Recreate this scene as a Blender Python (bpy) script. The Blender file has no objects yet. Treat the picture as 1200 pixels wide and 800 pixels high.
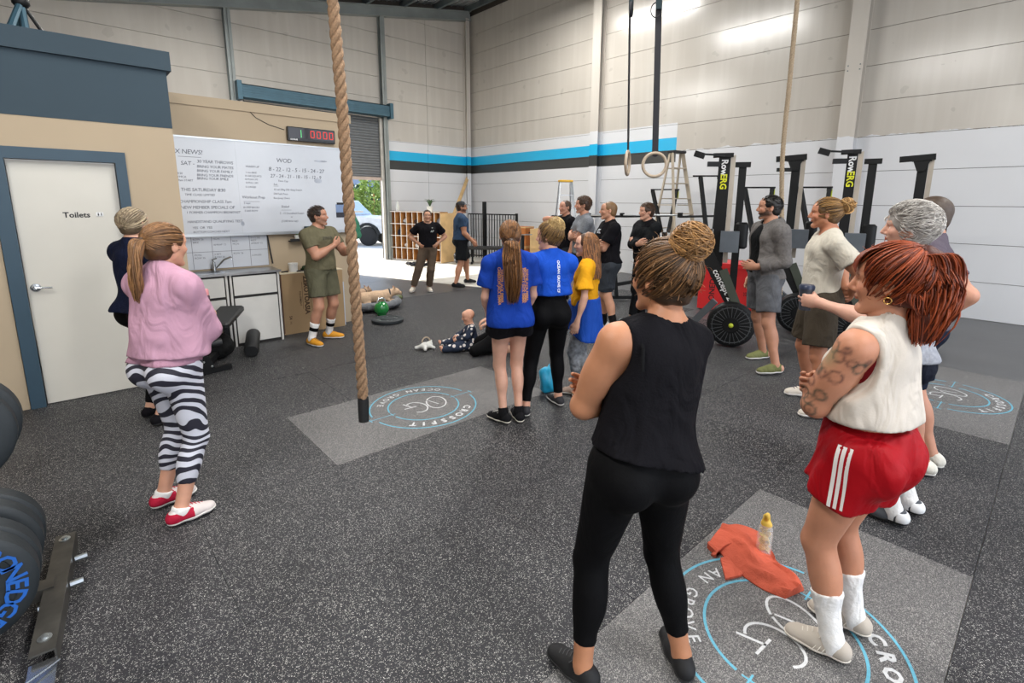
import bpy, bmesh, math, random
import numpy as np
from mathutils import Vector, Matrix, Euler
from mathutils.bvhtree import BVHTree
random.seed(7); RNG = np.random.default_rng(7)
C = bpy.context.scene.collection
SC = bpy.context.scene
PI = math.pi

# ------------------------------------------------ camera (solved from the photograph's vanishing points)
FPX, PCX, PCY, YAW, PITCH, ROLL, EYE = 585.5, 618.3, 346.8, .8214, .1848, .0105, 1.74
def cam_axes():
    cy, sy, cp, sp, cr, sr = [g(a) for a in (YAW, PITCH, ROLL) for g in (math.cos, math.sin)]
    fw = np.array([cy*cp, sy*cp, -sp]); rt = np.array([sy, -cy, 0]); up = np.cross(rt, fw)
    return rt*cr+up*sr, -rt*sr+up*cr, fw
CR, CU, CF = cam_axes(); EYEP = np.array([0, 0, EYE])
def ray(x, y): return CF + CR*(x-PCX)/FPX - CU*(y-PCY)/FPX
def fl(x, y, z=0.0):
    d = ray(x, y); return EYEP + d*((z-EYE)/d[2])
def onX(x, y, X): d = ray(x, y); return EYEP + d*X/d[0]
def onY(x, y, Y): d = ray(x, y); return EYEP + d*Y/d[1]
def at_dist(x, y, D):            # point on the sight line at ground distance D
    d = ray(x, y); return EYEP + d*D/math.hypot(d[0], d[1])
cd = bpy.data.cameras.new('camera'); cam = bpy.data.objects.new('camera', cd); C.objects.link(cam)
cd.sensor_width = 36; cd.lens = FPX/1200*36; cd.shift_x = (600-PCX)/1200; cd.shift_y = (PCY-400)/1200
cd.clip_start = .05; cd.clip_end = 400
M = Matrix(((CR[0], CU[0], -CF[0]), (CR[1], CU[1], -CF[1]), (CR[2], CU[2], -CF[2]))).to_4x4()
M.translation = (0, 0, EYE); cam.matrix_world = M; SC.camera = cam

# ------------------------------------------------ world, sun, lamps, exposure
w = bpy.data.worlds.new('world'); SC.world = w; w.use_nodes = True
nt = w.node_tree; nt.nodes.clear()
wo = nt.nodes.new('ShaderNodeOutputWorld'); bg = nt.nodes.new('ShaderNodeBackground')
tc = nt.nodes.new('ShaderNodeTexCoord'); sx = nt.nodes.new('ShaderNodeSeparateXYZ'); cr = nt.nodes.new('ShaderNodeValToRGB')
nt.links.new(tc.outputs['Generated'], sx.inputs[0]); nt.links.new(sx.outputs[2], cr.inputs[0])
cr.color_ramp.elements[0].position = 0; cr.color_ramp.elements[0].color = (.86, .92, 1, 1)
cr.color_ramp.elements[1].position = .6; cr.color_ramp.elements[1].color = (.50, .68, 1, 1)
nt.links.new(cr.outputs[0], bg.inputs[0]); bg.inputs[1].default_value = 2.2
nt.links.new(bg.outputs[0], wo.inputs[0])
def sun():
    l = bpy.data.lights.new('sun', 'SUN'); l.energy = 14; l.angle = .01; l.color = (1, .95, .86)
    o = bpy.data.objects.new('sun', l); C.objects.link(o)
    d = Vector((.40, -.92, -.50)).normalized(); o.rotation_euler = d.to_track_quat('-Z', 'Y').to_euler()
    o.location = (0, 30, 20)
sun()
def area(name, loc, sx_, sy_, power, rot=(0, 0, 0), col=(1, .985, .95)):
    l = bpy.data.lights.new(name, 'AREA'); l.shape = 'RECTANGLE'; l.size = sx_; l.size_y = sy_; l.energy = power; l.color = col
    o = bpy.data.objects.new(name, l); C.objects.link(o); o.location = loc; o.rotation_euler = rot; return o
# high-bay strip lamps hanging under the roof (the photograph's light comes from above) - built as fittings further down
LAMPS = [(2.5, 2.8, 5.75), (6.5, 6.45, 6.45), (3.0, 10.0, 5.85), (8.4, 8.4, 6.85), (-1.6, 1.2, 4.9), (2.4, -2.5, 5.6), (7., -2.5, 6.4)]  # third and fourth are unseen lamps added to brighten the back of the hall
for i, (x, y, z) in enumerate(LAMPS):
    area('high_bay_light', (x, y, z-.06), .32, 2.3, 190)
# the open roller front behind the photographer
area('front_opening_daylight', (1.5, -6.9, 2.2), 9, 4, 260, (math.radians(78), 0, 0), (1, .985, .96))
SC.view_settings.view_transform = 'Standard'; SC.view_settings.look = 'None'
SC.view_settings.exposure = 0.0; SC.view_settings.gamma = 1; SC.view_settings.use_curve_mapping = False
try:
    SC.cycles.max_bounces = 12; SC.cycles.diffuse_bounces = 4; SC.cycles.glossy_bounces = 3; SC.cycles.transmission_bounces = 12; SC.cycles.use_denoising = True
    SC.cycles.caustics_reflective = False; SC.cycles.caustics_refractive = False
except Exception: pass

# ------------------------------------------------ materials
MATS = {}
def lin(c):
    if isinstance(c, str):
        c = tuple(int(c[i:i+2], 16)/255 for i in (0, 2, 4))
        c = tuple(x/12.92 if x <= .04045 else ((x+.055)/1.055)**2.4 for x in c)
    return (*c[:3], 1)
def mat(name, col, rough=.6, metal=0, var=.12, scale=6, bump=0, bscale=80, emit=0, spec=.5, alpha=1, trans=0, vcol=False, sheen=0):
    """procedural material: base colour with a soft noise variation and optional fine relief"""
    if name in MATS: return MATS[name]
    m = bpy.data.materials.new(name); m.use_nodes = True; n = m.node_tree; b = n.nodes['Principled BSDF']
    c = lin(col); b.inputs['Roughness'].default_value = rough; b.inputs['Metallic'].default_value = metal
    b.inputs['Specular IOR Level'].default_value = spec
    t = n.nodes.new('ShaderNodeTexCoord'); no = n.nodes.new('ShaderNodeTexNoise')
    no.inputs['Scale'].default_value = scale; no.inputs['Detail'].default_value = 5
    n.links.new(t.outputs['Object'], no.inputs['Vector'])
    mx = n.nodes.new('ShaderNodeMix'); mx.data_type = 'RGBA'; mx.blend_type = 'MULTIPLY'
    mr = n.nodes.new('ShaderNodeMapRange'); mr.inputs['From Min'].default_value = .3; mr.inputs['From Max'].default_value = .7
    mr.inputs['To Min'].default_value = 1-var; mr.inputs['To Max'].default_value = 1+var*.5
    n.links.new(no.outputs['Fac'], mr.inputs['Value'])
    cb = n.nodes.new('ShaderNodeCombineColor')
    for k in range(3): n.links.new(mr.outputs[0], cb.inputs[k])
    mx.inputs[0].default_value = 1
    if vcol:
        a = n.nodes.new('ShaderNodeAttribute'); a.attribute_name = 'col'; n.links.new(a.outputs['Color'], mx.inputs[6])
    else: mx.inputs[6].default_value = c
    n.links.new(cb.outputs[0], mx.inputs[7]); n.links.new(mx.outputs[2], b.inputs['Base Color'])
    if bump:
        n2 = n.nodes.new('ShaderNodeTexNoise'); n2.inputs['Scale'].default_value = bscale; n2.inputs['Detail'].default_value = 3
        n.links.new(t.outputs['Object'], n2.inputs['Vector'])
        bm = n.nodes.new('ShaderNodeBump'); bm.inputs['Strength'].default_value = bump; bm.inputs['Distance'].default_value = .01
        n.links.new(n2.outputs['Fac'], bm.inputs['Height']); n.links.new(bm.outputs[0], b.inputs['Normal'])
    if emit:
        b.inputs['Emission Color'].default_value = c; b.inputs['Emission Strength'].default_value = emit
    if trans: b.inputs['Transmission Weight'].default_value = trans
    if alpha < 1: b.inputs['Alpha'].default_value = alpha
    if sheen: b.inputs['Sheen Weight'].default_value = sheen
    MATS[name] = m; return m

# ------------------------------------------------ mesh builder
class MB:
    def __init__(s): s.v = []; s.f = []
    def add(s, vs, fs):
        o = len(s.v); s.v += [tuple(map(float, p)) for p in vs]; s.f += [tuple(i+o for i in f) for f in fs]; return s
    def box(s, c, d, rz=0, R=None):
        x, y, z = [k/2 for k in d]; vs = [Vector((i*x, j*y, k*z)) for i in (-1, 1) for j in (-1, 1) for k in (-1, 1)]
        Rm = R if R is not None else Matrix.Rotation(rz, 3, 'Z')
        vs = [Rm @ p + Vector(c) for p in vs]
        return s.add(vs, [(0, 1, 3, 2), (4, 6, 7, 5), (0, 4, 5, 1), (2, 3, 7, 6), (0, 2, 6, 4), (1, 5, 7, 3)])
    def span(s, x0, x1, y0, y1, z0, z1): return s.box(((x0+x1)/2, (y0+y1)/2, (z0+z1)/2), (abs(x1-x0), abs(y1-y0), abs(z1-z0)))
    def rbox(s, c, d, r=.02, rz=0, R=None, n=3):
        """box with rounded vertical edges and chamfered top and bottom"""
        x, y, z = [k/2 for k in d]; r = min(r, x*.98, y*.98); ch = min(r*.5, z*.5)
        def ring(rr, ins):
            o = []
            for q, (sx_, sy_) in enumerate(((1, 1), (-1, 1), (-1, -1), (1, -1))):
                for k in range(n+1):
                    a = PI/2*q+PI/2*k/n; o.append((sx_*(x-r)+math.cos(a)*(r-ins), sy_*(y-r)+math.sin(a)*(r-ins)))
            return o
        ra, rb = ring(r, ch), ring(r, 0); m = len(ra)
        Rm = R if R is not None else Matrix.Rotation(rz, 3, 'Z')
        vs = [(*p, -z) for p in ra]+[(*p, -z+ch) for p in rb]+[(*p, z-ch) for p in rb]+[(*p, z) for p in ra]
        fs = [tuple(range(m))[::-1], tuple(range(3*m, 4*m))]
        for l in range(3):
            for i in range(m): j = (i+1) % m; fs.append((l*m+i, l*m+j, (l+1)*m+j, (l+1)*m+i))
        return s.add([Rm @ Vector(p)+Vector(c) for p in vs], fs)
    def bar(s, a, b, w, h, up=(0, 0, 1)):
        """rectangular bar from a to b, w wide, h high"""
        a, b = Vector(a), Vector(b); d = (b-a); L = d.length; d.normalize(); u = Vector(up)
        if abs(d.dot(u)) > .98: u = Vector((1, 0, 0))
        x = d.cross(u).normalized(); u = x.cross(d); R = Matrix((x, d, u)).transposed()
        return s.box((a+b)/2, (w, L, h), R=R)
    def tube(s, pts, r, n=8, caps=True, closed=False, flat=1.0):
        P = [Vector(p) for p in pts]; m = len(P); rs = r if hasattr(r, '__len__') else [r]*m
        vs = []; nrm = None
        for i in range(m):
            t = ((P[(i+1) % m]-P[i-1]) if closed else (P[min(i+1, m-1)]-P[max(i-1, 0)])).normalized()
            if nrm is None:
                nrm = t.cross(Vector((0, 0, 1)));
                if nrm.length < .05: nrm = t.cross(Vector((1, 0, 0)))
            nrm = (nrm - t*nrm.dot(t)).normalized(); bn = t.cross(nrm)
            for k in range(n): a = 2*PI*k/n; vs.append(P[i]+(nrm*math.cos(a)+bn*math.sin(a)*flat)*rs[i])
        fs = []
        for i in range(m if closed else m-1):
            for k in range(n):
                a, b = i*n+k, i*n+(k+1) % n; c, d = ((i+1) % m)*n+(k+1) % n, ((i+1) % m)*n+k; fs.append((a, b, c, d))
        if caps and not closed: fs += [tuple(range(n))[::-1], tuple(range((m-1)*n, m*n))]
        return s.add(vs, fs)
    def cyl(s, a, b, r, r2=None, n=16): return s.tube([a, b], [r, r if r2 is None else r2], n)
    def lathe(s, prof, n=24, c=(0, 0, 0), R=None):
        """profile [(radius, height)] turned round the z axis"""
        vs = []; fs = []; m = len(prof)
        for i, (r, z) in enumerate(prof):
            for k in range(n): a = 2*PI*k/n; vs.append(Vector((r*math.cos(a), r*math.sin(a), z)))
        for i in range(m-1):
            for k in range(n): j = (k+1) % n; fs.append((i*n+k, i*n+j, (i+1)*n+j, (i+1)*n+k))
        fs += [tuple(range(n))[::-1], tuple(range((m-1)*n, m*n))]
        Rm = R if R is not None else Matrix.Identity(3)
        return s.add([Rm @ p+Vector(c) for p in vs], fs)
    def ball(s, c, r, n=12, R=None):
        rx, ry, rz = r if hasattr(r, '__len__') else (r, r, r); vs = [(0, 0, -rz)]; h = max(4, n//2)
        for i in range(1, h):
            a = -PI/2+PI*i/h
            for k in range(n): b = 2*PI*k/n; vs.append((rx*math.cos(a)*math.cos(b), ry*math.cos(a)*math.sin(b), rz*math.sin(a)))
        vs.append((0, 0, rz)); fs = [(0, 1+(k+1) % n, 1+k) for k in range(n)]
        for i in range(h-2):
            for k in range(n): j = (k+1) % n; fs.append((1+i*n+k, 1+i*n+j, 1+(i+1)*n+j, 1+(i+1)*n+k))
        L = len(vs)-1; fs += [(L, 1+(h-2)*n+k, 1+(h-2)*n+(k+1) % n) for k in range(n)]
        Rm = R if R is not None else Matrix.Identity(3)
        return s.add([Rm @ Vector(p)+Vector(c) for p in vs], fs)
    def prism(s, poly, z0, z1, T=None):
        m = len(poly); vs = [(*p, z0) for p in poly]+[(*p, z1) for p in poly]
        fs = [tuple(range(m))[::-1], tuple(range(m, 2*m))]+[(i, (i+1) % m, m+(i+1) % m, m+i) for i in range(m)]
        if T is not None: vs = [T @ Vector(p) for p in vs]
        return s.add(vs, fs)
    def ring(s, R0, R1, z0, z1, n=48, a0=0, a1=2*PI, T=None):
        full = abs(a1-a0-2*PI) < 1e-6; m = n if full else n+1; vs = []
        for k in range(m):
            a = a0+(a1-a0)*k/n
            for r, z in ((R0, z0), (R1, z0), (R1, z1), (R0, z1)): vs.append((r*math.cos(a), r*math.sin(a), z))
        fs = []
        for k in range(n if full else n):
            j = (k+1) % m
            for q in range(4): fs.append((k*4+q, j*4+q, j*4+(q+1) % 4, k*4+(q+1) % 4))
        if not full: fs += [(0, 1, 2, 3), (m*4-1, m*4-2, m*4-3, m*4-4)]
        if T is not None: vs = [T @ Vector(p) for p in vs]
        return s.add(vs, fs)
    def build(s, name, m, parent=None, smooth=False, origin=None):
        me = bpy.data.meshes.new(name); vs = s.v
        if origin is not None: vs = [(a-origin[0], b-origin[1], c-origin[2]) for a, b, c in vs]
        me.from_pydata(vs, [], s.f); 
        bm = bmesh.new(); bm.from_mesh(me); bmesh.ops.recalc_face_normals(bm, faces=bm.faces); bm.to_mesh(me); bm.free()
        if m: me.materials.append(m)
        o = bpy.data.objects.new(name, me); C.objects.link(o)
        if origin is not None: o.location = origin
        if parent is not None: par(o, parent)
        if smooth:
            me.polygons.foreach_set('use_smooth', [True]*len(me.polygons))
            try: me.set_sharp_from_angle(angle=math.radians(40))
            except Exception: pass
        return o
def par(o, p):
    """parent keeping the world place (parents are unscaled and placed before their parts)"""
    o.parent = p; o.matrix_parent_inverse = p.matrix_basis.inverted() if p.parent is None else (p.parent.matrix_basis @ p.matrix_basis).inverted()
def thing(name, label, cat, loc=(0, 0, 0), rz=0, group=None):
    o = bpy.data.objects.new(name, None); C.objects.link(o); o.location = loc; o.rotation_euler = (0, 0, rz); o.empty_display_size = .1
    return tag(o, label, cat, group)
def tag(o, label, cat, group=None):
    o['label'] = label; o['category'] = cat
    if group: o['group'] = group
    return o
def struct(o): o['kind'] = 'structure'; return o
def stuff(o): o['kind'] = 'stuff'; return o
def txt(s, size, name='lettering', align='CENTER', bold=0.0, spacing=1.0, shear=0.0):
    """text as flat mesh data (verts, faces) in the xy plane"""
    cu = bpy.data.curves.new('t', 'FONT'); cu.body = s; cu.size = size; cu.align_x = align; cu.align_y = 'CENTER'
    cu.offset = bold; cu.space_character = spacing; cu.shear = shear; cu.resolution_u = 2
    o = bpy.data.objects.new('t', cu); me = o.to_mesh()
    vs = [tuple(v.co) for v in me.vertices]; fs = [tuple(p.vertices) for p in me.polygons]; o.to_mesh_clear()
    bpy.data.objects.remove(o); bpy.data.curves.remove(cu)
    return vs, fs
def T(o, x, y, z=None):
    """frame with origin o, x axis x and y axis y"""
    x = Vector(x).normalized(); y = Vector(y).normalized(); z = x.cross(y)
    m = Matrix((x, y, z)).transposed().to_4x4(); m.translation = Vector(o); return m
def put(mb, vf, M4): mb.add([M4 @ Vector(p) for p in vf[0]], vf[1]); return mb
# ================================================= the room
XW, YB = 10.44, 14.15          # right wall and back wall
GX = .0
# floor: concrete slab with rubber tiles as parts
def concrete_mat():
    m = mat('concrete_slab', 'c9c4ba', .75, var=.18, scale=1.2, bump=.2, bscale=30); return m
slab = struct(MB().span(-4.2, XW+.3, -7.2, YB+.3, -.16, -.014).build('floor', concrete_mat()))
def rubber_mat(name, base, fleck, dens, fs=95, ro=.55, sp_=.28):
    m = bpy.data.materials.new(name); m.use_nodes = True; n = m.node_tree; b = n.nodes['Principled BSDF']
    t = n.nodes.new('ShaderNodeTexCoord'); g = n.nodes.new('ShaderNodeNewGeometry')
    v = n.nodes.new('ShaderNodeTexVoronoi'); v.inputs['Scale'].default_value = fs; n.links.new(g.outputs['Position'], v.inputs['Vector'])
    no0 = n.nodes.new('ShaderNodeTexNoise'); no0.inputs['Scale'].default_value = fs*.9; no0.inputs['Detail'].default_value = 2
    n.links.new(g.outputs['Position'], no0.inputs['Vector'])
    add = n.nodes.new('ShaderNodeVectorMath'); add.operation = 'MULTIPLY_ADD'; n.links.new(no0.outputs['Color'], add.inputs[0])
    add.inputs[1].default_value = (.016,)*3; n.links.new(g.outputs['Position'], add.inputs[2]); n.links.new(add.outputs[0], v.inputs['Vector'])
    sp = n.nodes.new('ShaderNodeSeparateColor'); n.links.new(v.outputs['Color'], sp.inputs[0])
    gt = n.nodes.new('ShaderNodeMath'); gt.operation = 'GREATER_THAN'; gt.inputs[1].default_value = 1-dens; n.links.new(sp.outputs[0], gt.inputs[0])
    lt = n.nodes.new('ShaderNodeMath'); lt.operation = 'LESS_THAN'; lt.inputs[1].default_value = .42; n.links.new(v.outputs['Distance'], lt.inputs[0])
    mu = n.nodes.new('ShaderNodeMath'); mu.operation = 'MULTIPLY'; n.links.new(gt.outputs[0], mu.inputs[0]); n.links.new(lt.outputs[0], mu.inputs[1])
    no = n.nodes.new('ShaderNodeTexNoise'); no.inputs['Scale'].default_value = 1.3; no.inputs['Detail'].default_value = 6; n.links.new(g.outputs['Position'], no.inputs['Vector'])
    r = n.nodes.new('ShaderNodeValToRGB'); r.color_ramp.elements[0].position = .3; r.color_ramp.elements[1].position = .75
    c = lin(base); r.color_ramp.elements[0].color = tuple(x*.82 for x in c[:3])+(1,); r.color_ramp.elements[1].color = tuple(x*1.25 for x in c[:3])+(1,)
    n.links.new(no.outputs['Fac'], r.inputs[0])
    mx = n.nodes.new('ShaderNodeMix'); mx.data_type = 'RGBA'; n.links.new(mu.outputs[0], mx.inputs[0]); n.links.new(r.outputs[0], mx.inputs[6])
    # each fleck has its own tone
    fm = n.nodes.new('ShaderNodeMix'); fm.data_type = 'RGBA'; f = lin(fleck); fm.inputs[6].default_value = tuple(x*.6 for x in f[:3])+(1,); fm.inputs[7].default_value = f
    n.links.new(sp.outputs[1], fm.inputs[0]); n.links.new(fm.outputs[2], mx.inputs[7])
    n.links.new(mx.outputs[2], b.inputs['Base Color']); b.inputs['Roughness'].default_value = ro; b.inputs['Specular IOR Level'].default_value = sp_
    bn = n.nodes.new('ShaderNodeTexNoise'); bn.inputs['Scale'].default_value = 160; n.links.new(g.outputs['Position'], bn.inputs['Vector'])
    bm = n.nodes.new('ShaderNodeBump'); bm.inputs['Strength'].default_value = .35; bm.inputs['Distance'].default_value = .004
    n.links.new(bn.outputs['Fac'], bm.inputs['Height']); n.links.new(bm.outputs[0], b.inputs['Normal'])
    return m
RUB = rubber_mat('speckled_black_rubber', '27272b', 'dedbd5', .21, 255)
RUBL = rubber_mat('speckled_grey_rubber', '504f50', 'c9c5c0', .52, 290)
RUBF = rubber_mat('plain_grey_rubber', '434345', '8d8c89', .16, 200, .36, .55)
# tiles 2 x 1 m in rows along x; each row has its own start
def tile_poly(x0, x1, y0, y1):
    e = .0012; return [(x0+e, y0+e), (x1-e, y0+e), (x1-e, y1-e), (x0+e, y1-e)]
def clip(poly, p, nrm):
    out = []
    for i in range(len(poly)):
        a, b = poly[i], poly[(i+1) % len(poly)]; da = (a[0]-p[0])*nrm[0]+(a[1]-p[1])*nrm[1]; db = (b[0]-p[0])*nrm[0]+(b[1]-p[1])*nrm[1]
        if da <= 0: out.append(a)
        if da*db < 0: t = da/(da-db); out.append((a[0]+(b[0]-a[0])*t, a[1]+(b[1]-a[1])*t))
    return out
LOGO_TILES = []
k = 0
rows = [(.08+1.01*i, 1.09+1.01*i) for i in range(-7, 12)]
offs = {0: 1.02, 3: 1.17}
for r, (y0, y1) in enumerate(rows):
    ri = r-7; off = offs.get(ri, 1.02+((ri*.67) % 1.99))
    for c_ in range(-4, 6):
        x0 = off+1.99*c_; x1 = x0+1.99
        if x1 < -4.2 or x0 > XW: continue
        x1 = min(x1, XW-.01)
        if y0 > 5.72 and x1 < .86: continue
        if y0 > 7.02 and x1 < 3.1: continue
        if (y0+y1)/2 > 8.3 and x0 > 6.2: continue
        polys = [tile_poly(max(x0, -4.2), x1, y0, y1)]
        pl = polys[0]
        # the rubber stops along a slanting edge towards the bare concrete by the roller door
        if y1 > 8.0 and x1 > 4.4:
            pl = clip(pl, (5.27, 11.45), (.6, .8))
            if y1 > 8.2: pl = clip(pl, (5.9, 9.2), (.95, .33))
        if len(pl) < 3: continue
        logo = (ri, c_) in ((0, 0), (3, 0), (0, 2))
        if logo: LOGO_TILES.append((x0, x1, y0, y1)); continue
        far = (x0 > 6.9) or ri >= 8
        o = MB().prism(pl, -.014, -random.random()*.0012).build('rubber_tile', RUBF if far else RUB, slab); k += 1

# ---- walls of long horizontal concrete panels, painted white low down, with a blue and a black band
def wall_mat(name, ax):
    """ax: 'x' for the right wall (bands end at a given y) or 'y' for the back wall"""
    m = bpy.data.materials.new(name); m.use_nodes = True; n = m.node_tree; b = n.nodes['Principled BSDF']
    g = n.nodes.new('ShaderNodeNewGeometry'); s = n.nodes.new('ShaderNodeSeparateXYZ'); n.links.new(g.outputs['Position'], s.inputs[0])
    def node(t, **kw):
        q = n.nodes.new(t)
        for a, v in kw.items(): setattr(q, a, v)
        return q
    def math_(op, a, b_=0.0):
        q = node('ShaderNodeMath', operation=op)
        for i, v in enumerate((a, b_)):
            if isinstance(v, (int, float)): q.inputs[i].default_value = v
            else: n.links.new(v, q.inputs[i])
        return q.outputs[0]
    def mix(f, a, b_):
        q = node('ShaderNodeMix', data_type='RGBA'); n.links.new(f, q.inputs[0])
        for i, v in ((6, a), (7, b_)):
            if isinstance(v, tuple): q.inputs[i].default_value = v
            else: n.links.new(v, q.inputs[i])
        return q.outputs[2]
    nz = node('ShaderNodeTexNoise'); nz.inputs['Scale'].default_value = .9; nz.inputs['Detail'].default_value = 7; n.links.new(g.outputs['Position'], nz.inputs['Vector'])
    mp = node('ShaderNodeMapping'); mp.inputs['Scale'].default_value = (5, 5, .35); n.links.new(g.outputs['Position'], mp.inputs[0])
    nv = node('ShaderNodeTexNoise'); nv.inputs['Scale'].default_value = 1.1; nv.inputs['Detail'].default_value = 3; n.links.new(mp.outputs[0], nv.inputs['Vector'])
    mp2 = node('ShaderNodeMapping'); mp2.inputs['Location'].default_value = (3, 5, 7); n.links.new(g.outputs['Position'], mp2.inputs[0])
    nb = node('ShaderNodeTexNoise'); nb.inputs['Scale'].default_value = 2.6; nb.inputs['Detail'].default_value = 2; n.links.new(mp2.outputs[0], nb.inputs['Vector'])
    bare = mix(nz.outputs['Fac'], lin('b9b2a9'), lin('c9c3ba'))
    vr = node('ShaderNodeMapRange'); n.links.new(nv.outputs['Fac'], vr.inputs[0]); vr.inputs[1].default_value = .45; vr.inputs[2].default_value = .7
    bare = mix(math_('MULTIPLY', vr.outputs[0], .35), bare, lin('d3cec6'))
    dk = math_('MULTIPLY', math_('GREATER_THAN', nb.outputs['Fac'], .70), .18)
    bare = mix(dk, bare, lin('7f776e'))
    white = mix(nz.outputs['Fac'], lin('d0d1d4'), lin('dcdde0'))
    z = s.outputs[2]; run = s.outputs[1] if ax == 'x' else s.outputs[0]
    # brushed top edge of the paint beyond the band; straight taped edge where the band is
    w1 = node('ShaderNodeTexNoise', noise_dimensions='1D'); w1.inputs['Scale'].default_value = 3; w1.inputs['Detail'].default_value = 4; n.links.new(run, w1.inputs['W'])
    if ax == 'x':
        edge = math_('ADD', 2.87, math_('MULTIPLY', w1.outputs[0], .12)); band = math_('GREATER_THAN', run, 6.33)
        top = math_('ADD', math_('MULTIPLY', band, 3.54), math_('MULTIPLY', math_('SUBTRACT', 1, band), edge))
    else: top = 3.52; band = 1.0
    painted = math_('LESS_THAN', z, top)
    col = mix(painted, bare, white)
    def rng(a, c): return math_('MULTIPLY', math_('MULTIPLY', math_('GREATER_THAN', z, a), math_('LESS_THAN', z, c)), band)
    col = mix(rng(2.95, 3.225), col, lin('1fb0e0')); col = mix(rng(2.68, 2.95), col, lin('3a3a38'))
    n.links.new(col, b.inputs['Base Color'])
    rr = mix(painted, (.21,)*3+(1,) if name.endswith('right') else (.55,)*3+(1,), (.36, .36, .36, 1)); n.links.new(rr, b.inputs['Roughness']); b.inputs['Specular IOR Level'].default_value = .95 if name.endswith('right') else .5
    bm = node('ShaderNodeBump'); bm.inputs['Strength'].default_value = .12; bm.inputs['Distance'].default_value = .02
    n.links.new(nz.outputs['Fac'], bm.inputs['Height']); n.links.new(bm.outputs[0], b.inputs['Normal'])
    return m
WX, WY = wall_mat('painted_panel_wall_right', 'x'), wall_mat('painted_panel_wall_back', 'y')
def roof_z(x): return 5.62+.19*x if True else 0
gap_m = mat('panel_joint', '4a443e', .9)
wr = struct(MB().span(XW+.02, XW+.2, -7.2, YB+.2, 0, 7.9).build('wall_right', gap_m))
zs = [0]+[.005+.583*i for i in range(1, 14)]+[7.85]
def panels(parent, horiz, lo, hi, breaks, m, zmax, skip=None):
    for i in range(len(zs)-1):
        z0, z1 = zs[i]+.004, zs[i+1]-.004
        br = [lo]+[b for b in breaks if lo < b < hi]+[hi]
        for j in range(len(br)-1):
            a, b_ = br[j]+.004, br[j+1]-.004
            if skip and skip(a, b_, z0, z1): continue
            if horiz == 'x':      # right wall, runs along y
                zt = min(z1, zmax); 
                if zt-z0 < .05: continue
                MB().span(XW, XW+.03, a, b_, z0, zt).build('wall_panel', m, parent)
            else:
                za, zb = min(z1, roof_z(a)), min(z1, roof_z(b_))
                if zb-z0 < .03: continue
                za = max(za, z0+.004)
                MB().add([(a, YB, z0), (b_, YB, z0), (b_, YB, zb), (a, YB, za), (a, YB+.03, z0), (b_, YB+.03, z0), (b_, YB+.03, zb), (a, YB+.03, za)],
                         [(0, 1, 2, 3), (7, 6, 5, 4), (0, 4, 5, 1), (1, 5, 6, 2), (2, 6, 7, 3), (3, 7, 4, 0)]).build('wall_panel', m, parent)
panels(wr, 'x', -7, YB, [-3.1, 2.9, 8.6], WX, 7.6)
D0, D1, DH = 3.55, 7.22, 4.12   # the roller door opening in the back wall
wb = MB()
for a, b_, z0, z1 in ((-4.2, D0, 0, 8), (D1, XW+.03, 0, 8), (D0, D1, DH, 8)): wb.span(a, b_, YB+.032, YB+.2, z0, z1)
wb = struct(wb.build('wall_back', gap_m))
# panels cut round the door
def back_panels():
    for i in range(len(zs)-1):
        z0, z1 = zs[i]+.004, zs[i+1]-.004
        for a, b_ in [(-4.2, 3.5), (3.5, 7.3), (7.3, 8.8), (8.8, XW)]:
            lo = z0
            if a == 3.5:
                if z1 < DH: continue
                lo = max(z0, DH)
            pl = clip([(a+.004, lo), (b_-.004, lo), (b_-.004, z1), (a+.004, z1)], (0, roof_z(0)+.1), (-.19, 1))
            if len(pl) < 3: continue
            MB().prism(pl, 0, .03, Matrix(((1, 0, 0, 0), (0, 0, 1, YB), (0, 1, 0, 0), (0, 0, 0, 1)))).build('wall_panel', WY, wb)
back_panels()
wl = struct(MB().span(-4.4, -4.2, -7.2, YB+.2, 0, 5.2).build('wall_left', mat('left_wall_panels', 'b1aa9f', .8)))
# roof: ribbed sheets on purlins
ceil = MB()
ceil.add([(-4.4, -7.2, roof_z(-4.4)+.3), (XW+.3, -7.2, roof_z(XW+.3)+.3), (XW+.3, YB+.3, roof_z(XW+.3)+.3), (-4.4, YB+.3, roof_z(-4.4)+.3),
          (-4.4, -7.2, roof_z(-4.4)+.34), (XW+.3, -7.2, roof_z(XW+.3)+.34), (XW+.3, YB+.3, roof_z(XW+.3)+.34), (-4.4, YB+.3, roof_z(-4.4)+.34)],
         [(0, 3, 2, 1), (4, 5, 6, 7), (0, 1, 5, 4), (1, 2, 6, 5), (2, 3, 7, 6), (3, 0, 4, 7)])
ceil = struct(ceil.build('ceiling', mat('roof_sheet', '9a9ea0', .5, var=.1)))
galv = mat('galvanised_steel', '7f8a8c', .45, .6, var=.2, scale=3)
for i in range(60):
    x = -4.2+i*.245
    if x > XW: break
    MB().bar((x, 8.5, roof_z(x)+.285), (x, YB, roof_z(x)+.285), .05, .03).build('roof_rib', MATS['roof_sheet'], ceil)
for i in range(13):     # purlins run along y
    x = -3.5+i*1.15
    MB().bar((x, -7, roof_z(x)+.18), (x, YB-.02, roof_z(x)+.18), .07, .17).build('purlin', galv, ceil)
steel = mat('grey_green_steel', '949a98', .5, .2, var=.2, scale=2)
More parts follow.
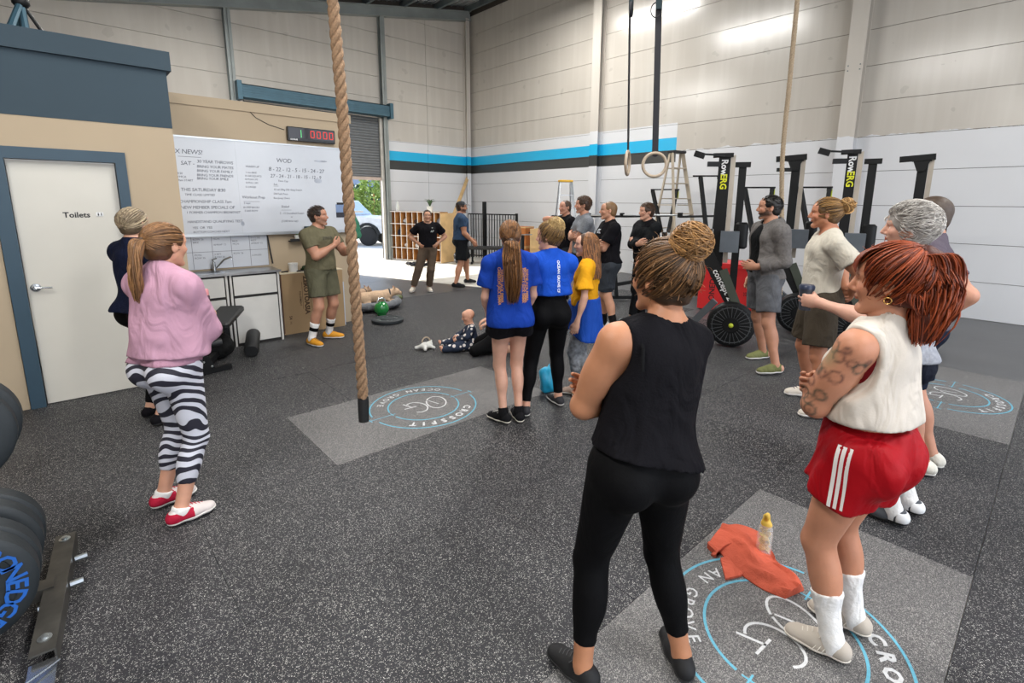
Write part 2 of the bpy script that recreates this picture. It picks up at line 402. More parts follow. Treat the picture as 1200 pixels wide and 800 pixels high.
# rafter along the back wall, columns
rf = MB(); x0, x1 = -4, XW-.05
rf.bar((x0, YB-.12, roof_z(x0)-.03), (x1, YB-.12, roof_z(x1)-.03), .06, .26); rf.bar((x0, YB-.12, roof_z(x0)+.1), (x1, YB-.12, roof_z(x1)+.1), .2, .02); rf.bar((x0, YB-.12, roof_z(x0)-.16), (x1, YB-.12, roof_z(x1)-.16), .2, .02)
struct(rf.build('trim_1', steel))
pm = mat('concrete_column_paint', 'c4c1bc', .5, var=.1)
def column(name, c, dx, dy, h, m, ibeam=False):
    b = MB()
    if ibeam:
        b.span(c[0]-.07, c[0]+.07, c[1]-dy/2, c[1]-dy/2+.012, 0, h); b.span(c[0]-.07, c[0]+.07, c[1]+dy/2-.012, c[1]+dy/2, 0, h); b.span(c[0]-.006, c[0]+.006, c[1]-dy/2, c[1]+dy/2, 0, h)
    else: b.span(c[0]-dx/2, c[0]+dx/2, c[1]-dy/2, c[1]+dy/2, 0, h)
    return struct(b.build(name, m))
# columns on the right wall: flanged steel painted with the wall
for i, y in enumerate((8.6, 2.9)):
    b = MB(); b.span(XW-.2, XW-.185, y-.13, y+.13, 0, 7.5); b.span(XW-.185, XW-.012, y-.012, y+.012, 0, 7.5); b.span(XW-.012, XW, y-.13, y+.13, 0, 7.5)
    c_ = struct(b.build('trim_%d' % (2+i), wall_mat('column_paint_%d' % i, 'x')))
    if i == 1:
        for z in (4.02, 4.1):
            for dy in (-.09, .09): MB().ball((XW-.2, y+dy, z), .012, 6).build('bolt', galv, c_)
column('trim_4', (3.4, YB-.1), .1, .16, roof_z(3.4)-.15, steel, True)
column('trim_5', (7.3, YB-.1), .1, .16, roof_z(7.3)-.15, steel, True)
column('trim_6', (XW-.18, YB-.1), .1, .18, roof_z(XW-.2)-.1, wall_mat('corner_column_paint', 'y'), True)
# floor-to-wall junctions are bare in the photograph; a thin dark joint line only
# ---- toilet block
tan = mat('tan_plasterboard', 'b3a188', .8, var=.05, scale=1)
navy = mat('navy_fascia_paint', '33444f', .75, var=.05, scale=2)
frame_m = mat('door_frame_navy', '2f4757', .5, var=.05)
YT, XT = 5.70, .855
tb = MB(); 
tb.span(-4.2, -.36, YT, YT+.11, 0, 2.37).span(.48, XT, YT, YT+.11, 0, 2.37).span(-.36, .48, YT, YT+.11, 2.08, 2.37).span(XT-.11, XT, YT+.11, 9, 0, 2.37)
tb = struct(tb.build('wall_partition', tan))
MB().span(-4.2, XT, YT-.004, YT+.11, 2.37, 2.86).span(XT-.11, XT+.004, YT+.11, 9, 2.37, 2.86).build('fascia', navy, tb)
MB().span(-4.2, XT+.035, YT-.04, YT+.11, 2.86, 3.02).span(XT-.11, XT+.035, YT+.11, 9, 2.86, 3.02).build('fascia_cap', navy, tb)
MB().span(-4.2, XT-.11, YT+.11, 9, 2.9, 2.98).build('block_roof', navy, tb)
d = struct(MB().span(-.255, .405, YT+.035, YT+.075, .008, 2.03).build('door_1', mat('door_leaf_white', 'cfcbc1', .55, var=.06, scale=1.5)))
MB().span(-.355, -.262, YT-.022, YT+.12, 0, 2.13).span(.412, .485, YT-.022, YT+.12, 0, 2.13).span(-.262, .412, YT-.022, YT+.12, 2.04, 2.13).build('door_frame', frame_m, d)
chrome = mat('chrome', 'b8bcc0', .22, .95, var=.05)
hp = onY(42, 337, YT+.035); hm = MB()
hm.lathe([(.0, 0), (.032, 0), (.034, .006), (.03, .012), (.016, .016), (.013, .05), (.0, .05)], 20, hp, Matrix.Rotation(PI/2, 3, 'X'))
hm.tube([hp+np.array((0, -.045, 0)), hp+np.array((.03, -.05, 0)), hp+np.array((.10, -.05, -.002))], [.011, .009, .007], 8)
hm.build('door_handle', chrome, d, True)
ink = mat('black_print', '1c1c1e', .6, var=0)
s_ = MB(); tp = onY(90, 252, YT+.034); put(s_, txt('Toilets', .062, bold=.0016), T((tp[0], YT+.0335, tp[2]), (1, 0, 0), (0, 0, 1))); s_.build('lettering', ink, d)
q = onY(117, 251, YT+.034); s2 = MB().span(q[0]-.024, q[0]+.024, YT+.031, YT+.034, q[2]-.017, q[2]+.017); s2 = s2.build('pictogram_plate', mat('sign_plate', 'dedede', .4), d)
s3 = MB()
for sx_ in (-1, 1):
    c0 = (q[0]+sx_*.010, YT+.030, q[2]); s3.ball((c0[0], c0[1], c0[2]+.010), (.0032, .0008, .0032), 8)
    s3.prism([(-.004, .0055), (.004, .0055), (.005 if sx_ < 0 else .0035, -.004), (.002, -.012), (-.002, -.012), (-.005 if sx_ < 0 else -.0035, -.004)], 0, .001, T(c0, (1, 0, 0), (0, 0, 1)))
s3.build('pictogram', ink, d)
# ---- whiteboard partition
YW, XP = 7.0, 3.1
wp = struct(MB().span(XT, XP, YW, YW+.11, 0, 2.82).build('wall_whiteboard', tan))
MB().span(XT, XP+.02, YW-.015, YW+.13, 2.79, 2.9).build('wall_cap', tan, wp)
MB().span(XP-.11, XP, YW+.11, 9.3, 0, 2.8).build('wall_return', tan, wp)
# ---- roller door: coil housing, curtain, guides
rd = struct(MB().span(D0+.02, D1-.02, YB+.0, YB+.025, 2.34, 2.43).build('door_2', mat('roller_bottom_rail', 'b9a79c', .5)))
cm = mat('roller_curtain_grey', '6f7275', .5, .3, var=.08)
for i in range(26):
    z = 2.43+i*.076
    prof = [(0, 0), (.012, .012), (.02, .038), (.012, .064), (0, .076), (-.006, .076), (-.006, 0)]
    MB().prism([(YB+.04-a, z+b_) for a, b_ in prof], D0+.02, D1-.02, Matrix(((0, 0, 1, 0), (1, 0, 0, 0), (0, 1, 0, 0), (0, 0, 0, 1)))).build('curtain_slat', cm, rd)
blu = mat('roller_housing_blue', '40606f', .45, .3, var=.12)
h_ = MB(); h_.span(D0-.02, D1+.18, YB-.34, YB-.02, 4.14, 4.17).span(D0-.02, D1+.18, YB-.36, YB-.33, 4.14, 4.44).span(D0-.02, D1+.18, YB-.36, YB-.02, 4.42, 4.44)
h_.build('coil_housing', blu, rd)
for zz in (4.2, 4.26, 4.32, 4.38): MB().span(D0, D1+.16, YB-.372, YB-.36, zz, zz+.025).build('housing_rib', blu, rd)
for xx in (D0-.07, D1+.17): MB().span(xx-.05, xx+.05, YB-.4, YB-.02, 4.08, 4.5).build('end_bracket', blu, rd)
MB().span(D1-.06, D1+.03, YB-.07, YB-.005, 0, 4.1).build('door_guide', mat('guide_light', 'cfcac2', .4, .2), rd); MB().span(D0-.04, D0+.05, YB-.07, YB-.005, 0, 4.1).build('door_guide', MATS['guide_light'], rd)
# ceiling lamps
lm = mat('lamp_housing', 'e6e6e6', .4); dm = mat('lamp_diffuser', 'fffaf0', .5, emit=6)
for i, (x, y, z) in enumerate(LAMPS):
    t_ = thing('high_bay_lamp', 'white strip lamp under the roof '+['above the black-topped woman', 'above the men with crossed arms', 'added unseen above the dogs to brighten the back', 'added unseen to brighten the far white wall', 'above the left rack', 'behind the photographer on the left', 'behind the photographer on the right'][i], 'lamp', (x, y, z), 0, 'strip lamps under the roof')
    MB().span(x-.2, x+.2, y-1.2, y+1.2, z, z+.08).build('lamp_body', lm, t_)
    MB().span(x-.17, x+.17, y-1.17, y+1.17, z-.012, z-.001).build('diffuser', dm, t_)
    for sx_ in (-.8, .8): MB().cyl((x, y+sx_, z+.08), (x, y+sx_, roof_z(x)+.3), .006, n=6).build('hanger', galv, t_)
# ================================================= implicit-surface figures (smooth unions of tapered limbs, meshed by surface nets)
def V3(*a): return np.array(a, dtype=np.float64)
def rc(a, b, ra, rb, k=.02, tag_='', fl_=None, cap=None, sub=False):
    return dict(t='rc', a=np.array(a, float), b=np.array(b, float), ra=ra, rb=rb, k=k, tag=tag_, fl=fl_, cap=cap, sub=sub)
def el(c, r, k=.02, tag_='', R=None, sub=False, cap=None):
    return dict(t='el', c=np.array(c, float), r=np.array(r if hasattr(r, '__len__') else (r, r, r), float), k=k, tag=tag_, R=R, sub=sub, cap=cap)
def pbox(p, off=0):
    if p['t'] == 'rc':
        m = max(p['ra'], p['rb'])+off
        return np.minimum(p['a'], p['b'])-m, np.maximum(p['a'], p['b'])+m
    m = (p['r'].max() if p['R'] is not None else p['r'])+off
    return p['c']-m, p['c']+m
def pdist(p, X, Y, Z, off):
    if p['t'] == 'rc':
        a, b = p['a'], p['b']; ba = b-a; L2 = max(ba@ba, 1e-9)
        x, y, z = X-a[0], Y-a[1], Z-a[2]
        t = np.clip((x*ba[0]+y*ba[1]+z*ba[2])/L2, 0, 1)
        vx, vy, vz = x-t*ba[0], y-t*ba[1], z-t*ba[2]
        if p['fl'] is not None:
            d, f = p['fl']; q = (vx*d[0]+vy*d[1]+vz*d[2])*(1/f-1); vx, vy, vz = vx+q*d[0], vy+q*d[1], vz+q*d[2]
        d_ = np.sqrt(vx*vx+vy*vy+vz*vz)-(p['ra']+off)-t*(p['rb']-p['ra'])
        if p['fl'] is not None: d_ = d_*(p['fl'][1]*.5+.5)
    else:
        c = p['c']; x, y, z = X-c[0], Y-c[1], Z-c[2]
        if p['R'] is not None:
            R = p['R']; x, y, z = (R[0, 0]*x+R[1, 0]*y+R[2, 0]*z), (R[0, 1]*x+R[1, 1]*y+R[2, 1]*z), (R[0, 2]*x+R[1, 2]*y+R[2, 2]*z)
        r = p['r']+off; x, y, z = x/r[0], y/r[1], z/r[2]
        k0 = np.sqrt(x*x+y*y+z*z); k1 = np.sqrt((x/r[0])**2+(y/r[1])**2+(z/r[2])**2)
        d_ = k0*(k0-1)/np.maximum(k1, 1e-6)
    if p['cap'] is not None:
        cp, cn = p['cap']; d_ = np.maximum(d_, (X-cp[0])*cn[0]+(Y-cp[1])*cn[1]+(Z-cp[2])*cn[2])
    return d_
def field(prims, vox, lo, hi, off=0.0, kk=None):
    n = np.maximum(((hi-lo)/vox).astype(int)+2, 4)
    ax = [(lo[i]+vox*np.arange(n[i])).astype(np.float32) for i in range(3)]
    F = np.full(n, .25, np.float32)
    for p in sorted(prims, key=lambda q: q['sub']):
        k = p['k'] if kk is None or p['sub'] else max(kk, p['k']) if p['k'] > .006 else p['k']
        o = 0 if p['sub'] else off
        a, b = pbox(p, o+k+2*vox)
        i0 = np.maximum(np.floor((a-lo)/vox).astype(int), 0); i1 = np.minimum(np.ceil((b-lo)/vox).astype(int)+1, n)
        if (i1 <= i0).any(): continue
        sl = tuple(slice(i0[i], i1[i]) for i in range(3))
        X, Y, Z = ax[0][sl[0]][:, None, None], ax[1][sl[1]][None, :, None], ax[2][sl[2]][None, None, :]
        d = pdist(p, X, Y, Z, o).astype(np.float32); G = F[sl]
        if p['sub']:
            h = np.maximum(k-np.abs(G+d), 0)/k; F[sl] = np.maximum(G, -d)+h*h*k/4
        else:
            h = np.maximum(k-np.abs(G-d), 0)/k; F[sl] = np.minimum(G, d)-h*h*k/4
    return F, ax
def nets(F, ax, vox):
    """surface nets: quads on the zero level"""
    S = F < 0; nx, ny, nz = F.shape
    cnt = np.zeros((nx-1, ny-1, nz-1), np.int8)
    for i in (0, 1):
        for j in (0, 1):
            for k in (0, 1): cnt += S[i:nx-1+i, j:ny-1+j, k:nz-1+k]
    act = (cnt > 0) & (cnt < 8); idx = np.argwhere(act)
    if len(idx) == 0: return np.zeros((0, 3)), np.zeros((0, 4), int)
    ids = np.full(act.shape, -1, np.int32); ids[act] = np.arange(len(idx))
    corners = np.array([(i, j, k) for i in (0, 1) for j in (0, 1) for k in (0, 1)])
    vals = np.stack([F[idx[:, 0]+c[0], idx[:, 1]+c[1], idx[:, 2]+c[2]] for c in corners], 1)
    acc = np.zeros((len(idx), 3)); n = np.zeros(len(idx))
    for a in range(8):
        for b in range(a+1, 8):
            if np.abs(corners[a]-corners[b]).sum() != 1: continue
            m = (vals[:, a] < 0) != (vals[:, b] < 0)
            t = np.where(m, vals[:, a]/np.where(m, vals[:, a]-vals[:, b], 1), 0)
            p = corners[a]+t[:, None]*(corners[b]-corners[a])
            acc += p*m[:, None]; n += m
    V = (idx+acc/n[:, None])*vox+np.array([ax[0][0], ax[1][0], ax[2][0]])
    Q = []
    for d in range(3):
        e1, e2 = (d+1) % 3, (d+2) % 3
        sl0 = [slice(None)]*3; sl1 = [slice(None)]*3; sl0[d] = slice(0, -1); sl1[d] = slice(1, None)
        a, b = S[tuple(sl0)], S[tuple(sl1)]; ch = np.argwhere(a != b)
        ok = (ch[:, e1] > 0) & (ch[:, e2] > 0) & (ch[:, e1] < F.shape[e1]-1) & (ch[:, e2] < F.shape[e2]-1); ch = ch[ok]
        u = np.zeros(3, int); u[e1] = 1; v = np.zeros(3, int); v[e2] = 1
        q = np.stack([ids[tuple((ch-o).T)] for o in (u*0, u, u+v, v)], 1)
        fl2 = a[tuple(ch.T)]; q[~fl2] = q[~fl2][:, ::-1]
        Q.append(q[:, ::-1] if False else q)
    Q = np.concatenate(Q); Q = Q[(Q >= 0).all(1)]
    return V, Q
def npmesh(name, V, Q, m, parent=None, col=None, smooth=True, flip=False):
    me = bpy.data.meshes.new(name); V = np.asarray(V, np.float32); Q = np.asarray(Q, np.int32)
    me.vertices.add(len(V)); me.vertices.foreach_set('co', V.ravel())
    k = Q.shape[1]; me.loops.add(len(Q)*k); me.loops.foreach_set('vertex_index', Q.ravel())
    me.polygons.add(len(Q)); me.polygons.foreach_set('loop_start', np.arange(0, len(Q)*k, k, dtype=np.int32))
    me.update(calc_edges=True)
    if smooth: me.polygons.foreach_set('use_smooth', np.ones(len(Q), bool))
    if col is not None:
        ca = me.color_attributes.new('col', 'FLOAT_COLOR', 'POINT'); cc = np.ones((len(V), 4), np.float32); cc[:, :3] = col
        ca.data.foreach_set('color', cc.ravel())
    if m is not None: me.materials.append(m)
    me.validate()
    o = bpy.data.objects.new(name, me); C.objects.link(o)
    if parent is not None: o.parent = parent
    return o
def wrinkle(F, ax, amp, sc, seed=0, st=(1, 1, 1)):
    r = np.random.default_rng(seed); X, Y, Z = ax[0][:, None, None], ax[1][None, :, None], ax[2][None, None, :]
    W = 0
    for i in range(4):
        d = r.normal(size=3)*np.array(st); d /= np.linalg.norm(d); ph = r.uniform(0, 6); d2 = r.normal(size=3); ph2 = r.uniform(0, 6)
        a = (d[0]*X+d[1]*Y+d[2]*Z)*sc*r.uniform(.7, 1.5)
        b = (d2[0]*X+d2[1]*Y+d2[2]*Z)*sc*.35
        W = W+np.sin(a+ph+1.6*np.sin(b+ph2))
    F += (amp*W/2).astype(np.float32)
def solid(prims, vox, off=0, kk=None, clips=(), wr=None, fine=(), hollow=None):
    """mesh of a set of primitives; fine = [(lo, hi, vox)] boxes meshed more finely"""
    los, his = zip(*[pbox(p, off+.02) for p in prims if not p['sub']])
    lo, hi = np.min(los, 0)-2*vox, np.max(his, 0)+2*vox
    def one(v, l, h):
        F, ax = field(prims, v, l, h, off, kk)
        if wr: wrinkle(F, ax, *wr)
        X, Y, Z = ax[0][:, None, None], ax[1][None, :, None], ax[2][None, None, :]
        for cp, cn in clips: F[...] = np.maximum(F, ((X-cp[0])*cn[0]+(Y-cp[1])*cn[1]+(Z-cp[2])*cn[2]).astype(np.float32))
        return nets(F, ax, v)
    V, Q = one(vox, lo, hi); done = []
    Vs, Qs = [], []
    def inbox(P, b, g=0): return ((P > b[0]+g) & (P < b[1]-g)).all(1)
    for (l, h, v) in fine:
        l = np.maximum(np.array(l, float), lo); h = np.minimum(np.array(h, float), hi)
        a, q = one(v, l-v*2, h+v*2)
        if len(q) == 0: continue
        cen = a[q].mean(1); keep = np.ones(len(q), bool)
        for b in done: keep &= ~inbox(cen, b, v)
        Vs.append(a); Qs.append(q[keep]); done.append((l, h))
    cen = V[Q].mean(1); keep = np.ones(len(Q), bool)
    for b in done: keep &= ~inbox(cen, b, vox*.2)
    VV, QQ, o = [V], [Q[keep]], len(V)
    for a, q in zip(Vs, Qs): VV.append(a); QQ.append(q+o); o += len(a)
    V = np.concatenate(VV); Q = np.concatenate(QQ)
    used = np.unique(Q); re = np.full(len(V), -1); re[used] = np.arange(len(used))
    return V[used], re[Q]
def unit(v): v = np.array(v, float); return v/max(np.linalg.norm(v), 1e-9)
def ik(S, Tt, l1, l2, pole):
    S, Tt = np.array(S, float), np.array(Tt, float); d = Tt-S; D = np.linalg.norm(d); D2 = min(D, (l1+l2)*.995); u = d/D
    a = (l1*l1-l2*l2+D2*D2)/(2*D2); h = math.sqrt(max(l1*l1-a*a, 0)); p = np.array(pole, float)-S; p = p-u*(p@u); p = unit(p)
    return S+u*a+p*h, S+u*D2
def rotm(yaw=0, pitch=0, roll=0):
    """yaw about z (left positive), pitch: nod forward positive about x, roll about y"""
    return np.array(Matrix.Rotation(math.radians(yaw), 3, 'Z') @ Matrix.Rotation(-math.radians(pitch), 3, 'X') @ Matrix.Rotation(math.radians(roll), 3, 'Y'))
def hand_prims(W, d, pn, side, s=1.0, curl=.35, spread=.12, tag_='hand', thumb=.6, point=False, r=1.0):
    """W wrist, d direction of the hand, pn direction the palm faces; side +1 right hand, -1 left"""
    d = unit(d); pn = unit(pn-d*(np.array(pn, float)@d) if True else pn); x = np.cross(d, pn)*side   # towards the thumb
    P = []; L = .085*s; c = W+d*L*.55
    P.append(el(c, (.041*s, .05*s, .0155*s), .012, tag_, np.stack([x, d, pn], 1)))
    P.append(rc(W-d*.01, W+d*.03*s, .026*s, .026*s, .02, tag_, (pn, .72)))
    lens = [.072, .080, .075, .058]
    for i in range(4):
        off = (1.5-i)*.0205*s; b = W+d*(L*(1.0-.06*abs(i-1)))+x*off+pn*.001; ang = 0; a = b; sp = (1.5-i)*spread*.5
        cu = curl+(.06*i); cu = .05 if (point and i == 0) else cu
        dd = unit(d+x*sp)
        for j, fr in enumerate((.45, .30, .25)):
            ang += cu*(1.05 if j else .8)*1.1
            v = dd*math.cos(ang)+pn*math.sin(ang); e = a+v*lens[i]*fr*s*1.02
            P.append(rc(a, e, (.0098-.0007*j)*s*r, (.0091-.0008*j)*s*r, .003 if j else .006, tag_)); a = e
    tb = W+d*.022*s+x*.026*s+pn*.006*s; v = unit(d*.75+x*.6+pn*thumb); e = tb+v*.038*s
    P.append(rc(tb, e, .015*s, .0115*s, .012, tag_)); v = unit(d*.95+x*(.3-thumb*.3)+pn*thumb*.9); e2 = e+v*.032*s; P.append(rc(e, e2, .0112*s, .0095*s, .003, tag_))
    v = unit(d*.9+x*(.1-thumb*.4)+pn*thumb*.9); P.append(rc(e2, e2+v*.024*s, .0098*s, .008*s, .003, tag_))
    return P
def head_prims(H, R, s, sex='f', baby=False, k=1.0):
    """H head centre, R 3x3 (columns right, forward, up)"""
    def p(x, y, z): return H+R@(np.array((x, y, z))*s)
    P = [el(p(0, -.017, .028), np.array((.0745, .094, .086))*s, .03, 'head', R), el(p(0, .030, -.02), np.array((.060, .062, .080))*s, .03, 'head', R),
         el(p(0, .055, .045), np.array((.052, .035, .04))*s, .03, 'head', R)]
    jw = .050 if sex == 'm' else .044
    for sg in (-1, 1):
        P.append(rc(p(sg*jw, .005, -.052), p(sg*.018, .068, -.098), .021*s, .016*s, .022, 'head'))
        P.append(el(p(sg*.040, .062, -.022), np.array((.020, .018, .018))*s, .018, 'head'))      # cheek
        P.append(rc(p(sg*.012, .083, .028), p(sg*.045, .068, .026), .0105*s, .009*s, .012, 'head'))  # brow
        P.append(el(p(sg*.077, -.012, -.006), np.array((.0095, .0175, .030))*s, .006, 'ear', R@rotm(sg*-18, -8)))
        P.append(el(p(sg*.090, -.006, .002), np.array((.008, .009, .015))*s, .004, 'ear', R, sub=True))
        P.append(rc(p(sg*.009, .095, -.030), p(sg*.011, .091, -.031), .0078*s, .007*s, .006, 'head'))  # nostril wing
        P.append(el(p(sg*.030, .091, .004), np.array((.0155, .012, .0095))*s, .010, 'head', R, sub=True))   # socket
        P.append(el(p(sg*.030, .0755, .003), np.array((.0115,)*3)*s, .003, 'eye'))
        P.append(rc(p(sg*.020, .0865, .0085), p(sg*.041, .081, .0075), .0028*s, .0026*s, .003, 'head'))   # upper lid
    P.append(rc(p(0, .088, .018), p(0, .108, -.022), .0075*s, .0115*s, .010, 'head'))
    P.append(rc(p(-.017, .0845, -.0505), p(.017, .0845, -.0505), .0055*s, .0055*s, .006, 'lip'))
    P.append(el(p(0, .0895, -.0495), np.array((.016, .0065, .0045))*s, .005, 'lip', R)); P.append(el(p(0, .0875, -.0595), np.array((.015, .0070, .0055))*s, .005, 'lip', R))
    P.append(el(p(0, .077, -.093), np.array((.019, .015, .016))*s, .015, 'head', R))
    return P
FEM = dict(pel=(.165, .118, .115), glu=(.078, -.055, .90, .093), bel=(.130, .102, .14), rib=(.142, .105, .17), chest=(.150, .092, .095), sh=.165, shr=.048, neck=.050, ua=(.046, .037), fa=(.0385, .0245), th=(.093, .056), ca=(.050, .0345), calf=.052)
MAL = dict(pel=(.150, .112, .11), glu=(.07, -.05, .91, .085), bel=(.142, .108, .15), rib=(.160, .118, .18), chest=(.172, .108, .105), sh=.188, shr=.058, neck=.060, ua=(.054, .043), fa=(.044, .029), th=(.092, .058), ca=(.053, .037), calf=.055)
def build_body(sp):
    """joints and primitives of a figure in its own frame (x right, y forward, z up)"""
    sex = sp.get('sex', 'm'); B = dict(FEM if sex == 'f' else MAL); s = sp['h']/1.70; w = sp.get('w', 1.0); wa = sp.get('wa', w); wl_ = sp.get('wl', w)
    g = sp.get('girth', 1.0)
    P = []; J = {}
    pel = V3(*sp.get('pelvis', (0, 0, .95)))*s; Rp = rotm(sp.get('pyaw', 0), sp.get('ppitch', 0), sp.get('proll', 0)); Rt = rotm(sp.get('twist', 0), sp.get('lean', 0), sp.get('side', 0))
    def tp(x, y, z):   # torso point given in standing coordinates
        return pel+Rt@(V3(x, y, z-.95)*s)
    def pp(x, y, z): return pel+Rp@(V3(x, y, z-.95)*s)
    wv = V3(w, w, 1)
    P.append(el(pp(0, 0, .955), V3(*B['pel'])*wv*s, .04, 'pelvis', Rp))
    gx, gy, gz, gr = B['glu']
    for sg in (-1, 1): P.append(el(pp(sg*gx*w, gy*w, gz), V3(gr, gr, gr*1.05)*w*s, .04, 'pelvis', Rp))
    P.append(el(tp(0, .008+.02*(g-1), 1.07), V3(*B['bel'])*wv*V3(g, g, 1)*s, .05, 'belly', Rt))
    P.append(el(tp(0, .0, 1.22), V3(*B['rib'])*wv*s, .035, 'chest', Rt))
    P.append(el(tp(0, -.008, 1.325), V3(*B['chest'])*wv*s, .035, 'chest', Rt))
    sh = B['sh']*(.5+.5*w)
    shz = 1.385
    P.append(rc(tp(-sh+.03, -.01, shz), tp(sh-.03, -.01, shz), B['shr']*s, B['shr']*s, .03, 'shoulder'))
    nb = tp(0, -.014, 1.42)
    for sg in (-1, 1): P.append(rc(tp(sg*.02, -.022, 1.455), tp(sg*(sh-.04), -.015, shz+.005), .042*s, .042*s, .05, 'trap'))
    if sex == 'f':
        b = sp.get('bust', 1.0)
        for sg in (-1, 1): P.append(el(tp(sg*.068, .078*w, 1.255), V3(.066, .055, .066)*b*s, .03, 'chest', Rt))
    else:
        for sg in (-1, 1): P.append(el(tp(sg*.075, .062*w, 1.30), V3(.075, .05, .055)*w*s, .04, 'chest', Rt))
        for sg in (-1, 1): P.append(el(tp(sg*.105*w, -.03, 1.27), V3(.07, .08, .10)*w*s, .03, 'chest', Rt))
    # head
    Rh = rotm(sp.get('hyaw', 0), sp.get('hpitch', 0), sp.get('hroll', 0)); hs = s*sp.get('hs', 1.0)
    hb = tp(0, .006, 1.485) if 'neckfwd' not in sp else tp(0, sp['neckfwd'], 1.485)
    H = hb+Rh@(V3(0, .012, .105)*hs); J['H'] = H; J['Rh'] = Rh; J['hs'] = hs
    P.append(rc(nb, H+Rh@(V3(0, -.022, -.05)*hs), B['neck']*s*1.04, B['neck']*s*.95, .035, 'neck'))
    P += head_prims(H, Rh, hs, sex)
    # arms
    for sg, key in ((1, 'R'), (-1, 'L')):
        S = tp(sg*(sh+.012), -.008, shz-.012); S = S+Rt@(V3(*sp.get('sh'+key, (0, 0, 0)))*s)
        A = sp['arm'+key]; Tt = V3(*A['to'])*s; pole = V3(*A.get('pole', (sg*.5, -.5, .9)))*s
        l1, l2 = .285*s, .245*s; E_, W = ik(S, Tt, l1, l2, pole); J['S'+key], J['E'+key], J['W'+key] = S, E_, W
        ua, fa = B['ua'], B['fa']
        P.append(el(S+V3(0, 0, -.012)*s, V3(.054, .054, .060)*s*(.92 if sex == 'f' else 1.06)*wa**.7, .03, 'ua'+key))
        P.append(rc(S, E_, ua[0]*s*wa, ua[1]*s*wa, .03, 'ua'+key)); m = S*.52+E_*.48
        ud = unit(E_-S); P.append(el(m, V3(ua[0]*1.02, ua[0]*1.02, .10)*s*wa, .03, 'ua'+key, basis(ud)))
        P.append(rc(E_, W, fa[0]*s*wa, fa[1]*s*wa**.5, .02, 'fa'+key)); fd = unit(W-E_)
        P.append(el(E_+fd*.07*s, V3(fa[0]*1.08, fa[0]*1.08, .085)*s*wa, .02, 'fa'+key, basis(fd)))
        hd = A.get('hand')
        if hd: P += hand_prims(W+fd*.012*s, hd.get('d', fd), hd['pn'], sg, s*(.93 if sex == 'f' else 1.0), hd.get('curl', .35), hd.get('spread', .12), 'hand'+key, hd.get('thumb', .6), hd.get('point', False), 1.0); J['h'+key] = True
    # legs
    for sg, key in ((1, 'R'), (-1, 'L')):
        Hp = pp(sg*.086*w, 0, .905); Lg = sp['leg'+key]; An = V3(*Lg['to'])*s; pole = V3(*Lg.get('pole', (sg*.1, 1.5, .5)))*s
        l1, l2 = .435*s, .41*s; K, An = ik(Hp, An, l1, l2, pole); J['Hp'+key], J['K'+key], J['A'+key] = Hp, K, An
        th, ca = B['th'], B['ca']
        P.append(rc(Hp, K, th[0]*s*wl_, th[1]*s*wl_**.6, .04, 'th'+key)); kd = unit(An-K)
        P.append(rc(K, An, ca[0]*s*wl_**.7, ca[1]*s*wl_**.4, .03, 'ca'+key))
        bk = unit(np.cross(kd, np.cross(unit(K-Hp)+V3(0, .35, 0), kd))); bk = V3(0, -1, 0)*.9 if abs(kd[2]) > .8 else -bk
        Ry = rotm(Lg.get('yaw', -8*sg)); bk = Ry@V3(0, -1, 0) if abs(kd[2]) > .7 else bk
        P.append(el(K+kd*.125*s+bk*.016*s, V3(B['calf'], B['calf'], .12)*s*wl_**.8, .03, 'ca'+key, basis(kd)))
        J['fy'+key] = Lg.get('yaw', -8*sg); J['fp'+key] = Lg.get('pitch', 0)
        if Lg.get('bare'):
            f = Ry@V3(0, 1, 0); P.append(rc(An+f*-.02*s-V3(0, 0, .04)*s, An+f*.12*s-V3(0, 0, .055)*s, .03*s, .024*s, .03, 'foot'))
        else: P.append(rc(An, An-V3(0, 0, .035)*s, .034*s, .034*s, .02, 'foot'))
    J['tp'] = tp; J['pp'] = pp; J['s'] = s; J['Rt'] = Rt; J['Rp'] = Rp; J['pel'] = pel; J['sh'] = sh
    return P, J
def basis(u):
    """rotation whose third column is u"""
    u = unit(u); a = V3(0, 0, 1) if abs(u[2]) < .9 else V3(1, 0, 0); x = unit(np.cross(a, u)); y = np.cross(u, x); return np.stack([x, y, u], 1)
# ---- hair
def locks(paths, rad, cols, n=4, flat=.55):
    """many tapered locks; paths (N, m, 3), rad (N,) or profile"""
    paths = np.asarray(paths); N, m, _ = paths.shape
    tan_ = np.gradient(paths, axis=1); tan_ /= np.linalg.norm(tan_, axis=2, keepdims=True)+1e-9
    up = np.zeros_like(tan_); up[..., 2] = 1; up[np.abs(tan_[..., 2]) > .9] = (1, 0, 0)
    x = np.cross(tan_, up); x /= np.linalg.norm(x, axis=2, keepdims=True)+1e-9; y = np.cross(tan_, x)
    prof = np.sin(np.linspace(.25, PI-.12, m))**.5 if True else 1
    r = (np.asarray(rad)[:, None]*prof[None, :])[..., None]
    vs = [];
    for k in range(n): a = 2*PI*k/n; vs.append(paths+(x*math.cos(a)+y*math.sin(a)*flat)*r)
    V = np.stack(vs, 2).reshape(-1, 3)     # N, m, n
    i, j, k = np.meshgrid(np.arange(N), np.arange(m-1), np.arange(n), indexing='ij'); i, j, k = i.ravel(), j.ravel(), k.ravel()
    def vid(i, j, k): return (i*m+j)*n+k % n
    Q = np.stack([vid(i, j, k), vid(i, j, k+1), vid(i, j+1, k+1), vid(i, j+1, k)], 1)
    cc = np.repeat(np.asarray(cols), m*n, axis=0)
    return V, Q, cc
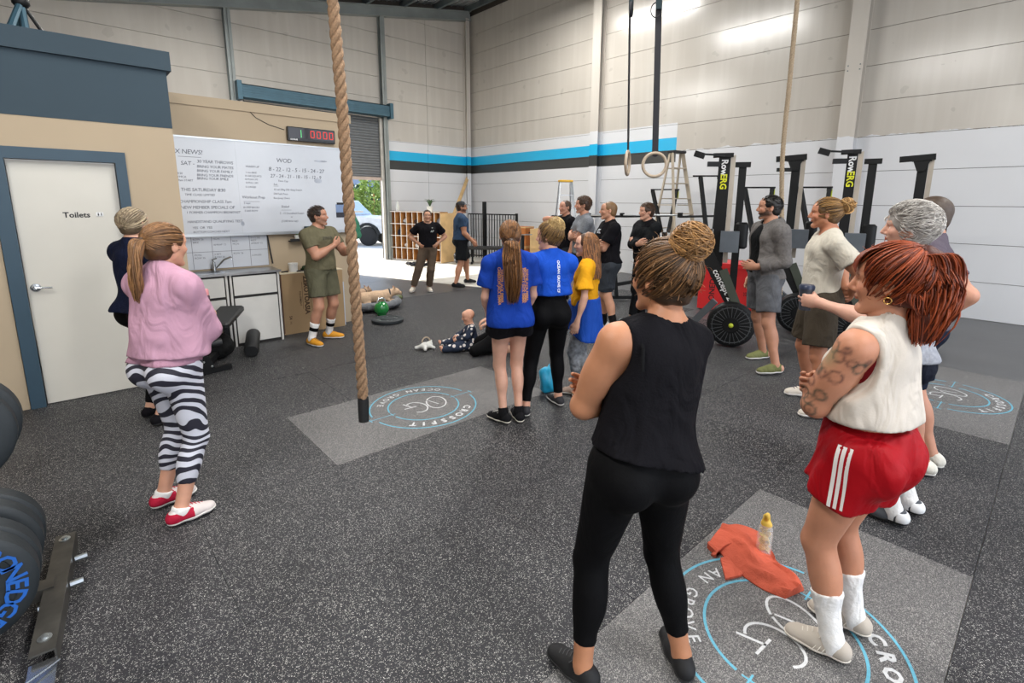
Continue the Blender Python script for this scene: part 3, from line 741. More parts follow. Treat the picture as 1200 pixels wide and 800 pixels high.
def merge(parts):
    Vs, Qs, Cs, o = [], [], [], 0
    for V, Q, c in parts:
        if len(V) == 0: continue
        c = np.broadcast_to(np.asarray(c, float), (len(V), 3)); Vs.append(V); Qs.append(Q+o); Cs.append(c); o += len(V)
    return np.concatenate(Vs), np.concatenate(Qs), np.concatenate(Cs)
def hcol(c, n, var=.35, c2=None, rng=None):
    rng = rng or RNG; a = np.array(lin(c)[:3]); b = np.array(lin(c2)[:3]) if c2 else a
    t = rng.random((n, 1)); return (a*(1-t)+b*t)*(1+rng.uniform(-var, var, (n, 1)))
def make_hair(root, sp, J, seed=0):
    hr = sp['hair']; kind = hr['kind']; H, R, s = J['H'], J['Rh'], J['hs']; rng = np.random.default_rng(seed+11)
    c1, c2 = hr['col'], hr.get('col2', hr['col']); vol = hr.get('vol', 1.0); near = sp.get('near', False)
    def p(x, y, z): return H+R@(np.array((x, y, z), float)*s)
    cen = p(0, -.017, .028); rad = V3(.0745, .094, .086)*s
    parts = []
    # cap of hair over the skull
    off = {'buzz': .0035, 'short': .009, 'crop': .012}.get(kind, .008)*vol
    line = hr.get('line', .055)       # hairline height above the head centre at the forehead
    prims = [el(cen, rad+off*s, .02, 'hair', R), el(p(0, -.045, -.035), V3(.062, .055, .055)*s+off*.5*s, .03, 'hair', R)]
    prims.append(el(p(0, .085, -.045+(.055-line)*-1), V3(.085, .075, .095)*s, .012, 'face', R, sub=True))
    for sg in (-1, 1): prims.append(el(p(sg*.085, .015, -.03), V3(.03, .030, .042)*s, .008, 'ear', R, sub=True))
    if hr.get('neck', True): prims.append(el(p(0, -.03, -.125), V3(.09, .09, .055)*s, .015, 'nape', R, sub=True))
    if kind == 'crop':
        r2 = np.random.default_rng(5)
        for i in range(26):
            a, b = r2.uniform(-PI, PI), r2.uniform(.15, 1.25); q = V3(math.cos(b)*math.sin(a)*.075, -math.cos(b)*math.cos(a)*.09-.01, .03+math.sin(b)*.085)
            if q[1] > .05 and q[2] < .07: continue
            prims.append(el(p(*q), V3(.021, .024, .018)*s, .01, 'hair', R))
    vx = .005 if near else .008
    V, Q = solid(prims, vx, wr=(.0016*vol, 95, seed, (1, 1, .4)) if kind not in ('buzz',) else None)
    parts.append((V, Q, np.array(lin(c1)[:3])*.9))
    N = hr.get('n', 520 if near else 240)
    # locks lying on the skull
    def scalp(n, back=True):
        out = []
        while len(out) < n:
            d = rng.normal(size=3); d /= np.linalg.norm(d)
            q = d*V3(.0745, .094, .086)*(1 if d[2] > -.5 else 1.0)+V3(0, -.017, .028)
            if q[2] < (-.062 if q[1] > -.04 else -.088): continue
            if q[1] > .048 and q[2] < line+.004: continue
            if abs(q[0]) > .055 and -.035 < q[1] < .06 and q[2] < .004: continue
            if kind == 'crop' and q[1] > .035 and q[2] < line+.01: continue
            out.append(d)
        return np.array(out)
    def along(d0, tgt, m=7, lift=.006, droop=0):
        """paths from scalp directions towards a tie point, over the skull"""
        t = np.linspace(0, 1, m)[None, :, None]; A = d0[:, None, :]; e = unit(np.linalg.inv(np.diag(rad))@(R.T@(tgt-cen))); B_ = e[None, None, :]
        D = A*(1-t)+B_*t; D = D/np.linalg.norm(D, axis=2, keepdims=True)
        q = D*(rad+off*s+lift*s*(.35+rng.random((len(d0), 1, 1))*.9)); Pq = cen+q@R.T
        w_ = np.clip((t-.75)/.25, 0, 1)**1.5; return Pq*(1-w_)+(tgt+rng.normal(size=(len(d0), 1, 3))*.007*s)*w_
    if kind in ('buzz',):
        pass
    elif kind in ('short', 'crop'):
        d0 = scalp(N); L = (.035 if kind == 'crop' else .028)*s*vol; m = 5; t = np.linspace(0, 1, m)[None, :, None]
        base = cen+(d0*(rad+off*.8*s))@R.T; nrm = d0@R.T; fl_ = np.array(hr.get('flow', (0.2, .5, .1))); tg = fl_-nrm@R*0+rng.normal(size=(len(d0), 3))*(.30 if kind == 'crop' else .22)
        tg = tg@R.T; tg = tg-nrm*(tg*nrm).sum(1, keepdims=True); tg /= np.linalg.norm(tg, axis=1, keepdims=True)+1e-9
        pth = base[:, None, :]+tg[:, None, :]*L*t+nrm[:, None, :]*(np.sin(t*PI*.8)*.010*s*vol)
        parts.append(locks(pth, rng.uniform(.0018, .0036, len(d0))*s*(1 if near else 1.6), hcol(c1, len(d0), .3, c2, rng)))
    elif kind in ('pony', 'bun', 'halfup', 'dread'):
        tie = p(*hr.get('tie', (0, -.115, .02)))
        d0 = scalp(N); m = 8
        pth = along(d0, tie, m, lift=hr.get('lift', .006)); parts.append(locks(pth, rng.uniform(.003, .0062, len(d0))*s*(1 if near else 1.5)*hr.get('lw', 1), hcol(c1, len(d0), .3, c2, rng)))
    elif kind == 'long':
        d0 = scalp(N); top = p(0, -.02, .12); m = 12; L = hr.get('len', .35)*s
        # hair falls from the crown over the skull then hangs
        t = np.linspace(0, 1, m)[None, :, None]; az_ = np.arctan2(d0[:, 0], -d0[:, 1]); az_ = np.clip(az_, -1.9, 1.9)
        ln = L*rng.uniform(.8, 1.08, len(d0))
        out = []
        for i in range(len(d0)):
            a = az_[i]; z0 = rng.uniform(.0, 1.2); sp_ = hr.get('spread', .012); pts = []
            for j in range(m):
                u = j/(m-1); ang = min(1.35, z0+u*2.2*(1.35-z0)) if True else 0
                th_ = PI/2-z0-u*1.9
                if th_ > -.15:
                    q = V3(math.cos(th_)*math.sin(a)*(.0745+off+.008), -math.cos(th_)*math.cos(a)*(.094+off+.008)-.017, .028+math.sin(th_)*(.086+off+.006)); last = q; uj = u
                else:
                    f = (u-uj)/(1-uj+1e-6); q = last+V3(math.sin(a)*sp_*f+.007*math.sin(9*f+i), -.030*f-.007*math.sin(7*f+i*2), -f*ln[i]/s)
                pts.append(p(*q))
            out.append(pts)
        parts.append(locks(np.array(out), rng.uniform(.004, .008, len(d0))*s*(1 if near else 1.3), hcol(c1, len(d0), .3, c2, rng)))
    if kind == 'pony':
        # tail: a bundle following a curve
        pts = [np.array(p(*hr.get('tie', (0, -.115, .02))))]+[H+R@(V3(*q)*s) for q in hr['tail']]
        n2 = hr.get('tn', 150); m = 14; tt = np.linspace(0, 1, m); K_ = len(pts)-1
        cur = catmull(pts, tt); wid = np.array(hr.get('tw', .03))*s*np.interp(tt, [0, .12, .4, .8, 1], [.35, .8, 1.05, 1.0, .6])
        ph = rng.uniform(0, 2*PI, n2); rr = np.sqrt(rng.random(n2)); ln = rng.uniform(.75, 1, n2); out = []
        tn = unit(pts[-1]-pts[0]); bx = basis(tn)
        for i in range(n2):
            c_ = catmull(pts, tt*ln[i]); wv = np.sin(tt*rng.uniform(5, 11)+ph[i])*.006*s*hr.get('wave', 1)
            out.append(c_+np.outer(math.cos(ph[i])*rr[i]*wid+wv, bx[:, 0])+np.outer(math.sin(ph[i])*rr[i]*wid*.75, bx[:, 1])+np.outer(wv, bx[:, 1])*.6)
        parts.append(locks(np.array(out), rng.uniform(.003, .0065, n2)*s*hr.get('lw', 1), hcol(c1, n2, .38, c2, rng)))
        core = [rc(catmull(pts, np.array([a]))[0], catmull(pts, np.array([b]))[0], np.interp(a, tt, wid)*.6, np.interp(b, tt, wid)*.6, .01) for a, b in zip(np.linspace(0, .8, 6), np.linspace(.15, .92, 6))]
        V, Q = solid(core, .008); parts.append((V, Q, np.array(lin(c1)[:3])*.6))
    if kind in ('bun', 'dread'):
        b = p(*hr['bun']); br = hr.get('br', .045)*s; n2 = hr.get('bn', 110); out = []; m = 12
        ax_ = unit(b-p(*hr.get('tie', (0, -.08, .09))))
        for i in range(n2):
            u = unit(ax_*hr.get('wrap', 1.0)*rng.uniform(.4, 1.2)+rng.normal(size=3)*hr.get('mess', .38)); bb = basis(u); a0 = rng.uniform(0, 2*PI); span_ = rng.uniform(1.5, 4.0); rr = br*rng.uniform(.72, 1.06); sh_ = rng.uniform(-.6, .6)*br
            rad2 = math.sqrt(max(rr*rr-sh_*sh_, 0)); a = a0+np.linspace(0, span_, m)
            out.append(b+np.outer(np.cos(a)*rad2, bb[:, 0])+np.outer(np.sin(a)*rad2, bb[:, 1])+u*sh_)
        fat = 2.0 if kind == 'dread' else 1
        parts.append(locks(np.array(out), rng.uniform(.0022, .0042, n2)*s*fat, hcol(hr.get('bcol', c1), n2, .28, hr.get('bcol2', c2), rng)))
        V, Q = solid([el(b, br*.90, .01)], .006); parts.append((V, Q, np.array(lin(hr.get('bcol', c1))[:3])*.75))
    if hr.get('fringe'):
        nf, m = hr['fringe'], 8; out = []; t = np.linspace(0, 1, m)
        for i in range(nf):
            x0 = rng.uniform(-.06, .06); out.append([p(x0*(1+.12*u), .02+.088*math.sin(u*1.5)-abs(x0)*.35*u, .122-.072*u**1.4-abs(x0)*.25*u+.008*math.sin(3*u)+rng.normal()*.0006) for u in t])
        parts.append(locks(np.array(out), rng.uniform(.002, .0042, nf)*s, hcol(c1, nf, .3, c2, rng)))
    if hr.get('drape'):      # loose hair hanging from the sides and nape
        nf, m = hr['drape'], 10; out = []; t = np.linspace(0, 1, m)
        for i in range(nf):
            a = rng.uniform(-1.25, 1.25); x0, y0 = math.sin(a)*.078, -math.cos(a)*.10-.017; L_ = rng.uniform(.06, .17)*hr.get('dl', 1); k = rng.uniform(3, 7); ph = rng.uniform(0, 6); wv = rng.uniform(.004, .011)
            out.append([p(x0*(1+.1*u)+wv*math.sin(k*u+ph)*u, y0*(1+.12*u)+wv*math.cos(k*u+ph)*u-.01*u, .03-u*L_-.02*math.sin(2*u)) for u in t])
        parts.append(locks(np.array(out), rng.uniform(.0018, .0042, nf)*s, hcol(c1, nf, .35, c2, rng)))
    if hr.get('wisps'):
        nw = hr['wisps']; m = 7; t = np.linspace(0, 1, m); out = []
        for i in range(nw):
            if hr.get('wz') == 'nape': q = V3(rng.uniform(-.05, .05), -.085+rng.uniform(-.01, .02), rng.uniform(-.06, -.02)); dr = V3(rng.normal()*.3, -.2, -1)
            else:
                d = scalp(1)[0]; q = d*V3(.080, .10, .094)+V3(0, -.017, .028); dr = d+rng.normal(size=3)*.6
            L = rng.uniform(.02, .055); k = rng.uniform(4, 9); e1 = unit(np.cross(dr, rng.normal(size=3)))
            out.append([p(*(q+unit(dr)*L*u+e1*.009*math.sin(k*u))) for u in t])
        parts.append(locks(np.array(out), np.full(nw, .0011 if near else .002)*s, hcol(c2, nw, .3, None, rng)))
    V, Q, cc = merge(parts)
    hm_ = mat('hair_strands', 'ffffff', .48, vcol=True, var=.25, scale=60, spec=.45)
    o = npmesh('hair', V, Q, hm_, root, cc)
    if kind in ('pony', 'bun', 'dread') and hr.get('tiecol'):
        tie = p(*hr.get('tie', (0, -.115, .02))); nx = p(*(hr['tail'][0] if kind == 'pony' else hr['bun'])); u = unit(nx-tie); bb = basis(u); q = tie+u*.006
        MB().tube([q+(bb[:, 0]*math.cos(a)+bb[:, 1]*math.sin(a))*.017*s for a in np.linspace(0, 2*PI, 16, endpoint=False)], .0065*s, 6, closed=True).build('hair_tie', mat('hair_tie_'+hr['tiecol'], hr['tiecol'], .7), None, True).parent = o
    return o
def catmull(pts, t):
    pts = np.array([2*pts[0]-pts[1]]+list(pts)+[2*pts[-1]-pts[-2]]); n = len(pts)-3; out = []
    for u in np.atleast_1d(t):
        x = min(max(u, 0), .99999)*n; i = int(x); f = x-i; a, b, c, d = pts[i:i+4]
        out.append(.5*((2*b)+(-a+c)*f+(2*a-5*b+4*c-d)*f*f+(-a+3*b-3*c+d)*f**3))
    return np.array(out)
# ---- shoes and socks
def shoe(root, A, yaw, s, up, sole, name='shoe', lace=None, accent=None, pitch=0, vox=.007, high=0, logo=None, sc=1.0, sole_h=.026, stripes=None):
    R = rotm(yaw, pitch); L = s*sc
    O = V3(A[0], A[1], A[2]-.085*s)
    def p(x, y, z): return O+R@(V3(x, y, z)*L)
    def f(off): return [rc(p(0, -.045, .045), p(.004, .06, .042), .037*L+off, .040*L+off, .02, '', (V3(0, 0, 1), .95)), rc(p(.004, .06, .038), p(.008, .135, .032), .044*L+off, .036*L+off, .03, '', (R@V3(0, 0, 1), .8)),
              rc(p(.008, .135, .032), p(.003, .158, .030), .038*L+off, .033*L+off, .02, '', (R@V3(0, 0, 1), .80)), rc(p(0, -.03, .06), p(0, .0, .095+high), .037*L+off, .034*L+off, .03), rc(p(0, .02, .075), p(.003, .10, .045), .026*L+off, .024*L+off, .03)]
    nz = R@V3(0, 0, 1); clipz = (p(0, 0, sole_h*.6), -nz)
    clipt = (p(0, 0, .098+high), nz)
    V, Q = solid(f(0), vox, clips=[clipz, clipt])
    o = npmesh(name, V, Q, up, root)
    V, Q = solid(f(.005*L), vox, clips=[(p(0, 0, sole_h), nz), (p(0, 0, .001), -nz)])
    npmesh('sole', V, Q, sole, o)
    if lace:
        b = MB()
        for i in range(5):
            y = .035+.02*i; z = .1035-.0088*i; b.tube([p(-.016, y, z), p(0, y+.003, z+.006), p(.016, y+.006, z)], .0032*L, 5)
        b.tube([p(0, .03, .112), p(.022, .022, .110), p(.034, .044, .088)], .003*L, 5); b.tube([p(0, .03, .112), p(-.022, .022, .110), p(-.034, .046, .086)], .003*L, 5)
        b.build('laces', lace, None, True).parent = o
    if accent:      # overlay along the heel and side
        V, Q = solid(f(.003*L), vox, clips=[(p(0, accent[1], 0), R@V3(0, 1, 0)), (p(0, 0, sole_h), -nz), (p(0, 0, .085), nz)]); npmesh('heel_panel', V, Q, accent[0], o)
    if stripes:
        for i in range(3):
            y = .028+.018*i
            for sg in (-1, 1): MB().tube([p(sg*.0475, y, .03), p(sg*.045, y-.008, .048), p(sg*.034, y-.016, .066)], .0045*L, 4, flat=.35).build('shoe_stripe', stripes, None, True).parent = o
    return o
def sock(root, prims, K, A, s, top, m, off=.0065, vox=.007, name='sock'):
    d = unit(K-A); e = A+d*top*s; ps = []
    for p in prims:
        q = dict(p)
        if q['t'] == 'el': q['r'] = q['r']+off
        else: q['ra'] += off; q['rb'] += off
        q['cap'] = (e, d); ps.append(q)
    V, Q = solid(ps, vox, wr=(.0008, 150, 3, (1, 1, .3))); return npmesh(name, V, Q, m, root)
SKINM = None
def skin_mat():
    m = mat('skin', 'ffffff', .5, vcol=True, var=.10, scale=14, bump=.06, bscale=260, spec=.4)
    b = m.node_tree.nodes['Principled BSDF']; b.inputs['Subsurface Weight'].default_value = .08; b.inputs['Subsurface Radius'].default_value = (.012, .005, .003); b.inputs['Subsurface Scale'].default_value = 1; return m
def person(sp):
    root = thing('person', sp['label'], 'person', (*sp['pos'], sp.get('z', 0)), math.radians(sp['az']-90), sp.get('group'))
    P, J = build_body(sp); s = J['s']; near = sp.get('near', False); vox = sp.get('vox', .009 if near else .013)
    fine = []
    H = J['H']; hv = .0038 if near else .0065
    fine.append((H-.135*J['hs'], H+.135*J['hs'], hv))
    for key in 'RL':
        hp_ = [p for p in P if p['tag'] == 'hand'+key]
        if hp_:
            lo = np.min([pbox(p)[0] for p in hp_], 0)-.01; hi = np.max([pbox(p)[1] for p in hp_], 0)+.01; fine.append((lo, hi, .0045 if near else .006))
    body_p = [p for p in P]
    V, Q = solid(body_p, vox, fine=fine)
    # skin colour and painted features
    sk = np.array(lin(sp.get('skin', 'c99679'))[:3]); col = np.tile(sk, (len(V), 1))
    R, hs = J['Rh'], J['hs']; L = (V-H)@R/hs      # head coordinates
    hd = (np.abs(L) < .14).all(1)
    def blob(c, r, cc, a=1.0, soft=.35):
        d = np.sqrt((((L-np.array(c))/np.array(r))**2).sum(1)); w_ = np.clip((1-d)/soft, 0, 1)*a*hd
        col[:] = col*(1-w_[:, None])+np.array(lin(cc)[:3])*w_[:, None]
    lipc = sp.get('lip', 'a85c50'); brow = sp.get('brow', sp['hair']['col'] if sp.get('hair') else '4a3526')
    blob((.045, .07, -.02), (.03, .04, .025), 'c46a56', .25, .9); blob((-.045, .07, -.02), (.03, .04, .025), 'c46a56', .25, .9); blob((0, .112, -.024), (.016, .02, .016), 'c46a56', .25, .9)
    blob((0, .095, -.055), (.024, .022, .0115), lipc, .85)
    for sg in (-1, 1):
        for q in np.linspace(0, 1, 5): blob((sg*(.016+.030*q), .084-.012*q, .0255+.004*math.sin(q*PI)), (.008, .016, .0048), brow, .75)
        if sp.get('closed') is None:
            blob((sg*.030, .0855, .0025), (.0115, .010, .0052), 'e6e0da', 1, .2); blob((sg*.030, .0875, .003), (.0052, .008, .0052), '2e211a', 1, .25); 
            blob((sg*.030, .086, .0085), (.0135, .012, .0030), '3a2a20', .8)
        for q in (sg*.088,): blob((q, -.008, 0), (.012, .009, .016), 'a5604c', .35, .8)
    if sp.get('beard'):
        bc, ba = sp['beard']
        for q in np.linspace(-1, 1, 9): blob((q*.055, .075-.06*abs(q)**1.6, -.085+.035*abs(q)), (.026, .045, .034), bc, ba, .35)
        blob((0, .095, -.038), (.028, .018, .0095), bc, ba, .4)
        blob((0, .095, -.055), (.019, .02, .0075), lipc, .8)
    if sp.get('paint'): sp['paint'](V, col, J, L)
    body = npmesh('body', V, Q, skin_mat(), root, col)
    if sp.get('hair'): make_hair(root, sp, J, sp.get('seed', 0))
    gv = sp.get('gvox', .0085 if near else .013); J['P'] = P; J['root'] = root; J['vox'] = gv; J['near'] = near
    for fn in sp.get('wear', []): fn(J, sp)
    return root, J
def sel(J, *tags): return [dict(p) for p in J['P'] if any(p['tag'].startswith(t) for t in tags) and not p['sub']]
def cut_arm(J, key, t, flare=0.0, off=.012, k=.03):
    """sleeve primitives: the upper arm (t<=1) or on into the forearm (t up to 2)"""
    s = J['s']; S, E_, W = J['S'+key], J['E'+key], J['W'+key]; out = []
    ps = [p for p in J['P'] if p['tag'] in ('ua'+key,)]
    ra = [p for p in ps if p['t'] == 'rc'][0]
    if t <= 1:
        u = unit(E_-S); e = S+(E_-S)*t; out.append(rc(S, e, ra['ra']+off, ra['ra']+(ra['rb']-ra['ra'])*t+off+flare+.006, k, cap=(e, u))); out.append(el([p for p in ps if p['t'] == 'el'][0]['c'], [p for p in ps if p['t'] == 'el'][0]['r']+off*.8, .03, cap=(e, u)))
    else:
        f = [p for p in J['P'] if p['tag'] == 'fa'+key and p['t'] == 'rc'][0]; u = unit(W-E_); e = E_+(W-E_)*(t-1)
        out.append(rc(S, E_, ra['ra']+off, ra['rb']+off, k)); out.append(el([p for p in ps if p['t'] == 'el'][0]['c'], [p for p in ps if p['t'] == 'el'][0]['r']+off*.8, .03))
        out.append(rc(E_, e, f['ra']+off, f['ra']+(f['rb']-f['ra'])*(t-1)+off+flare, k, cap=(e, u)))
    return out
def top(m, hem=.93, sleeve=.6, off=.012, neck=.075, loose=.0, wr=(.004, 26, 1, (1, 1, .5)), name='tshirt', arms='RL', armhole=None, kk=.022, flare=.01, neckz=1.475, boxy=0, hemtilt=(0, 0), neckr=None, post=None, cuts=(), band=None):
    """upper-body garment"""
    def fn(J, sp):
        s = J['s']; ps = [p for p in sel(J, 'pelvis', 'belly', 'chest', 'shoulder', 'trap') if not (armhole and False)]
        ps = [dict(p) for p in ps]
        for p in ps:
            if p['t'] == 'el': p['r'] = p['r']+off+(loose if p['tag'] in ('belly', 'pelvis') else loose*.3)
            else: p['ra'] += off*.8; p['rb'] += off*.8
            if boxy and p['tag'] == 'belly': p['r'] = p['r']+boxy
        tp, Rt = J['tp'], J['Rt']; fl_ = (Rt@V3(0, 1, 0), .68)
        if loose or boxy:
            ps.append(rc(tp(0, 0, 1.28), tp(0, .0, hem+.02), (.165+loose*.3)*s*sp.get('w', 1)*(1 if sp.get('sex', 'm') == 'm' else .92), (.165+loose+boxy)*s*sp.get('w', 1)*(1 if sp.get('sex', 'm') == 'm' else .95)*sp.get('girth', 1), .05, 'drape', fl_))
        for key in arms:
            if sleeve > 0: ps += cut_arm(J, key, sleeve, flare, off+.002)
        nb = tp(0, .012, neckz); ps.append(el(nb, V3(neckr or neck, (neckr or neck)*1.0, .055)*s, .006, 'neck', Rt, sub=True))
        if armhole:
            for sg, key in ((1, 'R'), (-1, 'L')): ps.append(el(J['S'+key]+Rt@(V3(sg*armhole[1], 0, armhole[2])*s), V3(armhole[0], armhole[0]*1.3, armhole[3])*s, .01, '', Rt, sub=True))
        for c_, r_ in cuts: ps.append(el(tp(*c_), V3(*r_)*s, .012, '', Rt, sub=True))
        n = unit(Rt@V3(hemtilt[0], hemtilt[1], -1)); cl = [(tp(0, 0, hem), n)]
        V, Q = solid(ps, J['vox'], 0, kk, cl, wr)
        o = npmesh(name, V, Q, m, J['root']); J[name] = o; J['top'] = o
        if post: post(J, sp, o, V)
    return fn
def legs(m, end=.45, off=.006, waist=1.03, name='shorts', wr=(.003, 28, 2, (1, 1, .3)), flare=0.0, kk=.03, post=None, hole=None, part_k=None):
    """trousers, leggings or shorts: end = how far down the leg (1 = knee, 2 = ankle)"""
    def fn(J, sp):
        s = J['s']; ps = sel(J, 'pelvis', 'belly')
        for p in ps: p['r'] = p['r']+off
        for key in 'RL':
            Hp, K, A = J['Hp'+key], J['K'+key], J['A'+key]
            th_ = [p for p in J['P'] if p['tag'] == 'th'+key][0]; ca = [p for p in J['P'] if p['tag'] == 'ca'+key and p['t'] == 'rc'][0]; cb = [p for p in J['P'] if p['tag'] == 'ca'+key and p['t'] == 'el'][0]
            if end <= 1:
                e = Hp+(K-Hp)*end; r = th_['ra']+(th_['rb']-th_['ra'])*end
                ps.append(rc(Hp, e, th_['ra']+off, r+off+flare, .035, cap=(e, unit(K-Hp))))
            else:
                e = K+(A-K)*(end-1); r = ca['ra']+(ca['rb']-ca['ra'])*(end-1); c = (e, unit(A-K))
                ps.append(rc(Hp, K, th_['ra']+off, th_['rb']+off+flare*.5, .035)); ps.append(rc(K, e, ca['ra']+off+flare*.5, r+off+flare, .03, cap=c)); q = dict(cb); q['r'] = q['r']+off+flare*.3; q['cap'] = c; ps.append(q)
        cl = [(J['pp'](0, 0, waist), J['Rp']@V3(0, 0, 1))]
        V, Q = solid(ps, J['vox'], 0, kk if kk else None, cl, wr)
        o = npmesh(name, V, Q, m, J['root']); J[name] = o
        if post: post(J, sp, o, V)
    return fn
def shoes(up, sole, sockm=None, sockh=.0, **kw):
    def fn(J, sp):
        for key in 'RL':
            if sockm: sock(J['root'], [p for p in J['P'] if p['tag'] == 'ca'+key]+[rc(J['A'+key], J['A'+key]-V3(0, 0, .035*J['s']), .034*J['s'], .034*J['s'], .02)], J['K'+key], J['A'+key], J['s'], sockh, sockm, vox=.006 if J['near'] else .01)
            shoe(J['root'], J['A'+key], J['fy'+key], J['s']*(.93 if sp.get('sex') == 'f' else 1.0)*1.0, up, sole, vox=.0055 if J['near'] else .009, pitch=J['fp'+key], **kw)
    return fn
def decal(o, vf, M4, m, name='lettering', depth=.3, lift=.0022):
    """flat print laid on a surface: vertices are cast along -z of the frame onto the mesh of o (all in o's own frame)"""
    bv = BVHTree.FromPolygons([v.co[:] for v in o.data.vertices], [p.vertices[:] for p in o.data.polygons])
    vs = []; z = Vector(M4.col[2][:3]).normalized()
    for p in vf[0]:
        q = M4 @ Vector(p); h = bv.ray_cast(q+z*depth, -z, depth*2)
        vs.append((h[0]+z*lift) if h[0] is not None else q)
    mb = MB(); mb.add(vs, vf[1]); d = mb.build(name, m); d.parent = o; return d
# ================================================= the people
def cloth(name, col, rough=.85, var=.12, bump=.25, scale=9, bscale=140, sheen=0, fold=.55):
    """woven fabric: fine weave relief over soft, mostly upright folds"""
    new = name not in MATS; m = mat(name, col, rough, var=var, scale=scale, bump=bump, bscale=bscale, sheen=sheen, spec=.12)
    if new and fold:
        n = m.node_tree; b = n.nodes['Principled BSDF']; t = n.nodes.new('ShaderNodeTexCoord'); mp = n.nodes.new('ShaderNodeMapping'); mp.inputs['Scale'].default_value = (1, 1, .55); mp.inputs['Rotation'].default_value = (.5, .35, 0)
        n.links.new(t.outputs['Object'], mp.inputs[0]); no = n.nodes.new('ShaderNodeTexNoise'); no.inputs['Scale'].default_value = 7.5; no.inputs['Detail'].default_value = 2; no.inputs['Distortion'].default_value = 1.6; no.inputs['Roughness'].default_value = .45
        n.links.new(mp.outputs[0], no.inputs['Vector']); bm = n.nodes.new('ShaderNodeBump'); bm.inputs['Strength'].default_value = fold; bm.inputs['Distance'].default_value = .05; n.links.new(no.outputs['Fac'], bm.inputs['Height'])
        old = b.inputs['Normal'].links[0].from_node; n.links.new(bm.outputs[0], old.inputs['Normal'])
    return m
def gloss(name, col, rough=.45): return mat(name, col, rough, var=.1, scale=10, bump=.1, bscale=40, spec=.4)
def place(sp, headpx, fR, fL, yR=None, yL=None, polR=None, polL=None, D=None):
    """root position from the ground distance of the feet and the sight line of the head; feet in the figure's frame"""
    a, b = fl(*fR), fl(*fL); m = (a+b)/2; D = D or math.hypot(m[0], m[1]); q = at_dist(headpx[0], headpx[1], D)
    t = math.radians(sp['az']); f = V3(math.cos(t), math.sin(t)); r = V3(math.sin(t), -math.cos(t)); s = sp['h']/1.70
    sp['pos'] = (q[0], q[1])
    for key, p_, y, po in (('R', a, yR, polR), ('L', b, yL, polL)):
        d = p_[:2]-q[:2]; leg = sp.setdefault('leg'+key, {}); leg['to'] = (d@r/s, d@f/s, .085)
        if y is not None: leg['yaw'] = y
        if po is not None: leg['pole'] = po
    return sp
CROSS = dict(armR=dict(to=(-.09, .20, 1.15), pole=(.55, .10, .85), hand=dict(d=(-1, -.05, .35), pn=(.1, -1, .1), curl=.25)),
             armL=dict(to=(.09, .165, 1.18), pole=(-.55, .10, .85), hand=dict(d=(1, -.25, .1), pn=(0, -1, 0), curl=.4)))
DOWN = dict(armR=dict(to=(.26, .04, .86), pole=(.45, -.5, 1.1), hand=dict(pn=(-1, .1, 0), curl=.4)), armL=dict(to=(-.26, .04, .86), pole=(-.45, -.5, 1.1), hand=dict(pn=(1, .1, 0), curl=.4)))
HIPS = dict(armR=dict(to=(.205, .03, 1.03), pole=(.7, -.35, 1.15), hand=dict(d=(-.5, .75, -.5), pn=(-.8, -.5, 0), curl=.25)), armL=dict(to=(-.205, .03, 1.03), pole=(-.7, -.35, 1.15), hand=dict(d=(.5, .75, -.5), pn=(.8, -.5, 0), curl=.25)))
WHITE = cloth('white_sock_knit', 'e8e6e4', .9, bump=.3, bscale=120); SOLEW = mat('white_rubber_sole', 'e4e0da', .6); SOLEB = mat('black_rubber_sole', '1b1b1c', .7); SOLEO = mat('off_white_sole', 'd9d2c6', .6)
BLK = cloth('black_cotton', '131216', .9); BLKL = cloth('black_stretch_fabric', '08080a', .75, bump=.12, fold=.15); BLKS = cloth('black_sock_knit', '151517', .9)
def only(n): return (not ONLY) or n in ONLY
ONLY = set(globals().get('ONLY_', ()))

# --- woman in the black tank top, back to us, foreground
def tank_strap(J, sp, o, V):
    b = MB(); tp = J['tp']
    b.tube([tp(-.118, .02, 1.425), tp(-.125, -.05, 1.415), tp(-.128, -.10, 1.37), tp(-.13, -.118, 1.30)], .006, 6, flat=.5)
    b.build('bra_strap', BLKL, None, True).parent = J['root']
if only('black'):
    sp = dict(label='woman in black tank top and leggings seen from behind, hair in a high bun', sex='f', h=1.60, az=64, near=True, w=1.06, wa=1.20, shR=(-.03, .05, -.01), wl=1.16, skin='b8805f', hyaw=22, hpitch=0, lean=1, side=7, twist=2, hs=1.06,
              hair=dict(kind='bun', col='3a2a1c', col2='8a6440', tie=(0, -.080, .080), bun=(.0, -.100, .128), br=.062, bcol='6a4a2a', bcol2='c09058', tiecol='a87c50', wisps=240, n=900, lift=.012, vol=1.35, line=.06, bn=620, mess=.5), seed=3, **CROSS,
              wear=[legs(BLKL, end=1.78, off=.005, waist=1.06, name='leggings', wr=(.0012, 30, 3)), top(BLK, hem=.965, sleeve=0, off=.012, neck=.085, neckz=1.49, armhole=(.078, .032, -.035, .125), hemtilt=(-.12, -.05), loose=.012, wr=(.0035, 24, 5, (1, 1, .4)), name='tank_top', post=tank_strap),
                    shoes(gloss('black_trainer_knit', '19191b', .7), SOLEB, None, lace=mat('dark_grey_lace', '3b3b3d'))])
    sp['armL'] = dict(to=(.02, .19, 1.10), pole=(-.65, .02, .85), hand=dict(d=(1, .0, .2), pn=(0, -1, 0), curl=.3)); sp['armR'] = dict(to=(-.08, .22, 1.14), pole=(.22, .9, .85), hand=dict(d=(-1, -.05, .35), pn=(.1, -1, .1), curl=.25))
    place(sp, (764, 320), (797, 786), (682, 800), yR=-10, yL=28); person(sp)
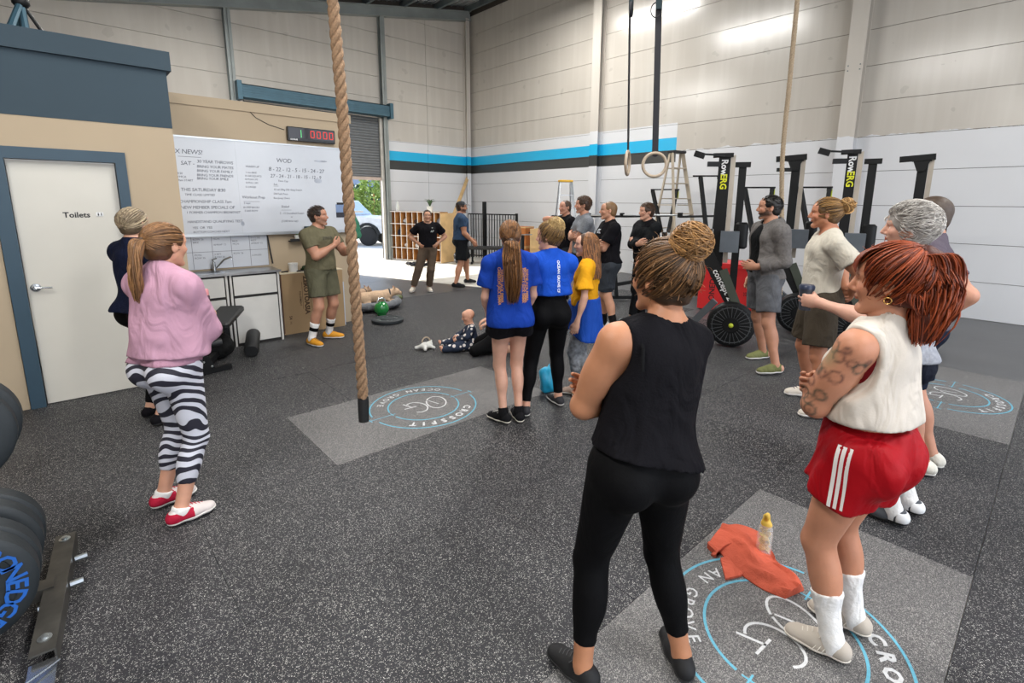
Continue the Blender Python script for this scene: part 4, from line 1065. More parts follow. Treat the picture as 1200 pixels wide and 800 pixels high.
# --- red-haired woman
def tattoo(V, col, J, L):
    S, E_ = J['SL'], J['EL']; u = unit(E_-S); r = np.random.default_rng(4); d = (V-S)@u; rad = np.linalg.norm(V-S-np.outer(d, u), axis=1); T_ = (d > -.03) & (d < .40) & (rad < .075)
    for i in range(60):
        c = S+u*r.uniform(-.02, .32)+unit(r.normal(size=3))*.05; rr = r.uniform(.012, .026); q = np.linalg.norm(V-c, axis=1); cc = np.array(lin('36463c' if i % 3 else '5c3a36')[:3])
        ringw = np.clip(1-np.abs(q-rr)/.006, 0, 1)*.8+np.clip(1-q/(rr*.5), 0, 1)*.55; ringw *= T_; col[:] = col*(1-ringw[:, None])+cc*ringw[:, None]
    c = S+u*.07+V3(-.04, .03, .02); q = np.linalg.norm((V-c)/V3(1, 1, 1.2), axis=1); wg = np.clip(1-q/.05, 0, 1)*.6*T_; col[:] = col*(1-wg[:, None])+np.array(lin('4f7350')[:3])*wg[:, None]
    for key in 'RL':     # red marks on the calves
        c = J['A'+key]+V3(.0, -.035, .20); c = c+V3(-.03, 0, 0); q = np.linalg.norm((V-c)/V3(1, 1, 1.4), axis=1); wg = np.clip(1-q/.032, 0, 1)**.6*.45; col[:] = col*(1-wg[:, None])+np.array(lin('7f2f22')[:3])*wg[:, None]
def red_stripes(J, sp, o, V):
    tp, s = J['pp'], J['s']
    vs = np.array(V); wm = MATS.get('white_stripe') or mat('white_stripe', 'efe9e6', .6)
    bv = BVHTree.FromPolygons([v.co[:] for v in o.data.vertices], [p.vertices[:] for p in o.data.polygons])
    for side in (-1, 1):
        for i in range(3):
            pts = []
            for z in np.linspace(.99, .735, 15):
                q = V3(side*.4, -.028+.020*i-.02*(z-.8), z)*s; h = bv.ray_cast(Vector(q), Vector((-side, 0, 0)), .5)
                if h[0] is not None: pts.append(np.array(h[0])+V3(side*.0012, 0, 0))
            if len(pts) > 3:
                b = MB(); n = len(pts); b.add([p+V3(0, e, 0)*1 for p in pts for e in (-.0065, .0065)], [(2*k, 2*k+1, 2*k+3, 2*k+2) for k in range(n-1)]); q = b.build('side_stripe', wm, None, True); q.parent = o
if only('red'):
    def hoop(J, sp):
        H, R, s = J['H'], J['Rh'], J['hs']
        for sg in (-1,):
            c = H+R@(V3(sg*.083, -.012, -.050)*s); b = MB(); b.tube([c+R@V3(0, math.cos(a)*.011, math.sin(a)*.011) for a in np.linspace(0, 2*PI, 14, endpoint=False)], .0022, 6, closed=True); b.build('gold_earring', mat('gold', 'd8a860', .25, .9), None, True).parent = J['root']
            b = MB(); b.ball(c+R@V3(0, 0, .022), .0045, 8); b.build('gold_stud', MATS['gold'], None, True).parent = J['root']
        W, E_ = J['WL'], J['EL']; u = unit(E_-W); bb = basis(u); m1, m2 = mat('black_beads', '16181c', .3), mat('green_beads', '5a7a5a', .4)
        for j in range(2):
            b = MB()
            for a in np.linspace(0, 2*PI, 16, endpoint=False): b.ball(W+u*(.03+.014*j)+(bb[:, 0]*math.cos(a)+bb[:, 1]*math.sin(a))*.031, .0062, 6)
            b.build('bead_bracelet', (m1, m2)[j], None, True).parent = J['root']
    crop = cloth('cream_cotton', 'cfc6bb', .9, bump=.1)
    sp = dict(label='red-haired woman in a cream cropped tank and red shorts with white side stripes', sex='f', h=1.565, az=80, near=True, w=1.08, wa=1.28, wl=1.16, skin='bf8568', hyaw=14, hpitch=2, lean=2, twist=-3, hs=1.13, neckfwd=-.030, lip='b06458', brow='7a3a20', paint=tattoo,
              hair=dict(kind='pony', col='5c210e', col2='a0481f', tie=(0, -.066, .094), tail=[(.0, -.104, .090), (0, -.132, .01), (-.012, -.125, -.09), (-.018, -.105, -.20)], tw=.062, tn=620, tiecol='7a3018', n=900, lift=.014, vol=1.45, line=.05, wisps=110, wave=2.2, lw=.72, fringe=170, drape=70, dl=.75), seed=8, **CROSS,
              wear=[legs(cloth('red_tricot', 'a0101a', .5, bump=.1, scale=4), end=.40, off=.020, waist=1.045, name='shorts', flare=.026, wr=(.009, 34, 7, (1, 1, .15)), kk=.035, post=red_stripes),
                    top(cloth('dark_red_bra', '7d1a20', .7), hem=1.18, sleeve=0, off=.005, neck=.095, neckz=1.47, armhole=(.062, .03, -.02, .085), name='sports_bra', wr=None),
                    top(crop, hem=1.065, sleeve=0, off=.016, neck=.078, neckz=1.48, armhole=(.098, .045, -.06, .160), boxy=.02, loose=.014, wr=(.006, 24, 9, (1, 1, .3)), name='cropped_tank', hemtilt=(0, .0)),
                    shoes(gloss('beige_knit', 'b8aea2', .8), SOLEO, WHITE, .20, lace=mat('beige_lace', 'cfc8bd'), stripes=mat('pale_stripe', 'e6e1d8')), hoop])
    sp['armL'] = dict(to=(.03, .20, 1.13), pole=(-.62, .12, .75), hand=dict(d=(1, .0, .3), pn=(0, -1, 0), curl=.3))
    place(sp, (1046, 320), (997, 738), (972, 768), yR=14, yL=18); person(sp)
# --- woman in the pink sweater
def zebra_mat():
    m = mat('zebra_print', 'ffffff', .7, bump=.15); n = m.node_tree; b = n.nodes['Principled BSDF']; t = n.nodes.new('ShaderNodeTexCoord')
    mp = n.nodes.new('ShaderNodeMapping'); mp.inputs['Rotation'].default_value = (.45, .35, .3); n.links.new(t.outputs['Object'], mp.inputs[0])
    w_ = n.nodes.new('ShaderNodeTexWave'); w_.bands_direction = 'Z'; w_.inputs['Scale'].default_value = 6.8; w_.inputs['Distortion'].default_value = 11; w_.inputs['Detail'].default_value = 1.4; w_.inputs['Detail Scale'].default_value = .75; w_.inputs['Detail Roughness'].default_value = .45
    n.links.new(mp.outputs[0], w_.inputs['Vector']); r = n.nodes.new('ShaderNodeValToRGB'); r.color_ramp.interpolation = 'LINEAR'
    r.color_ramp.elements[0].position = .47; r.color_ramp.elements[0].color = lin('23222f'); r.color_ramp.elements[1].position = .53; r.color_ramp.elements[1].color = lin('cfd0da')
    n.links.new(w_.outputs['Fac'], r.inputs[0]); n.links.new(r.outputs[0], b.inputs['Base Color']); return m
if only('pink'):
    pk = cloth('pink_fleece', 'b68da0', .95, bscale=240, bump=.12)
    sp = dict(label='woman in a pink sweater and zebra-print leggings with a long ponytail, arms crossed', sex='f', h=1.60, az=24, near=True, w=1.10, wa=1.02, wl=1.06, girth=1.1, hs=1.04, skin='cf9a80', hyaw=6, hpitch=4, lean=4, twist=10,
              hair=dict(kind='pony', col='5a3d26', col2='9a7048', tie=(0, -.105, .03), tail=[(0, -.145, .02), (.005, -.165, -.08), (.0, -.165, -.19), (-.01, -.15, -.30)], tw=.030, tn=190, tiecol='d8d0c4', n=600, line=.05, lift=.004), seed=12, **CROSS,
              wear=[legs(zebra_mat(), end=1.62, off=.004, waist=1.04, name='leggings', wr=None),
                    top(pk, hem=.985, sleeve=1.92, off=.017, neck=.066, neckz=1.49, loose=.010, boxy=.022, wr=(.009, 19, 13, (1, 1, 1)), name='sweater', flare=.006, kk=.03), top(cloth('pink_rib', 'ad8496', .95, bscale=240, bump=.3), hem=.945, sleeve=0, off=.014, name='rib_band', cuts=[((0, 0, 1.30), (.4, .4, .315))], wr=(.002, 70, 3, (1, 1, .1))),
                    shoes(gloss('grey_white_mesh', 'cdc3c0', .8), SOLEW, WHITE, .012, lace=mat('crimson_lace', 'c0203c'), accent=(cloth('crimson_overlay', 'a81f38', .7), .055))])
    place(sp, (182, 292), (214, 612), (194, 592), yR=-10, yL=-6); person(sp)
# --- woman in navy behind her
if only('navy'):
    sp = dict(label='woman in a navy top half hidden behind the pink sweater, fair hair pinned up', sex='f', h=1.66, az=28, w=1.0, skin='cf9f86', hyaw=14, hair=dict(kind='bun', col='6b5a46', col2='b3a286', tie=(0, -.09, -.01), bun=(-.0, -.115, -.01), br=.024, bcol='6b5a46', bcol2='a08c70', bn=50), seed=4, **CROSS,
              wear=[legs(BLKL, end=1.9, off=.006, name='leggings'), top(cloth('navy_fleece', '141a30', .9), hem=.93, sleeve=1.9, off=.02, neckz=1.49, neck=.068, loose=.015, name='long_sleeve_top'), shoes(BLK, SOLEB)])
    place(sp, (156, 270), (190, 497), (178, 488)); BOT = at_dist(252, 366, 4.35); t_ = math.radians(sp['az']); d_ = BOT-V3(*sp['pos'], 0); s_ = sp['h']/1.7
    sp['armR'] = dict(to=((d_[0]*math.sin(t_)-d_[1]*math.cos(t_))/s_+.03, (d_[0]*math.cos(t_)+d_[1]*math.sin(t_))/s_-.06, BOT[2]/s_+.0), pole=(.6, -.2, 1.0), hand=dict(pn=(-1, .2, 0), curl=.6, thumb=.8)); r_n, J_n = person(sp)
    hw = Matrix.Rotation(r_n.rotation_euler.z, 3, 'Z') @ Vector(J_n['WR']+unit(J_n['WR']-J_n['ER'])*.085+V3(-.03, 0, 0))+r_n.location; BOT = V3(*hw)
# --- the instructor by the whiteboard
if only('instr'):
    olive = cloth('olive_cotton', '66614c', .85)
    def chest_text(J, sp, o, V): decal(o, txt('STNGR', .05, bold=.0015), T(J['tp'](0.0, .10, 1.325), (-1, 0, 0), (0, 0, 1)), mat('dark_olive_print', '3c3a2e'), depth=.25)
    def sock_text(J, sp):
        for key in 'RL':
            A, K = J['A'+key], J['K'+key]; u = unit(K-A); b = MB(); b.tube([A+u*.10, A+u*.145], .0535*J['s'], 14); b.build('sock_band', BLKL, None, True).parent = J['root']
    sp = dict(label='man in olive tee and shorts speaking by the whiteboard, hand on chest, orange shoes', sex='m', h=1.66, az=-66, w=1.06, wa=1.16, skin='b5836a', hyaw=24, hpitch=-3, beard=('5a4636', .35), vox=.011, gvox=.010, hair=dict(kind='short', col='2b1f18', col2='4a3526', flow=(0, -.9, .4), vol=1.15), seed=5,
              armR=dict(to=(-.02, .20, 1.235), pole=(.5, .02, .8), hand=dict(d=(-.8, .1, .45), pn=(.1, -1, 0), curl=.35, thumb=.3)), armL=dict(to=(-.25, .33, 1.20), pole=(-.45, -.05, .8), hand=dict(d=(.05, .25, .95), pn=(.8, -.3, 0), curl=.75, point=True)),
              wear=[legs(cloth('olive_shorts', '5c5a48', .8), end=.72, off=.02, waist=1.03, flare=.018, name='shorts'), top(olive, hem=.93, sleeve=.60, off=.010, loose=.012, name='tshirt', post=chest_text, flare=.004),
                    shoes(gloss('orange_mesh', 'c98a1c', .7), SOLEW, WHITE, .20, lace=mat('black_lace', '201c18')), sock_text])
    place(sp, (373, 262), (366, 404), (386, 396), yR=-4, yL=34); person(sp)
# --- man in black tee, hands on hips, far back
if only('tee'):
    sp = dict(label='person in black tee and brown joggers, hands on hips, before the cubby shelves', sex='m', h=1.57, az=240, w=1.0, skin='b98a70', hair=dict(kind='short', col='2e211a', col2='4a3424', vol=.8, line=.06, flow=(0, -1, 0)), seed=6, **HIPS,
              wear=[legs(cloth('brown_joggers', '5d4f43', .85), end=1.9, off=.016, flare=.010, name='joggers'), top(BLK, hem=.95, sleeve=.62, off=.012, loose=.014, name='tshirt', flare=.02, post=lambda J, sp, o, V: decal(o, txt('*\nAP', .055), T(J['tp'](-.09, .1, 1.31), (-1, 0, 0), (0, 0, 1)), mat('pale_print', 'cfd6d2'), depth=.25)), shoes(cloth('pale_canvas', 'cfc6b8', .8), SOLEW)])
    place(sp, (501, 262), (484, 342), (503, 341), yR=-16, yL=14); person(sp)
# --- man in cap
if only('cap'):
    def cap_(J, sp):
        H, R, s = J['H'], J['Rh'], J['hs']
        V, Q = solid([el(H+R@(V3(0, -.012, .045)*s), V3(.084, .102, .085)*s, .02, '', R)], .008, clips=[(H+R@(V3(0, 0, .055)*s), -(R@V3(0, 0, 1)))]); c = npmesh('cap', V, Q, cloth('charcoal_cap', '33363a'), J['root'])
        V, Q = solid([el(H+R@(V3(0, .085, .062)*s), V3(.068, .085, .010)*s, .01, '', R@rotm(0, 8))], .006); npmesh('cap_brim', V, Q, cloth('pale_cap_brim', '8f9092'), c)
    sp = dict(label='bearded man in a cap, slate blue tee and black shorts by the steel fence', sex='m', h=1.74, az=-26, w=1.10, wa=1.1, girth=1.08, skin='b98468', hyaw=-6, beard=('4a2a1a', .95), hair=dict(kind='short', col='3a261a', col2='4a3322', vol=.8), seed=7,
              armR=dict(to=(.20, .20, .92), pole=(.4, -.6, 1.1), hand=dict(d=(-.1, .5, -.7), pn=(-1, 0, 0), curl=.5)), armL=dict(to=(-.18, .24, .94), pole=(-.4, -.6, 1.1), hand=dict(d=(.3, .5, -.6), pn=(1, 0, 0), curl=.5)),
              wear=[legs(cloth('black_shorts', '15171a', .8), end=.86, off=.022, flare=.03, name='shorts'), top(cloth('slate_blue_cotton', '34465e', .85), hem=.95, sleeve=.58, off=.012, loose=.018, name='tshirt', flare=.006), shoes(cloth('dark_canvas', '222326', .8), SOLEB), cap_])
    place(sp, (540, 252), (534, 337), (548, 332), yR=-10, yL=6); person(sp)
# --- girl in blue polo
if only('girl'):
    def polo(J, sp, o, V):
        om = mat('orange_print', 'c98a50')
        for i, x in enumerate((-.112, -.092, .078, .098, .118)):
            decal(o, txt(['CAMERON', 'HARPER', 'ISABELLA', 'MATILDA', 'SOPHIE'][i]+' JACK EMMA', .027, bold=.0008), T(J['tp'](x, -.1, 1.20), (0, 0, -1), (1, 0, 0)), om, depth=.3, lift=.003)
        decal(o, txt('LEAVERS', .034, bold=.001), T(J['tp'](0, -.1, 1.345), (1, 0, 0), (0, 0, 1)), om, depth=.3, lift=.003)
        tp, s = J['tp'], J['s']; V2, Q2 = solid([rc(tp(0, -.0, 1.435), tp(0, .002, 1.468), .064*s, .058*s, .01), rc(tp(0, 0, 1.40), tp(0, .004, 1.50), .054*s, .054*s, .004, sub=True)], .006, clips=[(tp(0, 0, 1.472), V3(0, 0, 1))]); npmesh('collar', V2, Q2, MATS['royal_blue_cotton'], o)
    bl = cloth('royal_blue_cotton', '183c98', .85)
    conv = cloth('black_canvas', '1a1a1c', .85)
    sp = dict(label='girl in blue polo with orange lettering and black shorts, long brown ponytail', sex='f', h=1.60, az=62, near=True, w=.93, bust=.7, wl=.88, wa=.86, skin='d2a28c', hyaw=-8, **DOWN, vox=.010, gvox=.009,
              hair=dict(kind='pony', col='472c1a', col2='98683a', tie=(0, -.105, -.035), tail=[(0, -.140, -.075), (0.0, -.185, -.20), (.01, -.200, -.36), (.005, -.195, -.53)], tw=.092, tn=760, tiecol='b07a48', n=900, line=.05, lift=.004, wave=2.6, lw=.75), seed=21,
              wear=[legs(BLK, end=.26, off=.022, waist=1.0, flare=.028, name='shorts', wr=(.004, 26, 3, (1, 1, .2))), top(bl, hem=.865, sleeve=.66, off=.016, neckz=1.505, neck=.066, loose=.016, boxy=.008, name='polo_shirt', wr=(.0045, 20, 4, (1, 1, .25)), flare=.022, post=polo),
                    shoes(conv, SOLEO, BLKS, .05, lace=mat('white_lace', 'e6e2dc'))])
    sp['armR'] = dict(to=(.15, .17, .90), pole=(.45, -.4, 1.1), hand=dict(pn=(-1, .1, 0), curl=.4)); sp['armL'] = dict(to=(-.15, .17, .90), pole=(-.45, -.4, 1.1), hand=dict(pn=(1, .1, 0), curl=.4))
    place(sp, (598, 290), (608, 493), (590, 495), yR=4, yL=38); person(sp)
# --- woman in blue cropped tee
if only('bluecrop'):
    def vt(J, sp, o, V): decal(o, txt('OCEAN GROVE CF', .030, bold=.0008), T(J['tp'](.045, -.1, 1.26), (0, 0, -1), (1, 0, 0)), mat('white_print', 'e8ecf4'), depth=.3, lift=.003)
    sp = dict(label='blonde woman in cropped blue tee with white vertical lettering and black leggings', sex='f', h=1.575, az=58, near=True, w=1.04, wl=1.08, skin='cf9c84', hyaw=60, hpitch=2, vox=.010, gvox=.009,
              hair=dict(kind='bun', col='4f3a28', col2='a5814e', tie=(0, -.06, .085), bun=(.0, -.062, .088), br=.080, bcol='9a7844', bcol2='d6ba84', bn=620, n=700, wisps=220, lift=.014, vol=1.4, mess=1.6), seed=31, **CROSS,
              wear=[legs(BLKL, end=1.9, off=.005, waist=1.09, name='leggings', wr=(.001, 30, 3)), top(cloth('bright_blue_cotton', '1c4fba', .8), hem=1.09, sleeve=.64, off=.013, neckz=1.50, neck=.07, boxy=.018, loose=.016, name='cropped_tshirt', flare=.018, post=vt),
                    shoes(gloss('black_white_mesh', '2a2a2e', .7), SOLEW, None, lace=mat('white_lace', 'e6e2dc'))])
    place(sp, (645, 288), (654, 474), (616, 486), yR=18, yL=-6); person(sp)
# --- girl in yellow
if only('yellow'):
    def jacket(J, sp):
        s, tp = J['s'], J['pp']; jm = cloth('blue_track_jacket', '1d4aa6', .6)
        V, Q = solid([rc(tp(0, 0, 1.0), tp(0, -.03, .66), .185*s, .215*s, .03, '', (V3(0, 1, 0), .80)), rc(tp(0, .0, 1.04), tp(0, 0, .99), .165*s, .170*s, .03, '', (V3(0, 1, 0), .80))], .010, clips=[(tp(0, 0, .70), V3(.25, .2, -1)), (tp(0, 0, 1.07), V3(0, 0, 1))], wr=(.007, 22, 5, (1, 1, .15)))
        o = npmesh('jacket_round_waist', V, Q, jm, J['root'])
        b = MB(); b.tube([tp(.10, .13, 1.03), tp(.03, .16, 1.0), tp(0, .17, .90), tp(-.02, .17, .72)], [.03, .028, .03, .028], 8, flat=.6); b.build('jacket_sleeve', jm, None, True).parent = o
        b = MB(); b.tube([tp(-.165, .06, .86), tp(-.15, .12, .76), tp(-.10, .16, .70)], [.006]*3, 5); b.build('white_piping', mat('white_print', 'e8ecf4'), None, True).parent = o
    sp = dict(label='girl in a yellow tee with a blue jacket tied round her waist, loose brown hair', sex='f', h=1.48, az=122, near=True, w=.90, bust=.55, wl=.85, wa=.82, skin='d0a18a', hyaw=8, vox=.010, gvox=.010, **DOWN,
              hair=dict(kind='long', col='4f3320', col2='a06c40', len=.33, n=760, line=.05, spread=.045), seed=41,
              wear=[legs(cloth('grey_patterned_leggings', '8a8d92', .8, var=.5, scale=30), end=1.9, off=.006, name='leggings'), top(cloth('mustard_cotton', 'd99a1c', .85), hem=.985, sleeve=.72, off=.016, neckz=1.50, neck=.07, loose=.012, boxy=.01, name='tshirt', flare=.03), jacket,
                    shoes(cloth('taupe_suede', 'a08a7c', .8), SOLEO)])
    place(sp, (688, 305), (690, 466), (676, 462), yR=6, yL=6); person(sp)
# --- crossing-arms men
if only('btee'):
    def ctext(J, sp, o, V): decal(o, txt('STL', .075, bold=.003, shear=.3), T(J['tp'](-.02, .1, 1.33), (-1, 0, 0), (0, 0, 1)), mat('white_print', 'e8ecf4'), depth=.3)
    sp = dict(label='short-haired man in black tee with white chest lettering and grey shorts', sex='m', h=1.76, az=146, w=1.04, skin='bd8b70', hyaw=-12, vox=.011, gvox=.010, **CROSS, hair=dict(kind='buzz', col='7a5a38', line=.05), seed=51,
              wear=[legs(cloth('dark_grey_shorts', '3a3e44', .75), end=.80, off=.022, flare=.022, name='shorts'), top(BLK, hem=.93, sleeve=.68, off=.014, loose=.018, name='tshirt', post=ctext, flare=.016), shoes(cloth('white_trainer', 'dedad6', .7), SOLEW, BLKS, .15)])
    place(sp, (714, 262), (720, 392), (707, 385), yR=0, yL=6); person(sp)
if only('hood'):
    sp = dict(label='young man in black hooded top and trousers in front of the tall ladder', sex='m', h=1.74, az=160, w=1.02, skin='c9977e', hyaw=-6, vox=.012, gvox=.012, **CROSS, hair=dict(kind='crop', col='3e2a1a', col2='6a472c', flow=(0, .7, .2)), seed=52,
              wear=[legs(cloth('black_trousers', '17181b', .85), end=1.92, off=.014, flare=.006, name='trousers'), top(cloth('black_fleece', '1a1c1e', .9), hem=.92, sleeve=1.9, off=.02, neckz=1.49, loose=.018, name='hooded_top'), hood_(BLK) if False else top(BLK, hem=1.38, sleeve=0, off=.03, neck=.075, neckz=1.50, name='hood'), shoes(BLK, SOLEB)])
    place(sp, (758, 262), (752, 376), (740, 378)); person(sp)
if only('grey'):
    sp = dict(label='brown-haired man in a grey tee standing behind the woman with the blonde bun', sex='m', h=1.83, az=146, w=1.05, skin='c59076', hyaw=-8, vox=.012, gvox=.012, **CROSS, hair=dict(kind='crop', col='3f2b1c', col2='6e4c30', flow=(0, -.8, .2)), seed=53, beard=('5a4030', .3),
              wear=[legs(cloth('dark_shorts', '26282d', .8), end=.85, off=.02, flare=.02, name='shorts'), top(cloth('grey_marl', '82868c', .9, var=.2, scale=60), hem=.92, sleeve=.62, off=.012, loose=.014, name='tshirt'), shoes(BLK, SOLEB)])
    place(sp, (684, 256), (692, 372), (680, 370)); person(sp)
if only('behind'):
    sp = dict(label='man in black tee with raised arm, half hidden behind the man in grey', sex='m', h=1.78, az=160, w=1.05, skin='c08c74', hyaw=8, vox=.012, gvox=.012, hair=dict(kind='buzz', col='4a3424'), seed=54,
              armR=dict(to=(-.05, .26, 1.42), pole=(.6, .45, 1.35), hand=dict(d=(-.9, -.2, .1), pn=(0, -.2, -1), curl=.5)), armL=dict(to=(-.26, .05, .87), pole=(-.5, -.4, 1.1), hand=dict(pn=(1, 0, 0), curl=.4)),
              wear=[legs(cloth('dark_shorts', '26282d', .8), end=.85, off=.02, flare=.02, name='shorts'), top(BLK, hem=.92, sleeve=.6, off=.012, loose=.014, name='tshirt'), shoes(BLK, SOLEB)])
    place(sp, (663, 252), (672, 366), (660, 366), D=8.7); person(sp)
# --- man in the grey hoodie
if only('hoodie'):
    gh = cloth('grey_fleece', '6c6866', .9, var=.2, scale=40, bscale=100)
    def hood(J, sp):
        tp, s = J['tp'], J['s']
        V, Q = solid([el(tp(0, -.075, 1.445), V3(.105, .062, .065)*s, .03), rc(tp(-.07, -.02, 1.45), tp(-.045, .09, 1.36), .03*s, .022*s, .02), rc(tp(.07, -.02, 1.45), tp(.045, .09, 1.36), .03*s, .022*s, .02), el(tp(0, -.02, 1.50), V3(.062, .066, .05)*s, .01, sub=True)], .010, wr=(.003, 30, 4)); npmesh('hood', V, Q, gh, J['root'])
    def open_front(J, sp, o, V): pass
    sp = dict(label='dark-haired bearded man in an open grey hooded jacket and grey shorts, hand on hip', sex='m', h=1.83, az=140, w=1.03, skin='b58268', hyaw=-20, near=False, vox=.010, gvox=.010, beard=('2a1e18', .9), hair=dict(kind='short', col='120c08', col2='20150e', flow=(0, -1, 0), vol=.75, n=360), seed=61,
              armL=dict(to=(-.13, .155, 1.03), pole=(-.55, -.7, 1.0), hand=dict(d=(.55, .75, .1), pn=(1, -.6, 0), curl=.3)), armR=dict(to=(.22, .02, .90), pole=(.5, -.5, 1.0), hand=dict(d=(0, .3, -.9), pn=(-1, 0, 0), curl=.4)),
              wear=[legs(cloth('grey_shorts', '5f6064', .8, var=.3, scale=14), end=.76, off=.024, flare=.022, name='shorts'), top(cloth('black_tee', '101113', .9), hem=.95, sleeve=0, off=.013, neck=.075, name='undershirt', loose=.008),
                    top(gh, hem=.91, sleeve=1.88, off=.022, neck=.085, name='jacket', loose=.012, wr=(.006, 20, 6), cuts=[((.0, .17, 1.12), (.095, .15, .36)), ((.0, .13, .95), (.12, .12, .13))]), hood, shoes(cloth('olive_knit', '6e7048', .8), SOLEW, None, accent=(cloth('peach_heel', 'c79a84', .7), -.035))])
    place(sp, (903, 252), (893, 420), (908, 438), yR=10, yL=6); person(sp)
# --- man with dreadlock bun
if only('dread'):
    sp = dict(label='man with fair dreadlocks tied up, cream tee and dark olive shorts, hands behind his back', sex='m', h=1.79, az=120, near=True, w=1.0, girth=.96, wa=1.08, skin='b87c5e', hyaw=-10, neckfwd=.02, vox=.010, gvox=.009, beard=('8a5a3a', .35), brow='6a4a2c', lip='b0685c',
              hair=dict(kind='dread', col='5f4426', col2='a37c48', tie=(0, -.10, .045), bun=(0, -.138, .066), br=.060, bcol='8f6a3c', bcol2='d0a468', bn=60, n=260, lw=1.5, mess=1.2, line=.05, lift=.008, wisps=25), seed=71,
              armR=dict(to=(.06, -.19, 1.0), pole=(.5, -.35, 1.1), hand=dict(d=(-1, -.1, -.2), pn=(0, 1, 0), curl=.4)), armL=dict(to=(-.08, -.20, .99), pole=(-.5, -.35, 1.1), hand=dict(d=(.8, -.1, -.4), pn=(0, 1, 0), curl=.4)),
              wear=[legs(cloth('dark_olive_shorts', '453d33', .85), end=.82, off=.024, flare=.03, name='shorts'), top(cloth('cream_tee', 'c9c2b4', .9), hem=.90, sleeve=.66, off=.014, loose=.012, name='tshirt', wr=(.007, 20, 8, (1, 1, .5)), flare=.018),
                    shoes(cloth('cream_knit', 'd6cdc0', .8), SOLEW, None, lace=mat('purple_lace', '3c2a50'))])
    place(sp, (972, 255), (946, 464), (966, 490), yR=8, yL=4); person(sp)
# --- grey-haired person with cup
if only('greyh'):
    sp = dict(label='grey-haired person in a light grey tee and dark shorts holding a lidded cup', sex='f', h=1.74, az=104, near=True, w=1.14, girth=1.12, wa=1.05, wl=1.05, skin='cf9f8a', hyaw=-2, brow='a09890', vox=.010, gvox=.009,
              hair=dict(kind='crop', col='9b958f', col2='d8d3cd', vol=1.5, n=2200, flow=(.1, -.9, .1), line=.045), seed=81,
              armL=dict(to=(-.19, .36, 1.185), pole=(-.5, -.2, .9), hand=dict(d=(.25, .9, .05), pn=(.95, -.3, 0), curl=.62, thumb=.9)), armR=dict(to=(.24, .12, .95), pole=(.5, -.4, 1.0), hand=dict(pn=(-1, 0, 0), curl=.4)),
              wear=[legs(cloth('navy_stretch_shorts', '171a26', .7), end=.60, off=.008, waist=1.03, flare=.006, name='shorts'), top(cloth('pale_grey_marl', '9a9ca4', .9, var=.2, scale=50), hem=.93, sleeve=.60, off=.012, loose=.010, name='tshirt', wr=(.005, 24, 9, (.4, .4, 1))),
                    shoes(gloss('grey_mesh', '4c4f54', .7), SOLEB, WHITE, .14, accent=(mat('white_wave', 'e2e2e2', .5), -.02))])
    place(sp, (1070, 268), (1062, 600), (1044, 612), yR=-14, yL=-10); GREY = person(sp)
# --- man behind, arm akimbo
if only('ptee'):
    sp = dict(label='man in a mauve grey tee with an elbow out, hidden behind the grey-haired person', sex='m', h=1.80, az=100, w=1.06, wa=1.1, skin='c08b72', hyaw=6, vox=.011, gvox=.011, hair=dict(kind='buzz', col='4a3a2e'), seed=91,
              armL=dict(to=(-.20, -.03, 1.00), pole=(-.50, -.75, 1.15), hand=dict(d=(.5, .7, -.3), pn=(.9, -.3, 0), curl=.3)), armR=dict(to=(.21, .02, 1.03), pole=(.7, -.35, 1.15), hand=dict(d=(-.5, .75, -.5), pn=(-.8, -.5, 0), curl=.25)),
              wear=[legs(cloth('navy_shorts', '1c2232', .8), end=.8, off=.02, flare=.02, name='shorts'), top(cloth('mauve_grey_cotton', '5a525c', .85), hem=.93, sleeve=.66, off=.012, loose=.012, name='tshirt'), shoes(cloth('pale_trainer', 'd8d4c8', .7), SOLEW)])
    sp['wear'].append(lambda J, sp: MB().tube([J['WL']+unit(J['EL']-J['WL'])*.02, J['WL']+unit(J['EL']-J['WL'])*.05], .034, 12).build('wristband', BLKL, None, True).__setattr__('parent', J['root']))
    place(sp, (1094, 250), (1088, 545), (1078, 555)); person(sp)
